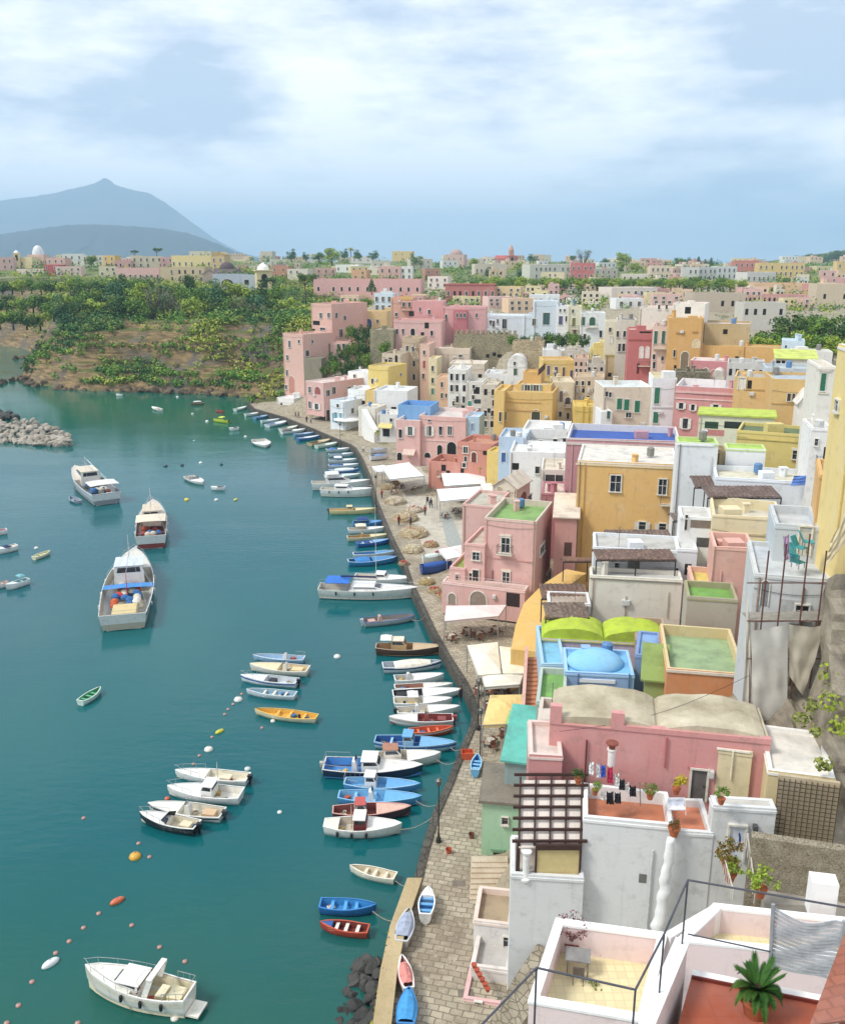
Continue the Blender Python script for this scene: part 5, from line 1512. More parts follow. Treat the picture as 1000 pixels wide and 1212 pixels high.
b.inputs['Roughness'].default_value = 1
mountain('island_foothill', RIDGE, 6200, 700, 11.0, m2)
RS = [(860, 313), (905, 309), (940, 305), (965, 301), (985, 298), (1010, 294), (1060, 290), (1150, 286)]
mountain('wooded_hill', RS, 1800, 150, 5.0, cliffmat)
# ================================================================ trees and scrub
def leafball(mb, c, r, n, leaf, rnd, flat=1.0, m=0):
 for i in range(n):
  d = V((rnd.gauss(0, 1), rnd.gauss(0, 1), rnd.gauss(0, 1)))
  d.normalize()
  k = r * (rnd.random() ** .35)
  p = V(c) + V((d.x * k, d.y * k, d.z * k * flat))
  nn = (d + V((rnd.uniform(-.7, .7), rnd.uniform(-.7, .7), rnd.uniform(-.3, .9)))).normalized()
  e = nn.orthogonal().normalized()
  f_ = nn.cross(e)
  a = rnd.uniform(0, 6.3)
  e, f_ = e * math.cos(a) + f_ * math.sin(a), f_ * math.cos(a) - e * math.sin(a)
  s = leaf * rnd.uniform(.6, 1.4)
  mb.poly([p - e * s, p - f_ * s * .55 + e * s * .1, p + e * s, p + f_ * s * .55], m)
def tree_proto(kind, seed, mats):
 """unit tree, height 1, origin at the base."""
 rnd = random.Random(seed)
 T = thing('tree', 'tree', 'tree', (0, 0, 0), local=True)
 tr = MB()
 cr = MB()
 if kind == 'round':
  tr.tube((0, 0, -.1), (.01, .0, .3), .035, 7, .026)
  for i in range(5):
   a = i * 1.26 + rnd.random()
   tr.tube((.01, 0, .26), (.2 * math.cos(a), .2 * math.sin(a), .55), .018, 5, .008)
  for i in range(17):
   a = rnd.uniform(0, 6.3)
   q = rnd.uniform(.05, .36)
   leafball(cr, (q * math.cos(a), q * math.sin(a), rnd.uniform(.2, .82)), rnd.uniform(.14, .24), 95, .038, rnd, .85)
 elif kind == 'pine':
  tr.tube((0, 0, -.1), (.02, 0, .62), .03, 7, .02)
  for i in range(6):
   a = i * 1.05 + rnd.random() * .5
   tr.tube((.02, 0, .58), (.28 * math.cos(a), .28 * math.sin(a), .78), .014, 5, .006)
  for i in range(12):
   a = rnd.uniform(0, 6.3)
   q = rnd.uniform(0, .38)
   leafball(cr, (q * math.cos(a), q * math.sin(a), rnd.uniform(.74, .9)), rnd.uniform(.12, .17), 90, .03, rnd, .55)
 elif kind == 'cypress':
  tr.tube((0, 0, -.1), (0, 0, .5), .025, 6, .015)
  for i in range(12):
   z = .12 + .8 * i / 12
   q = .10 * math.sin(PI * (.15 + .8 * (1 - i / 12) ** .8)) + .02
   leafball(cr, (rnd.uniform(-.02, .02), rnd.uniform(-.02, .02), z), q + .02, 60, .03, rnd, 1.3)
 elif kind == 'conifer':
  tr.tube((0, 0, -.1), (0, 0, .9), .025, 6, .008)
  for i in range(11):
   z = .15 + .8 * i / 11
   q = .30 * (1 - i / 11.5)
   for k in range(5):
    a = k * 1.26 + i
    leafball(cr, (q * .6 * math.cos(a), q * .6 * math.sin(a), z), q * .5 + .02, 22, .03, rnd, .5)
 elif kind == 'bush':
  tr.tube((0, 0, -.1), (0, 0, .3), .05, 6, .03)
  for i in range(14):
   a = rnd.uniform(0, 6.3)
   q = rnd.uniform(.05, .5)
   leafball(cr, (q * math.cos(a), q * math.sin(a), rnd.uniform(.2, .7)), rnd.uniform(.18, .3), 80, .05, rnd, .8)
 elif kind == 'bare':
  for i in range(9):
   a = i * .7 + rnd.random()
   x, y = .12 * math.cos(a), .12 * math.sin(a)
   tr.tube((x * .3, y * .3, -.1), (x * 1.5, y * 1.5, .55), .012, 5, .008)
   for k in range(4):
    b_ = a + rnd.uniform(-1, 1)
    tr.tube((x * (.6 + .2 * k), y * (.6 + .2 * k), .25 + .1 * k), (x * 1.5 + .14 * math.cos(b_), y * 1.5 + .14 * math.sin(b_), .6 + .12 * k), .008, 4, .003)
  for i in range(9):
   a = rnd.uniform(0, 6.3)
   leafball(cr, (.22 * math.cos(a), .22 * math.sin(a), rnd.uniform(.5, .9)), .14, 40, .025, rnd, 1)
 elif kind == 'palm':
  tr.tube((0, 0, -.1), (.02, 0, .66), .035, 8, .028)
  for i in range(22):
   a = i * 2.4
   up = rnd.uniform(-.1, .8)
   pr = None
   for s in range(7):
    t = s / 6
    p = V((math.cos(a) * .36 * t, math.sin(a) * .36 * t, .66 + .32 * up * t - .34 * t * t * (1.2 - up)))
    if pr is not None:
     sd_ = V((-math.sin(a), math.cos(a), 0))
     wd = .05 * math.sin(PI * min(.95, t + .08)) + .008
     for sg in (-1, 1):
      cr.poly([pr, p, p + sd_ * sg * wd - V((0, 0, wd * .5)), pr + sd_ * sg * wd - V((0, 0, wd * .5))])
    pr = p
 if tr.f:
  tr.build('trunk', mats[1], T, smooth=True)
 cr.build('crown', mats[0], T)
 T.location = (0, 0, -500)
 return T
BARK = plain('#6a5845', .95, .6)
FG = foliage('#48702c', '#7c9c3a')
FD = foliage('#34542a', '#587a36')
FL = foliage('#7c9c34', '#b0be4c')
FO = foliage('#6c7458', '#98987a')
FB = foliage('#3c6644', '#648c58')
PROTO = {}
for k, mt in (('round', FG), ('round_dark', FD), ('round_light', FL), ('round_blue', FB), ('pine', FD), ('cypress', FD), ('conifer', FD), ('bush', FG), ('bush_dark', FD), ('bush_light', FL), ('bare', FO), ('palm', foliage('#7f8a3a', '#a59a50'))):
 PROTO[k] = [tree_proto(k.split('_')[0], 10 * i + len(k), (mt, BARK)) for i in range(2)]
USED = set()
TN = {'pine': 'pine_tree', 'cypress': 'cypress_tree', 'conifer': 'conifer_tree', 'bush': 'shrub', 'palm': 'palm_tree', 'bare': 'bare_tree', 'round': 'leafy_tree'}
def tree(kind, px, pb, hpx, Y, label, group=None, wide=1.0, z=None):
 p = U(px, pb, Y)
 hgt = hpx * Y / F
 rnd = random.Random(int(px * 13 + pb * 7))
 i = rnd.randrange(2)
 pr = PROTO[kind][i]
 sc = (hgt * wide, hgt * wide, hgt)
 if (kind, i) not in USED:
  USED.add((kind, i))
  o = pr
  o.location = p
  o.scale = sc
  o.rotation_euler = (0, 0, rnd.uniform(0, 6))
 else:
  o = dup(pr, p, rnd.uniform(0, 6), sc)
 o.name = TN[kind.split('_')[0]]
 o['label'] = label
 o['category'] = 'shrub' if kind.startswith('bush') else 'tree'
 if 'group' in o:
  del o['group']
 if group:
  o['group'] = group
 return o
SK = 'trees along the far skyline'
for a in [
 ('round_blue', 345, 308, 14, 900, 'rounded blue green tree above the white cream houses behind the pine', SK),
 ('round_blue', 362, 308, 10, 950, 'low dark tree on the skyline between two taller green trees', SK),
 ('round_light', 393, 312, 20, 800, 'fresh green tall tree on the skyline above the long pink palace', SK, 1.3),
 ('palm', 415.5, 303, 13, 900, 'lone palm standing up on the skyline', SK),
 ('round_blue', 408, 306, 12, 900, 'dark tree immediately before the skyline palm', SK),
 ('round_blue', 425, 307, 12, 920, 'dark tree just past the skyline palm', SK, 1.3),
 ('round_blue', 441, 307, 11, 940, 'dark clump tree left of the yellow villa', SK, 1.5),
 ('conifer', 488, 306, 8, 1100, 'small dark pointed tree at the right end of the yellow villa', SK),
 ('round', 494, 315, 13, 850, 'bushy tree below the yellow villa', SK, 1.4),
 ('round', 378, 310, 12, 880, 'mid green tree left of the fresh green skyline tree', SK, 1.5),
 ('round_light', 562, 318, 13, 800, 'yellow green tree between the dome house and the bell tower', SK, 1.6),
 ('round_blue', 583, 330, 15, 650, 'dark blue green tree below the brick bell tower', SK, 1.4),
 ('round_light', 612, 322, 12, 780, 'light green tree right below the brick bell tower', SK, 1.2),
 ('round_blue', 620, 331, 14, 620, 'dark broad tree right of the light tree under the bell tower', SK, 1.5),
 ('round_blue', 631, 310, 10, 1000, 'rounded tree alone on the skyline right of the bell tower', SK, 1.6),
 ('round_blue', 677, 311, 9, 950, 'small dark tree left of the tall thin crowned tree', SK),
 ('bare', 690, 314, 18, 850, 'tall thin crowned grey green tree behind the red cube house', SK, 1.6),
 ('round_light', 736, 318, 20, 760, 'tall light green rounded tree on the skyline', SK, 1.2),
 ('round_light', 752, 322, 12, 740, 'low yellowish tree beside the tall light green tree', SK, 1.8),
 ('round_blue', 716, 312, 7, 900, 'dark low tree behind the stone grey house', SK, 2.0),
 ('round', 803, 315, 11, 850, 'green tree behind the grey white twin house', SK, 1.5),
 ('round_blue', 812, 314, 10, 870, 'green crown touching the dark conifers on the skyline', SK, 1.4),
 ('conifer', 826, 316, 13, 850, 'tallest dark conifer of the skyline three', SK, 1.2),
 ('conifer', 834, 316, 10, 860, 'shorter dark conifer in the middle of the skyline three', SK, 1.2),
 ('conifer', 841, 316, 12, 855, 'dark conifer at the right of the skyline three', SK, 1.0),
 ('pine', 160, 308, 12, 720, 'small umbrella pine on the headland skyline', None, 1.0),
 ('pine', 186, 308, 15, 700, 'larger umbrella pine on the headland skyline', None, 1.0),
 ('round', 108, 315, 14, 600, 'green tree between the cream houses of the headland', None, 1.2),
 ('pine', 362, 362, 40, 375, 'dark spreading pine at the left end of the long pink palace', None, .75),
 ('pine', 323, 352, 24, 400, 'dark flat crowned pine right of the yellow bell tower', None, .9),
 ('conifer', 440, 347, 18, 400, 'dark pyramid tree in front of the long pink palace', None, 1.2),
 ('round_dark', 225, 352, 28, 385, 'dark leafy tree standing on the cliff before the sandy house', None, .8),
 ('cypress', 146, 348, 24, 390, 'slender dark cypress by the long pink headland house', None, 1.6),
 ('round', 456, 424, 22, 255, 'bushy tree growing against the stone bastion', None, .9),
 ('bush_light', 397, 370, 14, 330, 'bright green garden shrub under the palace wall', 'garden shrubs below the palace', 1.3),
 ('bush_light', 418, 367, 15, 330, 'taller bright green garden shrub next to the light blue house', 'garden shrubs below the palace', 1.3),
 ('bush', 433, 365, 14, 328, 'mid green garden shrub touching the light blue house', 'garden shrubs below the palace', 1.0),
 ('palm', 447, 520, 16, 192, 'yellowish palm in front of the pink corner house', None, .8),
 ('palm', 568, 560, 10, 154, 'dry yellow palm in the salmon walled court', None, .9),
]:
 kind, px, pb, hp_, Y, lab = a[:6]
 tree(kind, px, pb, hp_, Y, lab, a[6] if len(a) > 6 else None, a[7] if len(a) > 7 else 1.0)
GL = 'dark green leafy tree in the dense grove beside the tan blank wall'
for px, pb, hh, Y, kd in ((896, 424, 34, 215, 'round'), (913, 418, 36, 230, 'round_dark'), (932, 412, 40, 238, 'round_dark'), (952, 408, 38, 245, 'round_dark'), (972, 412, 42, 235, 'round'), (990, 416, 48, 226, 'round_dark'),
      (905, 426, 30, 205, 'round_light'), (925, 424, 32, 208, 'round'), (945, 420, 32, 212, 'round_light'), (965, 424, 32, 205, 'round'), (985, 424, 30, 200, 'round_light'), (1004, 424, 50, 222, 'round_dark')):
 tree(kd, px, pb, hh, Y, GL, 'trees of the grove', 1.25)
HG = 'dark trimmed tree in the hedge row above the stone ruin'
for i, px in enumerate((607, 618, 630, 642, 654, 666, 678, 690)):
 tree('bush_dark' if i % 2 else 'bush', px, 412, 22 if 2 < i < 7 else 18, 236 - i, HG, 'hedge row trees', .75)
TG = 'leafy shrub in the terraced garden beside the stone bastion'
for i, (px, pb, hh) in enumerate(((386, 446, 22), (397, 446, 24), (408, 446, 22), (420, 444, 26), (431, 442, 28), (394, 434, 22), (408, 430, 26), (421, 428, 28), (432, 424, 30), (425, 408, 26), (416, 404, 22), (434, 402, 22))):
 tree(('bush_dark', 'bush', 'bush_dark')[i % 3], px, pb, hh, 258 - (pb - 446) * .35, TG, 'terraced garden shrubs', .62)
RG = 'rounded dark shrub in the green belt below the skyline houses'
for i in range(36):
 px = 560 + i * 9 + 3 * nz(i, 1.5)
 tree(('round', 'bush', 'round_light', 'bush_light')[i % 4], px, 344 + 3 * nz(i, 4.2) - 4 * (i % 2), 14 + 5 * nz(i, 8.8), 440 + 40 * nz(i, 2) + 30 * (i % 2), RG, 'green belt trees', 1.3)
CG = 'low shrub growing along the top of the crenellated wall'
for i, px in enumerate((541, 556, 566, 578, 590, 600)):
 tree('bush_dark' if i % 2 else 'bush', px, 400, 9, 272, CG, 'wall top shrubs', 1.1)
WG = 'dark tree on the wooded hill at the edge of the skyline'
for i in range(16):
 px = 938 + i * 5.2
 tree('round_blue' if i % 3 else 'round_dark', px, 314 - i * .62 + 3 * nz(i, .3), 11 + 3 * nz(i, 6.1), 1500, WG, 'wooded hill trees', 1.2)
BG = 'green tree along the rim of the headland cliff'
for i in range(44):
 px = -8 + i * 8
 yb = 356 + 8 * nz(i, 3.7) + (8 if px < 60 else 0) + (14 if i % 2 else 0)
 kd = ('bush', 'round_dark', 'bush_light', 'round_light', 'bush_dark', 'round_blue', 'bush')[(i * 3) % 7]
 if px < 80:
  kd = ('bush', 'bush_light', 'bush_dark')[i % 3]
 tree(kd, px, yb + (8 if kd[0] == 'b' else 17), (26 if kd[0] == 'b' else 40) + 10 * nz(i, 9.1), (345 if i % 2 else 362) + 6 * nz(i, 5.5), BG, 'cliff rim trees', .95)
for i in range(30):
 px = -8 + i * 11.4
 tree(('bush', 'bush_light', 'round', 'bush_dark', 'round_light')[(i * 3) % 5], px, (346 if px < 180 else 359) + 4 * nz(i, 2.2), 17 + 6 * nz(i, 7.1), 415 + 14 * nz(i, 1.5), BG, 'cliff rim trees', 1.15)
BB = 'grey leafless tree above the bare rock of the headland'
for px, yb, hh in ((183, 378, 38), (196, 382, 40), (208, 384, 36), (282, 388, 38), (296, 392, 34), (308, 396, 36), (334, 398, 34)):
 tree('bare', px, yb, hh, 336, BB, 'leafless headland trees', .8)
# the scrub that covers the cliff reads as one mass
# bare rock on the cliff, surveyed in the photo
BARE = ((178, 392, 62, 19), (235, 374, 34, 11), (82, 436, 50, 20), (236, 433, 52, 14), (292, 390, 36, 12), (6, 352, 20, 26), (30, 384, 26, 12), (150, 420, 40, 8), (330, 440, 20, 10))
rnd = random.Random(3)
FMATS = [foliage('#4a7a30', '#7aa03c'), foliage('#8aa43a', '#bcbc54'), foliage('#30562e', '#527a3a'), foliage('#9a9448', '#7a7a3a')]
sc = MB()
cand = []
ny, nx = HZ.shape
for j in range(0, ny, 1):
 for i in range(0, nx, 1):
  z = HZ[j, i]
  if z < 1.6:
   continue
  x, y = HX[j, i], HY[j, i]
  if y > 372 and rnd.random() < .8:
   continue
  cand.append((x, y, z))
  for k in range(1 if y < 352 and (i + j) % 3 == 0 else 0):
   cand.append((x + rnd.uniform(-1.2, 1.2), y + rnd.uniform(-1.1, 1.1), z))
rnd.shuffle(cand)
cnt = 0
for x, y, z in cand:
 cd = y * cp + (HC - z) * sp
 qx, qy = CX + F * x / cd, CY + F * ((HC - z) * cp - y * sp) / cd
 bare = min(math.hypot((qx - u) / a_, (qy - v) / b_) for u, v, a_, b_ in BARE) + .5 * fbm(x, y + z * 2, .07, 3)
 if rnd.random() < (.95 if bare < .82 else .5 if bare < .98 else .05) or z < 1.8:
  continue
 r = rnd.uniform(.9, 2.4) * (1.5 if z > 18 else 1)
 k = fbm(x, y + z, .03, 2) + .15
 mi = 1 if k > .3 else 0 if k > -.05 else 2
 if rnd.random() < .2:
  mi = rnd.randrange(4)
 leafball(sc, (x, y, z + r * .4), r, int(16 + 7 * r), .46, rnd, .8, mi)
 cnt += 1
 if cnt > 12000:
  break
o = sc.build('cliff_scrub', FMATS)
o['kind'] = 'stuff'
print('scrub clumps', cnt, len(sc.f))
# undergrowth between the far houses
ug = MB()
for i in range(1500):
 px = rnd.uniform(0, 1000)
 Y = rnd.choice((rnd.uniform(330, 560), rnd.uniform(560, 1100)))
 x = (px - 500) / F * Y
 X1, Y1 = np.array([[x]]), np.array([[Y]])
 if i % 1 == 0:
  zz = float(base_h(X1, Y1)[0, 0])
  d_, q_ = sdist(X1, Y1)
  if d_[0, 0] < 50:
   continue
  r = rnd.uniform(1.4, 3.8) * (1 + Y / 900)
  leafball(ug, (x, Y, zz + r * .3), r, 44, .3 * (1 + Y / 500), rnd, .7, rnd.choice((0, 0, 1, 2)))
o = ug.build('orchard_undergrowth', FMATS)
o['kind'] = 'stuff'
for k_, pr_ in PROTO.items():
 for i_ in range(2):
  if (k_, i_) not in USED:
   for c_ in list(pr_[i_].children):
    bpy.data.objects.remove(c_)
   bpy.data.objects.remove(pr_[i_])
# ================================================================ boats
WB, CB, NB = '#f4f3ee', '#ebe2cc', '#2b3f66'
BB_, LB, TB = '#2f7fc0', '#79b4dd', '#5fb3ad'
DK = plain('#26282b', .4, .7)
STEEL = plain('#c9ccce', .3, .8, metal=.7)
def hull(L, B, H_, stern=.8, bow=1.0, rise=.25, inset=.09, floor=.12, n=15, rake=.08):
 """returns outer shell, inner shell, rim rings (x forward, origin at the waterline amidships)."""
 out_, inn, rim_ = [], [], []
 for i in range(n + 1):
  s = i / n
  x = -L / 2 + L * s
  if s < .45:
   k = stern + (1 - stern) * math.sin(s / .45 * PI / 2)
  else:
   k = math.cos((s - .45) / .55 * PI / 2) ** (.56 * bow)
  b = max(.012, B / 2 * k)
  zs = H_ * (1 + rise * (max(0, s - .35) / .65) ** 2 + .35 * rise * max(0, .2 - s) / .2)
  xr = x + rake * L * max(0, (s - .75) / .25) ** 2
  kk = -.22 * (1 - max(0, (s - .8) / .2))
  out_.append([V((xr, b, zs)), V((xr * .985, b * .93, zs * .45)), V((x * .97, b * .72, .0)), V((x * .95, 0, kk)), V((x * .97, -b * .72, .0)), V((xr * .985, -b * .93, zs * .45)), V((xr, -b, zs))])
  bi = max(.006, b - inset)
  bf = max(.004, bi * .9)
  xi = xr * (1 - inset / L * 1.2)
  inn.append([V((xi, bi, zs)), V((xi * .98, bf, floor)), V((xi * .98, 0, floor - .02)), V((xi * .98, -bf, floor)), V((xi, -bi, zs))])
  rim_.append((V((xr, b, zs)), V((xi, bi, zs)), V((xi, -bi, zs)), V((xr, -b, zs))))
 return out_, inn, rim_
def boat(label, bow_px, st_px, name='boat', B=.34, H_=.55, hc=WB, ic='#d9d2c2', rc=None, stern=.8, bowk=1.0, feats=(), stripe=None, minL=0, z=0.0, group=None, flip=False, cat='boat', rise=.25, deck=None):
 a, b_ = G(*bow_px, z + H_ * .3), G(*st_px, z + H_ * .3)
 d = a - b_
 L = max(minL, math.hypot(d.x, d.y))
 c = (a + b_) / 2
 T = thing(name, label, cat, (c.x, c.y, z), math.atan2(d.y, d.x), group=group, local=True)
 W = B * L * (1.12 if B < .34 and L < 9 else 1)
 o, inn, rim_ = hull(L, W, H_, stern, bowk, rise)
 hm = gloss(hc)
 mb = MB()
 mb.loft(o, closed=False)
 mb.poly(list(reversed(o[0])))
 if stripe:
  sm = MB()
  for sg in (0, 6):
   rows = []
   for r in o:
    p, q = r[sg], r[1 if sg == 0 else 5]
    off = V((0, .015 if sg == 0 else -.015, 0))
    rows.append([p.lerp(q, .18) + off, p.lerp(q, .62) + off])
   sm.loft(rows, closed=False)
 ho = mb.build('hull', hm, T, smooth=True)
 if stripe:
  sm.build('stripe', gloss(stripe), ho)
 ib = MB()
 ib.loft(inn, closed=False)
 ib.poly(inn[0])
 ib.build('interior', gloss(ic, .6), T)
 rb = MB()
 for i in range(len(rim_) - 1):
  p, q = rim_[i], rim_[i + 1]
  up = V((0, 0, .04))
  for j in (0, 2):
   rb.poly([p[j] + up, q[j] + up, q[j + 1] + up, p[j + 1] + up])
  rb.poly([p[0], q[0], q[0] + up, p[0] + up])
  rb.poly([p[3] + up, q[3] + up, q[3], p[3]])
 p = rim_[0]
 rb.box(p[3] + V((-.03, 0, -.02)), V((.1, 0, 0)), p[0] - p[3], V((0, 0, .07)))
 rb.build('gunwale', gloss(rc or hc, .4), T)
 def width(s):
  return rim_[int(max(0, min(1, s)) * 15)][1].y
 def zz(s):
  return rim_[int(max(0, min(1, s)) * 15)][0].z
 if L > 3.4 and not any(f[0] == 'cover' for f in feats):
  rq = random.Random(int(bow_px[0] * 3 + bow_px[1]))
  for i in range(3):
   cb_ = MB()
   s = rq.uniform(.1, .42)
   y_ = rq.uniform(-.6, .6) * width(s)
   x_ = -L / 2 + L * s
   if i == 0:
    for q_ in range(3):
     for t_ in range(9):
      a1, a2_ = 2 * PI * t_ / 9, 2 * PI * (t_ + 1) / 9
      cb_.tube((x_ + .22 * math.cos(a1), y_ + .22 * math.sin(a1), .2 + .05 * q_), (x_ + .22 * math.cos(a2_), y_ + .22 * math.sin(a2_), .2 + .05 * q_), .03, 4, cap=False)
    cb_.build('rope_coil', plain(rq.choice(('#c9bda0', '#5a7fae', '#b8a888')), .9), T)
   elif i == 1:
    cb_.cbox((x_, y_, .13), .5, .34, .26, 0, rq.uniform(0, 1))
    cb_.build('crate', plain(rq.choice(('#b8583c', '#3f6fa0', '#e0dccc', '#c8a860')), .7), T)
   else:
    cb_.lathe((x_, y_, .13), [(.11, 0), (.15, .3), (.12, .29), (.1, .05)], 9)
    cb_.build('bucket', plain(rq.choice(('#2f3438', '#c8c4b8', '#b04a38')), .6), T)
 for f in feats:
  k = f[0]
  col = f[1] if len(f) > 1 else WB
  s0 = f[2] if len(f) > 2 else .4
  s1 = f[3] if len(f) > 3 else s0 + .1
  X = lambda s: -L / 2 + L * s
  mb = MB()
  if k == 'benches':
   for s in (.2, .45, .66):
    mb = MB()
    ww = width(s)
    mb.box((X(s), -ww, zz(s) * .72), (.22, 0, 0), (0, 2 * ww, 0), (0, 0, .05))
    mb.build('bench', gloss(col, .6), T)
  elif k == 'deck':                       # decked over from s0 to s1
   rows = []
   for i in range(16):
    s = i / 15
    if s0 - .001 <= s <= s1 + .001:
     r = rim_[i]
     rows.append([r[1] + V((0, 0, .02)), V((r[1].x, 0, r[1].z + .07)), r[2] + V((0, 0, .02))])
   mb.loft(rows, closed=False)
   mb.poly([rows[0][0], rows[0][1], rows[0][2], V((rows[0][2].x, rows[0][2].y, .12)), V((rows[0][0].x, rows[0][0].y, .12))])
   mb.build('foredeck' if s1 > .7 else 'deck', gloss(col, .45), T)
  elif k == 'cover':                      # tarpaulin over the cockpit
   rows = []
   for i in range(16):
    s = i / 15
    if s0 - .001 <= s <= s1 + .001:
     r = rim_[i]
     h0 = .28 * math.sin(PI * (s - s0) / max(.01, s1 - s0)) + .08
     rows.append([r[0] + V((0, .03, -.06)), r[1] + V((0, -.1, .06 + h0 * .5)), V((r[1].x, 0, r[1].z + h0 + .05 * math.sin(i * 2.1))), r[2] + V((0, .1, .06 + h0 * .5)), r[3] + V((0, -.03, -.06))])
   mb.loft(rows, closed=False)
   mb.build('cover', plain(col, .8), T)
  elif k == 'cabin':
   hgt = f[4] if len(f) > 4 else .8
   zb = zz(s0) * .6
   w0, w1 = width(s0) * (.8 if name != 'fishing_boat' else .62), width(s1) * (.72 if name != 'fishing_boat' else .6)
   x0, x1 = X(s0), X(s1)
   ztop = zz(s0) + hgt
   q = [(x0, w0), (x1, w1), (x1, -w1), (x0, -w0)]
   top = [(x0 + .05, w0 * .9), (x1 - .28 * (x1 - x0), w1 * .86), (x1 - .28 * (x1 - x0), -w1 * .86), (x0 + .05, -w0 * .9)]
   mb.loft([[V((a_, b2, zb)) for a_, b2 in q], [V((a_, b2, zz(s0) + hgt * .45)) for a_, b2 in q], [V((a_, b2, ztop)) for a_, b2 in top]], caps=True)
   cb = mb.build('cabin', gloss(col), T)
   wn = MB()
   lo = [V((a_, b2, zz(s0) + hgt * .5)) for a_, b2 in q]
   hi = [V((a_, b2, ztop)) for a_, b2 in top]
   for i in range(4):
    j = (i + 1) % 4
    A, Bq, Cq, Dq = lo[i].lerp(hi[i], .1), lo[j].lerp(hi[j], .1), lo[j].lerp(hi[j], .8), lo[i].lerp(hi[i], .8)
    nrm = (Bq - A).cross(Dq - A).normalized() * -.012
    m1, m2 = .1, .9
    wn.poly([A.lerp(Bq, m1) + nrm, A.lerp(Bq, m2) + nrm, Dq.lerp(Cq, m2) + nrm, Dq.lerp(Cq, m1) + nrm])
    nrm = -nrm
    wn.poly([A.lerp(Bq, m1) + nrm, A.lerp(Bq, m2) + nrm, Dq.lerp(Cq, m2) + nrm, Dq.lerp(Cq, m1) + nrm])
   wn.build('cabin_window', glassm(), cb)
   rf = MB()
   rf.box((top[0][0] - .12, -w0 * .98, ztop), (top[1][0] - top[0][0] + .3, 0, 0), (0, 2 * w0 * .98, 0), (0, 0, .06))
   rf.build('cabin_roof', gloss(f[5] if len(f) > 5 else col), cb)
  elif k == 'console':
   zb = .12
   ww = W * .16
   mb.loft([[V((X(s0), ww, zb)), V((X(s0) + .55, ww, zb)), V((X(s0) + .55, -ww, zb)), V((X(s0), -ww, zb))],
     [V((X(s0) + .08, ww, zz(s0) + .5)), V((X(s0) + .38, ww, zz(s0) + .5)), V((X(s0) + .38, -ww, zz(s0) + .5)), V((X(s0) + .08, -ww, zz(s0) + .5))]], caps=True)
   mb.build('console', gloss(col), T)
   g = MB()
   g.box((X(s0) + .4, -ww, zz(s0) + .5), (.03, 0, 0), (0, 2 * ww, 0), (-.1, 0, .28))
   g.build('windscreen', glassm(), T)
  elif k == 'seat':
   mb.box((X(s0), -W * .22, .12), (L * (s1 - s0), 0, 0), (0, W * .44, 0), (0, 0, zz(s0) * .75))
   mb.build('seat', gloss(col, .6), T)
  elif k == 'outboard':
   mb.box((-L / 2 - .32, -.16, H_ * .75), (.4, 0, 0), (0, .32, 0), (-.06, 0, .42))
   mb.box((-L / 2 - .22, -.05, -.35), (.16, 0, 0), (0, .1, 0), (0, 0, H_ + .2))
   mb.build('outboard_motor', plain(col, .35, .7), T)
  elif k == 'mast':
   hgt = f[4] if len(f) > 4 else 3
   mb.tube((X(s0), 0, H_ * .5), (X(s0), 0, H_ + hgt), .035 + L * .002, 6, .025)
   mb.build('mast', plain(col, .4), T)
  elif k == 'rail':
   pts = [rim_[i][0] + V((0, -.05, .45)) for i in range(int(s0 * 15), 16)]
   pts2 = [V((p_.x, -p_.y, p_.z)) for p_ in pts]
   mb.path(pts, .018, 5)
   mb.path(pts2, .018, 5)
   mb.tube(pts[-1], pts2[-1], .018, 5)
   for p_ in pts[::2] + pts2[::2]:
    mb.tube(p_, p_ - V((0, 0, .45)), .014, 4)
   mb.build('bow_rail', STEEL, T)
  elif k == 'platform':
   ww = width(.02) * .85
   mb.box((-L / 2 - .75, -ww, .22), (.8, 0, 0), (0, 2 * ww, 0), (0, 0, .12))
   mb.build('swim_platform', gloss(col), T)
  elif k == 'sternrail':
   pts = [rim_[i][0] + V((0, -.05, .5)) for i in range(0, max(2, int(s0 * 15)) + 1)]
   pts2 = [V((p_.x, -p_.y, p_.z)) for p_ in pts]
   mb.path(pts, .02, 5)
   mb.path(pts2, .02, 5)
   mb.tube(pts[0], pts2[0], .02, 5)
   for p_ in pts + pts2:
    mb.tube(p_, p_ - V((0, 0, .5)), .015, 4)
   mb.build('stern_rail', STEEL, T)
  elif k == 'fenders':
   for s in (.25, .42, .6):
    for sg in (1, -1):
     fb = MB()
     p_ = rim_[int(s * 15)][0]
     fb.lathe((p_.x, sg * (p_.y + .1), p_.z - .55), [(.03, 0), (.1, .08), (.1, .42), (.03, .5)], 8)
     fb.build('fender', plain(col, .6), T)
  elif k == 'canopy':                    # bimini on hoops
   ww = width((s0 + s1) / 2)
   zt = zz(s0) + (f[4] if len(f) > 4 else 1.3)
   rows = []
   for i in range(5):
    x = X(s0 + (s1 - s0) * i / 4)
    e = .12 * math.sin(PI * i / 4)
    rows.append([V((x, ww, zt - .1)), V((x, ww * .5, zt + e)), V((x, -ww * .5, zt + e)), V((x, -ww, zt - .1))])
   mb.loft(rows, closed=False)
   mb.loft([[q - V((0, 0, .05)) for q in r] for r in rows], closed=False)
   mb.build('canopy', plain(col, .8), T)
   hp_ = MB()
   for x in (X(s0), X(s1)):
    for sg in (1, -1):
     hp_.tube((x, sg * ww, zt - .1), (x, sg * ww, zz(s0)), .018, 4)
   hp_.build('canopy_hoop', STEEL, T)
  elif k == 'arch':
   ww = width(s0) * .92
   zt = zz(s0) + 1.15
   x = X(s0)
   for sg in (1, -1):
    mb.box((x, sg * ww - .05, zz(s0) - .1), (.35, 0, 0), (0, .1, 0), (-.45, -sg * ww * .12, 1.25))
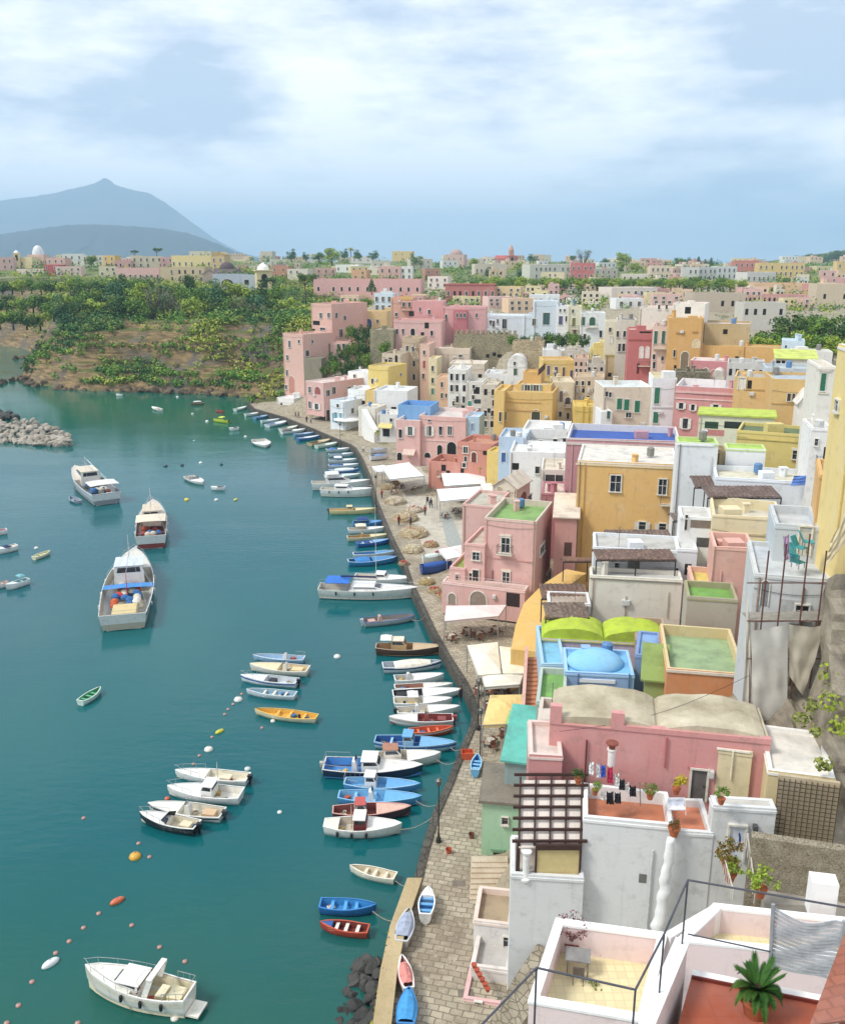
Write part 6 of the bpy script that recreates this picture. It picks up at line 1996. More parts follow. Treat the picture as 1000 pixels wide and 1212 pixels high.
   mb.box((x - .42, -ww, zt), (.35, 0, 0), (0, 2 * ww, 0), (0, 0, .1))
   mb.build('radar_arch', gloss(col), T)
  elif k == 'screen':                    # raked windscreen
   ww = width(s0) * .85
   zb = zz(s0)
   mb.loft([[V((X(s0), ww, zb)), V((X(s0) + .7, ww * .6, zb + .02)), V((X(s0) + .7, -ww * .6, zb + .02)), V((X(s0), -ww, zb))],
     [V((X(s0) - .25, ww * .9, zb + .5)), V((X(s0) + .25, ww * .55, zb + .5)), V((X(s0) + .25, -ww * .55, zb + .5)), V((X(s0) - .25, -ww * .9, zb + .5))]], closed=False)
   mb.build('windscreen', plain(col, .15, .6), T)
  elif k == 'nets':
   r_ = random.Random(int(L * 100 + s0 * 77))
   for i in range(7):
    nb_ = MB()
    c_ = (X(s0 + (s1 - s0) * r_.random()), r_.uniform(-.25, .25) * W, zz(s0) * .7)
    nb_.lathe(c_, [(.5, 0), (.48, .22), (.3, .42), (.08, .5)], 9, sx=r_.uniform(.8, 1.4))
    nb_.build('net_heap', plain(r_.choice((col, '#c8603a', '#3c6fa8', '#d8d0bc')), .95), T)
  elif k == 'rigging':
   top = V((X(s0), 0, H_ + 4))
   for i in (1, 6, 14):
    for q in (rim_[i][0], rim_[i][3]):
     mb.tube(top, q, .018, 3)
   mb.tube(top - V((0, 0, 1)), (X(s0) - L * .3, 0, H_ + 2.4), .04, 5)
   mb.tube(top - V((.3, .7, .6)), top - V((.3, -.7, .6)), .03, 4)
   mb.build('rigging', STEEL, T)
  elif k == 'boom':
   mb.tube((X(s0), 0, H_ + 1.5), (X(s1), 0, H_ + 1.45), .13, 8)
   mb.build('boom_cover', plain(col, .8), T)
 return T
QG = 'boats moored along the quay'
AG = 'boats moored out in the harbour'
r3 = (('benches', '#e9e2d2'),)
bt = boat
# --- foreground cabin cruiser
bt('white cabin cruiser with a raked radar arch, black fenders and a bow pulpit', (112, 1166), (226, 1192), 'cabin_cruiser', B=.34, H_=1.25, hc='#f3f0e6', ic='#e6dcbc', stern=.72, rise=.35, rc='#f6f3ea', stripe='#e2dccb',
feats=(('deck', '#f0ede2', .5, 1.0), ('cabin', '#f2efe6', .46, .74, .42), ('screen', '#6f4a52', .46), ('arch', '#f2efe6', .36), ('seat', '#e6dab4', .06, .2), ('seat', '#ece2c2', .24, .32), ('rail', '', .45), ('fenders', '#1f2226'), ('mast', '#d8d8d4', .16, 0, .9), ('platform', '#eee9da'), ('sternrail', '', .2)), group=AG)
# --- group B
bt('white motorboat with a black outboard, farthest of the four moored abreast', (214, 919), (294, 926), B=.26, H_=.6, ic='#e9e2cc', feats=(('deck', '#efece2', .55, 1), ('seat', '#e6dcc0', .25, .4), ('outboard', '#1c1c1f'), ('rail', '', .7), ('mast', '#d0d0cc', .45, 0, 1.2)), group=AG)
bt('white cabin boat with a small wheelhouse among the four moored abreast', (205, 939), (286, 946), B=.32, H_=.7, ic='#e6e2d6', feats=(('deck', '#f0eee8', .5, 1), ('cabin', '#f2f1ec', .38, .56, .75), ('rail', '', .7)), group=AG)
bt('long white dinghy with pale tubes and a dark hull side', (182, 958), (264, 968), B=.28, H_=.55, hc='#e9e7df', ic='#d6d0be', feats=(('deck', '#efeadc', .6, 1), ('console', '#eceae2', .45), ('seat', '#d6b48e', .1, .28), ('outboard', '#3a3f48')), group=AG, stripe='#39465a')
bt('black hulled white decked motorboat nearest of the four moored abreast', (171, 971), (234, 984), B=.34, H_=.7, hc='#23262c', ic='#e2d9c0', rc='#f0eee6', feats=(('deck', '#f1efe8', .5, 1), ('screen', '#3a4048', .5), ('seat', '#e0d4b4', .12, .3), ('outboard', '#15161a'), ('rail', '', .6)), group=AG)
# --- group A
bt('pale blue skiff with a white console, farthest of the five moored boats', (304, 780), (360, 783), B=.24, H_=.5, hc='#9cc0de', ic='#a9c8e0', rc='#dfe9f0', feats=(('console', '#f0f0ee', .35), ('sternrail', '', .2)), group=AG)
bt('cream motorboat with a beige sun deck among the five moored boats', (301, 792), (365, 797), B=.3, H_=.65, hc='#efe9da', ic='#dccba4', feats=(('deck', '#ecd9b0', .5, 1), ('seat', '#e0cb9c', .1, .3), ('console', '#f0ece0', .38)), group=AG)
bt('white and blue motorboat with a black outboard and a bow sprit', (290, 805), (352, 811), B=.26, H_=.6, hc='#e9edf0', ic='#cfd6da', stripe='#3a62a0', feats=(('deck', '#f0f0ee', .55, 1), ('seat', '#26282c', .4, .52), ('outboard', '#1f2126'), ('rail', '', .7)), group=AG)
bt('weathered white skiff with a pale blue floor among the five moored boats', (296, 821), (350, 826), B=.26, H_=.5, hc='#d6e0e4', ic='#9fbccb', feats=r3, group=AG)
bt('yellow wooden rowboat with three benches', (307, 845), (375, 853), 'rowing_boat', B=.26, H_=.5, hc='#eae0c0', ic='#e6b04a', rc='#eac05a', stern=.6, feats=(('benches', '#e9bc5c'),), group=AG)
bt('small green floored white rowboat drifting alone', (118, 819), (95, 834), 'rowing_boat', B=.42, H_=.5, hc='#d5e6dc', ic='#4fa070', stern=.7, feats=(('benches', '#5fae80'),), group=AG)
# --- left edge
bt('white motorboat with a navy cockpit cover at the edge of the photo', (-6, 655), (20, 649), B=.44, H_=.75, feats=(('deck', WB, .5, 1), ('cover', '#26365e', .28, .6), ('seat', '#e6e0d0', .05, .2)), group=AG)
bt('teal and white boat with a pale turquoise canopy', (9, 697), (33, 689), B=.42, H_=.7, ic='#86c4cc', feats=(('deck', '#e6eeee', .55, 1), ('canopy', '#7fbcc4', .2, .5, .8), ('benches', '#d9e6e6')), group=AG)
bt('half hidden white boat with a reddish rim cut by the photo edge', (-14, 698), (9, 692), B=.4, H_=.6, rc='#c98a84', feats=(('benches', '#d9cfc0'),), group=AG)
bt('white boat top with a pink deck cut by the photo edge', (-16, 634), (8, 630), B=.4, H_=.7, ic='#d98a94', feats=(('deck', '#e6c4c4', .5, 1),), group=AG)
bt('small pale yellow rowboat near the white motorboats', (58, 655), (40, 662), 'rowing_boat', B=.42, H_=.45, hc='#ecebc8', ic='#d9d4a4', stern=.65, feats=(('benches', '#e6e2bc'),), group=AG)
# --- mid harbour
bt('white speedboat with a grey windscreen in the middle of the bay', (239, 573), (223, 566), B=.42, H_=.6, feats=(('deck', WB, .5, 1), ('screen', '#8a8f94', .45), ('seat', '#b9b2a8', .15, .35)), group=AG)
bt('round white dinghy with a dark cockpit near the yellow float', (251, 579), (266, 579), B=.5, H_=.6, ic='#3a3d40', feats=(('deck', WB, .6, 1),), group=AG)
bt('lime green motorboat with a small canopy', (254, 498), (271, 500), B=.36, H_=.6, hc='#cfe04a', ic='#b4c43c', feats=(('canopy', '#d6e25a', .3, .6, .9), ('outboard', '#2a2c2e')), group=AG)
bt('white dinghy with a dark inside near the lime green boat', (272, 509), (282, 508), B=.6, H_=.7, ic='#4a4e52', feats=(('deck', WB, .6, 1),), group=AG)
bt('round white inflatable boat on its own off the quay', (314, 529), (306, 522), B=.55, H_=.6, feats=(('deck', '#efefec', .4, 1), ('seat', '#a8a49c', .1, .3)), group=AG)
bt('distant low brown skiff with a white canopy', (226, 479), (241, 478), B=.3, H_=.5, hc='#8a6a54', feats=(('canopy', '#e9e2dc', .2, .8, .6),), group=AG)
bt('distant small red skiff', (256, 487), (264, 488), B=.4, H_=.5, hc='#b9544c', ic='#a84a44', group=AG)
bt('distant white skiff below the cliff', (181, 483), (190, 486), B=.36, H_=.5, feats=(('deck', WB, .5, 1),), group=AG)
bt('tiny white skiff closest to the cliff', (138, 468), (145, 468), B=.4, H_=.6, feats=(('deck', WB, .4, 1),), group=AG)
# --- trawlers
tw = bt('white fishing trawler with a dark stern, nearest the breakwater', (92, 564), (127, 594), 'fishing_boat', B=.24, H_=1.9, hc='#e6e6e6', ic='#8f9498', stern=.92, rise=.35,
  feats=(('deck', '#d9cfc0', .55, 1), ('cabin', '#efe9de', .5, .82, 1.9, '#ead9bc'), ('canopy', '#e4e2dc', .02, .2, 1.5), ('nets', '#4a5a70', .1, .3), ('mast', '#d9d9d6', .66, 0, 4.2), ('seat', '#3f6f9c', .25, .34), ('rigging', '', .66), ('sternrail', '', .4), ('rail', '', .6), ('nets', '#d8d4c8', .2, .5)), stripe='#b9c6d4', group='fishing trawlers')
bt('small grey dinghy tied beside the stern of the trawler by the breakwater', (84, 590), (93, 595), B=.45, H_=.4, hc='#aebcc8', ic='#8a9aa8', group=AG)
bt('white trawler with red brown decks, seen from astern', (182, 606), (179, 646), 'fishing_boat', B=.24, H_=1.9, hc='#ecebe6', ic='#8c3e38', stern=.95, rise=.3,
feats=(('deck', '#d9cdbc', .6, 1), ('cabin', '#efe6d6', .45, .75, 1.7, '#e6d2b2'), ('nets', '#a84a40', .08, .4), ('canopy', '#e9dcc6', .2, .42, 1.4), ('mast', '#e6e6e2', .55, 0, 5), ('sternrail', '', .3), ('fenders', '#efe6dc'), ('rigging', '', .55), ('rail', '', .6)), group='fishing trawlers')
bt('colourful fishing trawler heaped with blue and red nets', (160, 668), (146, 742), 'fishing_boat', B=.27, H_=1.8, hc='#e9e9e4', ic='#b9b2a0', stern=.85, rise=.4, stripe='#3f68a4',
feats=(('deck', '#dcd8cc', .7, 1), ('cabin', '#f0efea', .55, .78, 1.9, '#dfe6ea'), ('cover', '#4f92d4', .36, .5), ('nets', '#c8403a', .2, .5), ('nets', '#3f78b8', .3, .55), ('nets', '#e6e2d6', .1, .4), ('nets', '#d86a3a', .3, .5), ('rigging', '', .66), ('fenders', '#e9e4da'), ('seat', '#3f78b8', .46, .53), ('seat', '#d9c48e', .06, .2), ('mast', '#e2e4e4', .66, 0, 5.5), ('mast', '#c8403a', .36, 0, 2.6), ('sternrail', '', .3), ('rail', '', .6)), group='fishing trawlers')
# --- row along the quay, near end first
bt('white double ended boat with a dark red cabin, nearest of the quay row', (469, 984), (384, 982), B=.33, H_=.75, hc='#efece2', ic='#d8cdb8', rc='#f4f2ea', stern=.55, feats=(('deck', '#f1eee4', .55, 1), ('deck', '#ece6d6', 0, .2), ('cabin', '#7a3434', .42, .6, .75, '#efe9e0'), ('mast', '#d8c8b4', .38, 0, 1.6), ('fenders', '#2a2c30')), group=QG)
bt('dark maroon boat with a cream foredeck and a red and white wheelhouse', (480, 963), (394, 966), B=.28, H_=.7, hc='#54303a', ic='#8a4a44', rc='#d8a494', stern=.6, feats=(('deck', '#e2b8a4', .58, 1), ('cabin', '#e4e0da', .32, .46, .7, '#c8554c'), ('mast', '#e6dcd0', .3, 0, 1.4)), group=QG)
bt('sky blue open boat with a white engine box, second of two blue boats', (492, 950), (401, 947), B=.27, H_=.65, hc='#5aa2d8', ic='#7fbce4', rc='#8cc4ea', stern=.6, feats=(('deck', '#6fb2e2', .6, 1), ('console', '#eef2f4', .38), ('benches', '#8ec6ea')), group=QG)
bt('sky blue boat with a white box cabin and a bare frame', (491, 935), (408, 931), B=.27, H_=.65, hc='#5c9ed6', ic='#78b4e0', rc='#a4d0ee', stern=.6, feats=(('deck', '#6aaade', .58, 1), ('cabin', '#f0f2f4', .3, .46, .8), ('sternrail', '', .25), ('mast', '#e9edf0', .34, 0, 1.5)), group=QG)
bt('navy hulled cruiser with a white cabin and blue cockpit sole', (492, 915), (384, 912), 'motor_cruiser', B=.29, H_=.85, hc='#2a3a58', ic='#4f8fd0', rc='#e9e6de', stern=.85, feats=(('deck', '#eceae4', .56, 1), ('cabin', '#f1efea', .42, .62, .8), ('console', '#f0f0ee', .3), ('sternrail', '', .3), ('outboard', '#d9d6cc')), group=QG)
bt('white motorboat with a tall beige cabin beside the navy cruiser', (516, 900), (442, 903), B=.31, H_=.8, hc='#efece4', ic='#d9cfba', stern=.8, feats=(('deck', '#efebe0', .5, 1), ('cabin', '#eee6d8', .16, .44, .85, '#b07a5c'), ('mast', '#d6d2c8', .5, 0, 1.4)), group=QG)
bt('blue and white boat with a light blue wheelhouse', (533, 886), (444, 881), B=.27, H_=.7, hc='#c9dbe8', ic='#2f62a4', rc='#8fbfe2', stern=.6, stripe='#3a70b0', feats=(('deck', '#7cb4dc', .56, 1), ('cabin', '#9ccbe8', .38, .52, .75, '#6fb0dc'), ('benches', '#9fc6e2')), group=QG)
bt('orange red open boat with a white stripe', (533, 866), (484, 870), B=.28, H_=.55, hc='#d8512e', ic='#d86040', rc='#e8704a', stern=.65, stripe='#e9d8cc', feats=(('benches', '#e27a54'),), group=QG)
bt('white motorboat with dark red seats and a red outboard', (466, 855), (536, 855), B=.29, H_=.65, hc='#eeeae4', ic='#8c3c3c', stern=.8, stripe='#b9b4b0', feats=(('deck', '#efece6', .58, 1), ('seat', '#8f4644', .12, .26), ('console', '#a45c54', .4), ('outboard', '#b03a34')), group=QG)
bt('white speedboat with a grey engine between two white boats', (539, 842), (470, 846), B=.25, H_=.6, feats=(('deck', WB, .5, 1), ('console', '#e6e6e4', .3), ('outboard', '#3a3c40')), group=QG)
bt('plain white speedboat with a cream cockpit and a light canopy', (530, 833), (466, 835), B=.27, H_=.65, ic='#e6dcc4', feats=(('deck', WB, .5, 1), ('canopy', '#eeeeec', .25, .45, .8)), group=QG)
bt('white pointed boat with a black stern seat', (541, 822), (465, 826), B=.25, H_=.6, ic='#2a2a2e', feats=(('deck', WB, .42, 1), ('seat', '#1d1e22', .05, .3)), group=QG)
bt('slim white boat with a brown cockpit', (531, 814), (467, 817), B=.2, H_=.5, ic='#a87f68', feats=(('deck', '#e9e4d8', .5, 1),), group=QG)
bt('white boat with a covered grey deck below the navy striped boat', (521, 804), (467, 808), B=.3, H_=.65, ic='#c9c9c6', feats=(('deck', WB, .4, 1), ('console', '#e2e2de', .25)), group=QG)
bt('white boat with a navy stripe and a cream canvas', (517, 789), (453, 793), B=.27, H_=.7, hc='#e4e8ec', ic='#c2cad2', stripe='#32456c', feats=(('cover', '#ece4d2', .2, .9),), group=QG)
bt('brown wooden launch with a tan cabin and a white tender on deck', (518, 772), (445, 771), B=.28, H_=.85, hc='#5e4232', ic='#b08a62', rc='#c9b49c', stern=.65, feats=(('deck', '#cbb08a', .55, 1), ('cabin', '#c8a878', .25, .5, .9, '#e9dcc4'), ('canopy', '#f0ece4', .08, .26, 1.1), ('seat', '#efe9dd', .62, .78)), group=QG)
bt('grey inflatable boat with a blue rim and an outboard', (487, 733), (430, 739), 'inflatable_boat', B=.3, H_=.6, hc='#c3c5c4', ic='#8a8682', rc='#3f63a8', stern=.9, bowk=.7, feats=(('console', '#d9b8a4', .3), ('seat', '#c9a898', .1, .24), ('outboard', '#e9e9e6')), group=QG)
ys_ = bt('white sailing yacht with a blue cockpit cover and a navy furled sail', (487, 704), (378, 702), 'sailing_yacht', B=.28, H_=1.25, hc='#dfe2da', ic='#d9d2c4', stern=.8, rise=.15, group=QG,
  feats=(('deck', '#ecebe6', .32, 1), ('cabin', '#efeeea', .36, .68, .42), ('canopy', '#3577d0', .08, .34, 1.1), ('boom', '#27285c', .24, .62), ('mast', '#d9d9d6', .62, 0, 11), ('rail', '', .3), ('sternrail', '', .3), ('fenders', '#23272c'), ('seat', '#f2f0ec', .7, .86)))
bt('white motorboat half hidden behind the sailing yacht', (484, 690), (420, 687), B=.28, H_=.9, feats=(('deck', WB, .45, 1), ('cabin', WB, .4, .6, .6)), group=QG)
bt('blue wooden boat with white trim and a blue covered deck', (466, 664), (412, 668), B=.3, H_=.7, hc='#3f8ec2', ic='#2f74ac', rc='#d6e4ec', stern=.6, feats=(('deck', '#3f86c0', .5, 1), ('cover', '#3a82c4', .1, .5)), group=QG)
bt('blue and white launch moored between the yacht and the cream boat', (466, 656), (418, 659), B=.22, H_=.6, hc='#e2e8ec', ic='#4a86b8', feats=(('deck', '#4f94c8', .5, 1),), group=QG)
bt('blue boat with a pale deck below the cream boat', (459, 642), (422, 646), B=.3, H_=.6, hc='#3e6eb4', ic='#5f92c8', feats=(('deck', '#86b0d4', .5, 1), ('benches', '#c9d6de')), group=QG)
bt('cream and brown boat in the row before the white boat', (457, 636), (411, 639), B=.24, H_=.6, hc='#e6dcb8', ic='#b08a58', feats=(('deck', '#e2d4a4', .55, 1), ('console', '#c9a468', .35)), group=QG)
bt('white boat with a cream roof in the row next to the cream boat', (454, 628), (412, 630), B=.26, H_=.7, feats=(('deck', WB, .5, 1), ('canopy', '#efe6c8', .2, .5, .7)), group=QG)
bt('blue boat with navy canopy under the pale yellow launch', (454, 620), (418, 622), B=.3, H_=.65, hc='#4a8cc8', ic='#356ea8', feats=(('deck', '#5a9cd2', .5, 1), ('canopy', '#2c4a86', .1, .5, .7)), group=QG)
bt('pale yellow launch with an orange stern', (441, 606), (390, 607), B=.22, H_=.75, hc='#ead9a0', ic='#d9b878', rc='#e9dcb0', stern=.6, feats=(('deck', '#ead49a', .55, 1), ('cabin', '#e4cf98', .4, .55, .6), ('outboard', '#5a4038')), group=QG)
bt('white motor yacht with dark portholes, nearer of the two', (436, 585), (380, 584), 'motor_yacht', B=.27, H_=1.3, feats=(('deck', WB, .5, 1), ('cabin', WB, .3, .65, .7), ('rail', '', .5), ('fenders', '#2a2c30')), group=QG)
bt('white motor yacht with a flybridge, farther of the two', (433, 575), (369, 577), 'motor_yacht', B=.27, H_=1.3, feats=(('deck', WB, .5, 1), ('cabin', WB, .25, .7, 1.1), ('canopy', WB, .25, .5, 1.9), ('arch', WB, .3)), group=QG)
Q = [((424, 564), (384, 566), '#dfe8e2', '#a8c4b8', 'white boat with a sea green deck beside the motor yachts', (('deck', '#cfe0d8', .5, 1), ('canopy', '#8ac0b4', .2, .4, .8))),
 ((423, 558), (389, 559), '#4f86c4', '#dfe6ea', 'blue boat with a long pale cover in the far quay row', (('cover', '#dfe4e6', .2, .9),)),
 ((422, 552), (389, 553), '#e9ecee', '#4a7ab8', 'white boat with a blue cockpit in the far quay row', (('deck', '#e9ecee', .5, 1), ('seat', '#3f74b4', .1, .35))),
 ((420, 546), (389, 547), '#eceeee', '#9fb4c4', 'white boat with twin pale seats in the far quay row', (('deck', WB, .5, 1), ('canopy', '#e4e8ea', .2, .5, .7))),
 ((416, 539), (389, 540), '#dfe4e6', '#7a98b4', 'white boat with a grey blue floor in the far quay row', (('deck', '#e6e9ea', .55, 1),)),
 ((412, 533), (386, 534), '#eceeee', '#5a86ba', 'small white and blue boat at the bend of the quay', (('deck', WB, .5, 1), ('cover', '#4a7cc0', .1, .4))),
 ((399, 526), (374, 530), '#d8e2d4', '#c8d4c4', 'pale green launch just before the bend of the quay', (('deck', '#dfe8dc', .5, 1),)),
 ((391, 522), (366, 527), '#cdb893', '#8a7350', 'brown and cream wooden boat beside the pale green launch', (('deck', '#d6c29c', .5, 1),)),
 ((377, 518), (352, 521), '#4f80bc', '#dfe6ec', 'blue boat with white deck in the outer quay row', (('deck', '#e4eaee', .4, 1),)),
 ((371, 514), (348, 516), '#7fa2cc', '#c9d6e2', 'light blue boat in the outer quay row', (('deck', '#b9cce0', .5, 1),)),
 ((360, 510), (333, 513), '#eeeeec', '#4a4a4c', 'white launch with a dark cockpit in the outer quay row', (('deck', WB, .5, 1), ('seat', '#2f3034', .1, .4))),
 ((352, 506), (332, 510), '#e9e6dc', '#b9b2a0', 'cream launch in the outer quay row', (('deck', '#ece6d6', .5, 1),)),
 ((340, 500), (316, 505), '#e6ecf0', '#9cb8d0', 'white runabout with a pale blue sole in the outer quay row', (('deck', '#eef0f2', .5, 1),)),
 ((330, 498), (309, 500), '#dfe9ee', '#c2d2dc', 'long white boat beside the runabout in the outer quay row', (('deck', '#e6ecf0', .4, 1),)),
 ((318, 493), (301, 496), '#6f98c0', '#a9c2d6', 'small blue grey boat in the outer quay row', (('deck', '#9cb8d2', .5, 1),)),
 ((308, 490), (290, 492), '#e6e9ea', '#cfd6da', 'white boat next to the outermost one on the far quay', (('deck', WB, .4, 1),)),
 ((291, 483), (278, 486), '#dfeae4', '#bcd0c8', 'outermost pale green boat at the end of the far quay', (('deck', '#e4ece6', .4, 1),))]
for bw, stn, hc_, ic_, lab, ft in Q:
 bt(lab, bw, stn, B=.3, H_=.65, hc=hc_, ic=ic_, feats=ft, group=QG)
# --- small rowing boats by the near quay
bt('small cream rowboat with two benches close to the quay', (418, 1032), (468, 1043), 'rowing_boat', B=.34, H_=.5, hc='#efe8d4', ic='#e2d6ba', stern=.8, feats=(('benches', '#e9dfc8'),), group=QG)
bt('bright blue rowboat moored beside the red rowboat', (441, 1079), (379, 1076), 'rowing_boat', B=.36, H_=.6, hc='#2f6fb0', ic='#3f92d0', rc='#3a86c8', stern=.8, feats=(('benches', '#5aa8de'),), group=QG)
bt('red rowboat with a blue bow well and white benches', (383, 1099), (436, 1106), 'rowing_boat', B=.36, H_=.5, hc='#b8452e', ic='#7a3428', rc='#c8583c', stern=.8, feats=(('benches', '#ece6dc'), ('deck', '#2f5fa0', .78, 1.0)), group=QG)
# --- hauled out on the quay
DG = 'boats hauled out on the quay'
bt('blue rowboat standing on the paving beside the orange crate', (565, 900), (562, 917), 'rowing_boat', B=.42, H_=.55, hc='#6fb4e0', ic='#4a9ad4', rc='#a9d6ee', stern=.75, z=ZQ + .2, feats=(('benches', '#8cc8ea'),), group=DG)
bt('white rowboat with a deep blue floor standing on the quay', (507, 1060), (503, 1090), 'rowing_boat', B=.46, H_=.6, hc='#eeede8', ic='#3f8ccc', rc='#f0f0ec', stern=.7, z=ZQ + .2, feats=(('benches', '#6fb0e0'), ('deck', '#efeee9', .72, 1)), group=DG)
bt('grey covered boat leaning against the wharf wall', (484, 1086), (475, 1122), 'rowing_boat', B=.42, H_=.6, hc='#b8b4ac', ic='#8f98a8', rc='#cfd0ce', stern=.7, z=ZQ + .2, feats=(('cover', '#aab4c8', .08, .92),), group=DG)
bt('white boat with a faded red cover beside the wharf wall', (476, 1142), (484, 1178), 'rowing_boat', B=.36, H_=.6, hc='#ecebe6', ic='#d9938a', rc='#f0efea', stern=.75, z=ZQ + .2, feats=(('cover', '#dc8f86', .1, .85),), group=DG)
bt('boat under a bright blue tarpaulin at the bottom of the quay', (484, 1182), (480, 1222), 'rowing_boat', B=.48, H_=.7, hc='#3f86c4', ic='#3f86c4', stern=.85, z=ZQ + .1, feats=(('cover', '#4aa0dc', .05, .95),), group=DG)
bt('white and blue boat hauled out at the bend of the quay', (459, 541), (438, 543), B=.3, H_=.8, hc='#e4e8ee', ic='#5f82b4', z=ZQ + .2, feats=(('cover', '#7f9cc4', .15, .8),), group=DG)
bt('second hauled out boat with a grey cover behind the white and blue one', (457, 534), (438, 535), B=.3, H_=.8, hc='#cfd6dc', ic='#8a94a4', z=ZQ + .2, feats=(('cover', '#b4b9c4', .15, .8),), group=DG)
bt('boat under a navy tarpaulin among the net heaps', (532, 672), (498, 676), B=.34, H_=1.0, hc='#2b4f94', ic='#2b4f94', z=ZQ + .2, feats=(('cover', '#2c57a4', .05, .95),), group=DG)
bt('boat under a pale green tarpaulin behind the navy tarpaulin', (524, 662), (500, 664), B=.36, H_=.9, hc='#dfe6de', ic='#cfd8d0', z=ZQ + .2, feats=(('cover', '#dbe6e0', .05, .95),), group=DG)
bt('boat with a crimson cover against the pink quay house', (534, 655), (518, 660), B=.5, H_=1.0, hc='#b83c50', ic='#b83c50', z=ZQ + .2, feats=(('cover', '#c8485c', .05, .95),), group=DG)
# --- buoys and floats
bu = {}
def buoy(px, py, r, col, label, kind='round', group='mooring buoys'):
 p = G(px, py, 0.0)
 key = (kind, col)
 if key not in bu:
  T = thing('buoy', label, 'buoy', p, local=True, group=group)
  mb = MB()
  if kind == 'round':
   mb.lathe((0, 0, -.5), [(.05, 0), (.6, .12), (.95, .42), (1.0, .62), (.85, .98), (.5, 1.25), (.12, 1.36)], 14)
  else:
   rr = []
   for i in range(9):
    x = -1.7 + 3.4 * i / 8
    q = max(.08, math.sqrt(max(0, 1 - (x / 1.75) ** 2)) * .8)
    rr.append([V((x, q * math.cos(2 * PI * k / 10), .25 + q * math.sin(2 * PI * k / 10))) for k in range(10)])
   mb.loft(rr, caps=True)
  mb.build('float', gloss(col, .35), T, smooth=True)
  rb = MB()
  z = .86 if kind == 'round' else .95
  for k in range(8):
   a, b_ = 2 * PI * k / 8, 2 * PI * (k + 1) / 8
   rb.tube((.16 * math.cos(a), 0, z + .16 + .16 * math.sin(a)), (.16 * math.cos(b_), 0, z + .16 + .16 * math.sin(b_)), .05, 5)
  rb.build('ring', plain('#8a8a88', .4), T)
  bu[key] = T
  o = T
 else:
  o = dup(bu[key], p, label=label, group=group)
 o.location = p
 o.scale = (r * (.55 if kind != 'round' else .8 if r > .2 else 1),) * 3
 o.rotation_euler = (0, 0, R(30 + px * 7 % 40) if kind != 'round' else 0)
 return o
for a in [(282, 829, .55, '#e6e4dc', 'white round buoy beside the weathered white skiff'), (260, 867, .5, '#d8d24a', 'yellow green oval buoy above a white one', 'oval'), (247, 888, .5, '#e9e6da', 'white round buoy below the yellow green buoy'),
  (160, 1015, .55, '#e0a93c', 'golden round buoy with a tiny float at its side'), (139, 1068, .55, '#d8714c', 'orange oval buoy lying on its side', 'oval'), (60, 1142, .6, '#eef0ee', 'large white oval buoy near the bottom of the photo', 'oval'),
  (207, 1206, .32, '#efe6da', 'cream buoy hanging at the stern of the cabin cruiser'), (399, 778, .5, '#e4e6e4', 'white buoy alone in open water left of the brown launch'), (221, 592, .6, '#e6cc5a', 'yellow topped buoy left of the round white dinghy'),
  (256, 592, .5, '#e4e8e6', 'white buoy right below the round white dinghy'), (279, 592, .6, '#d9d27a', 'flat pale yellow float right of the round white dinghy', 'oval'), (237.5, 548, .5, '#e9ecec', 'white buoy above the white speedboat'),
  (196, 552, .6, '#2f3f42', 'dark buoy farthest left of three above the speedboat'), (215.5, 551, .55, '#2f3f42', 'dark buoy just left of the white one above the speedboat'), (262, 550, .5, '#2f3f42', 'dark buoy right of the white one above the speedboat'),
  (290.5, 517, .5, '#dfe6e4', 'white buoy between the lime green boat and the inflatable'), (245, 499, .6, '#e4eae6', 'white buoy left of the lime green boat'), (210, 470, .6, '#d9e0dc', 'far white buoy under the cliff'), (228, 490, .55, '#bcd0c4', 'pale buoy left of the far red skiff'),
  (230, 522, .45, '#8fb0ac', 'grey green buoy in the middle of the far bay'), (162, 648, .4, '#d0d8d4', 'white buoy below the stern of the red decked trawler'), (43, 649, .4, '#e6e9e4', 'white buoy above the pale yellow rowboat'),
  (323, 854, .3, '#e9e2d4', 'tiny white buoy under the yellow rowboat'), (293, 911, .35, '#d9e0dc', 'white buoy above the black outboard'), (331, 962, .25, '#e6ece8', 'tiny white float right of the long white dinghy'),
  (118, 1162, .3, '#d8714c', 'orange buoy at the bow of the cabin cruiser'), (198, 946, .3, '#cf6a50', 'reddish buoy at the bow of the small wheelhouse boat')]:
 buoy(a[0], a[1], a[2], a[3], a[4], a[5] if len(a) > 5 else 'round')
for px, py in ((99, 969), (164, 999), (177, 1015), (117, 1082), (99, 1099), (82, 1115), (66, 1129), (38, 1163), (22, 1191), (156, 1096), (189, 1122), (219, 1139), (8, 1212), (92, 1212), (229, 905), (236, 895), (251, 873), (266, 846), (270, 840), (276, 834), (286, 822), (310, 862)):
 buoy(px, py, .17, '#b98f84', 'tiny brownish mooring float in the dotted float lines', 'round', 'tiny mooring floats')
# mooring lines from the row to the quay
for px, py, qx, qy in ((469, 982, 512, 968), (492, 948, 520, 952), (516, 899, 540, 902), (533, 885, 548, 884), (487, 704, 497, 712), (487, 733, 503, 730), (468, 1043, 491, 1046), (441, 1079, 476, 1090)):
 a, b_ = G(px, py, .6) + V((0, 0, 0)), G(qx, qy, ZQ + .2)
 mb = MB()
 mb.path([a.lerp(b_, t / 6) - V((0, 0, .35 * math.sin(PI * t / 6))) for t in range(7)], .025, 4)
 o = mb.build('mooring_line', plain('#a99f8a', .9))
 tag(o, 'thin mooring line slung between a moored boat and the quay edge', 'rope', 'mooring lines')
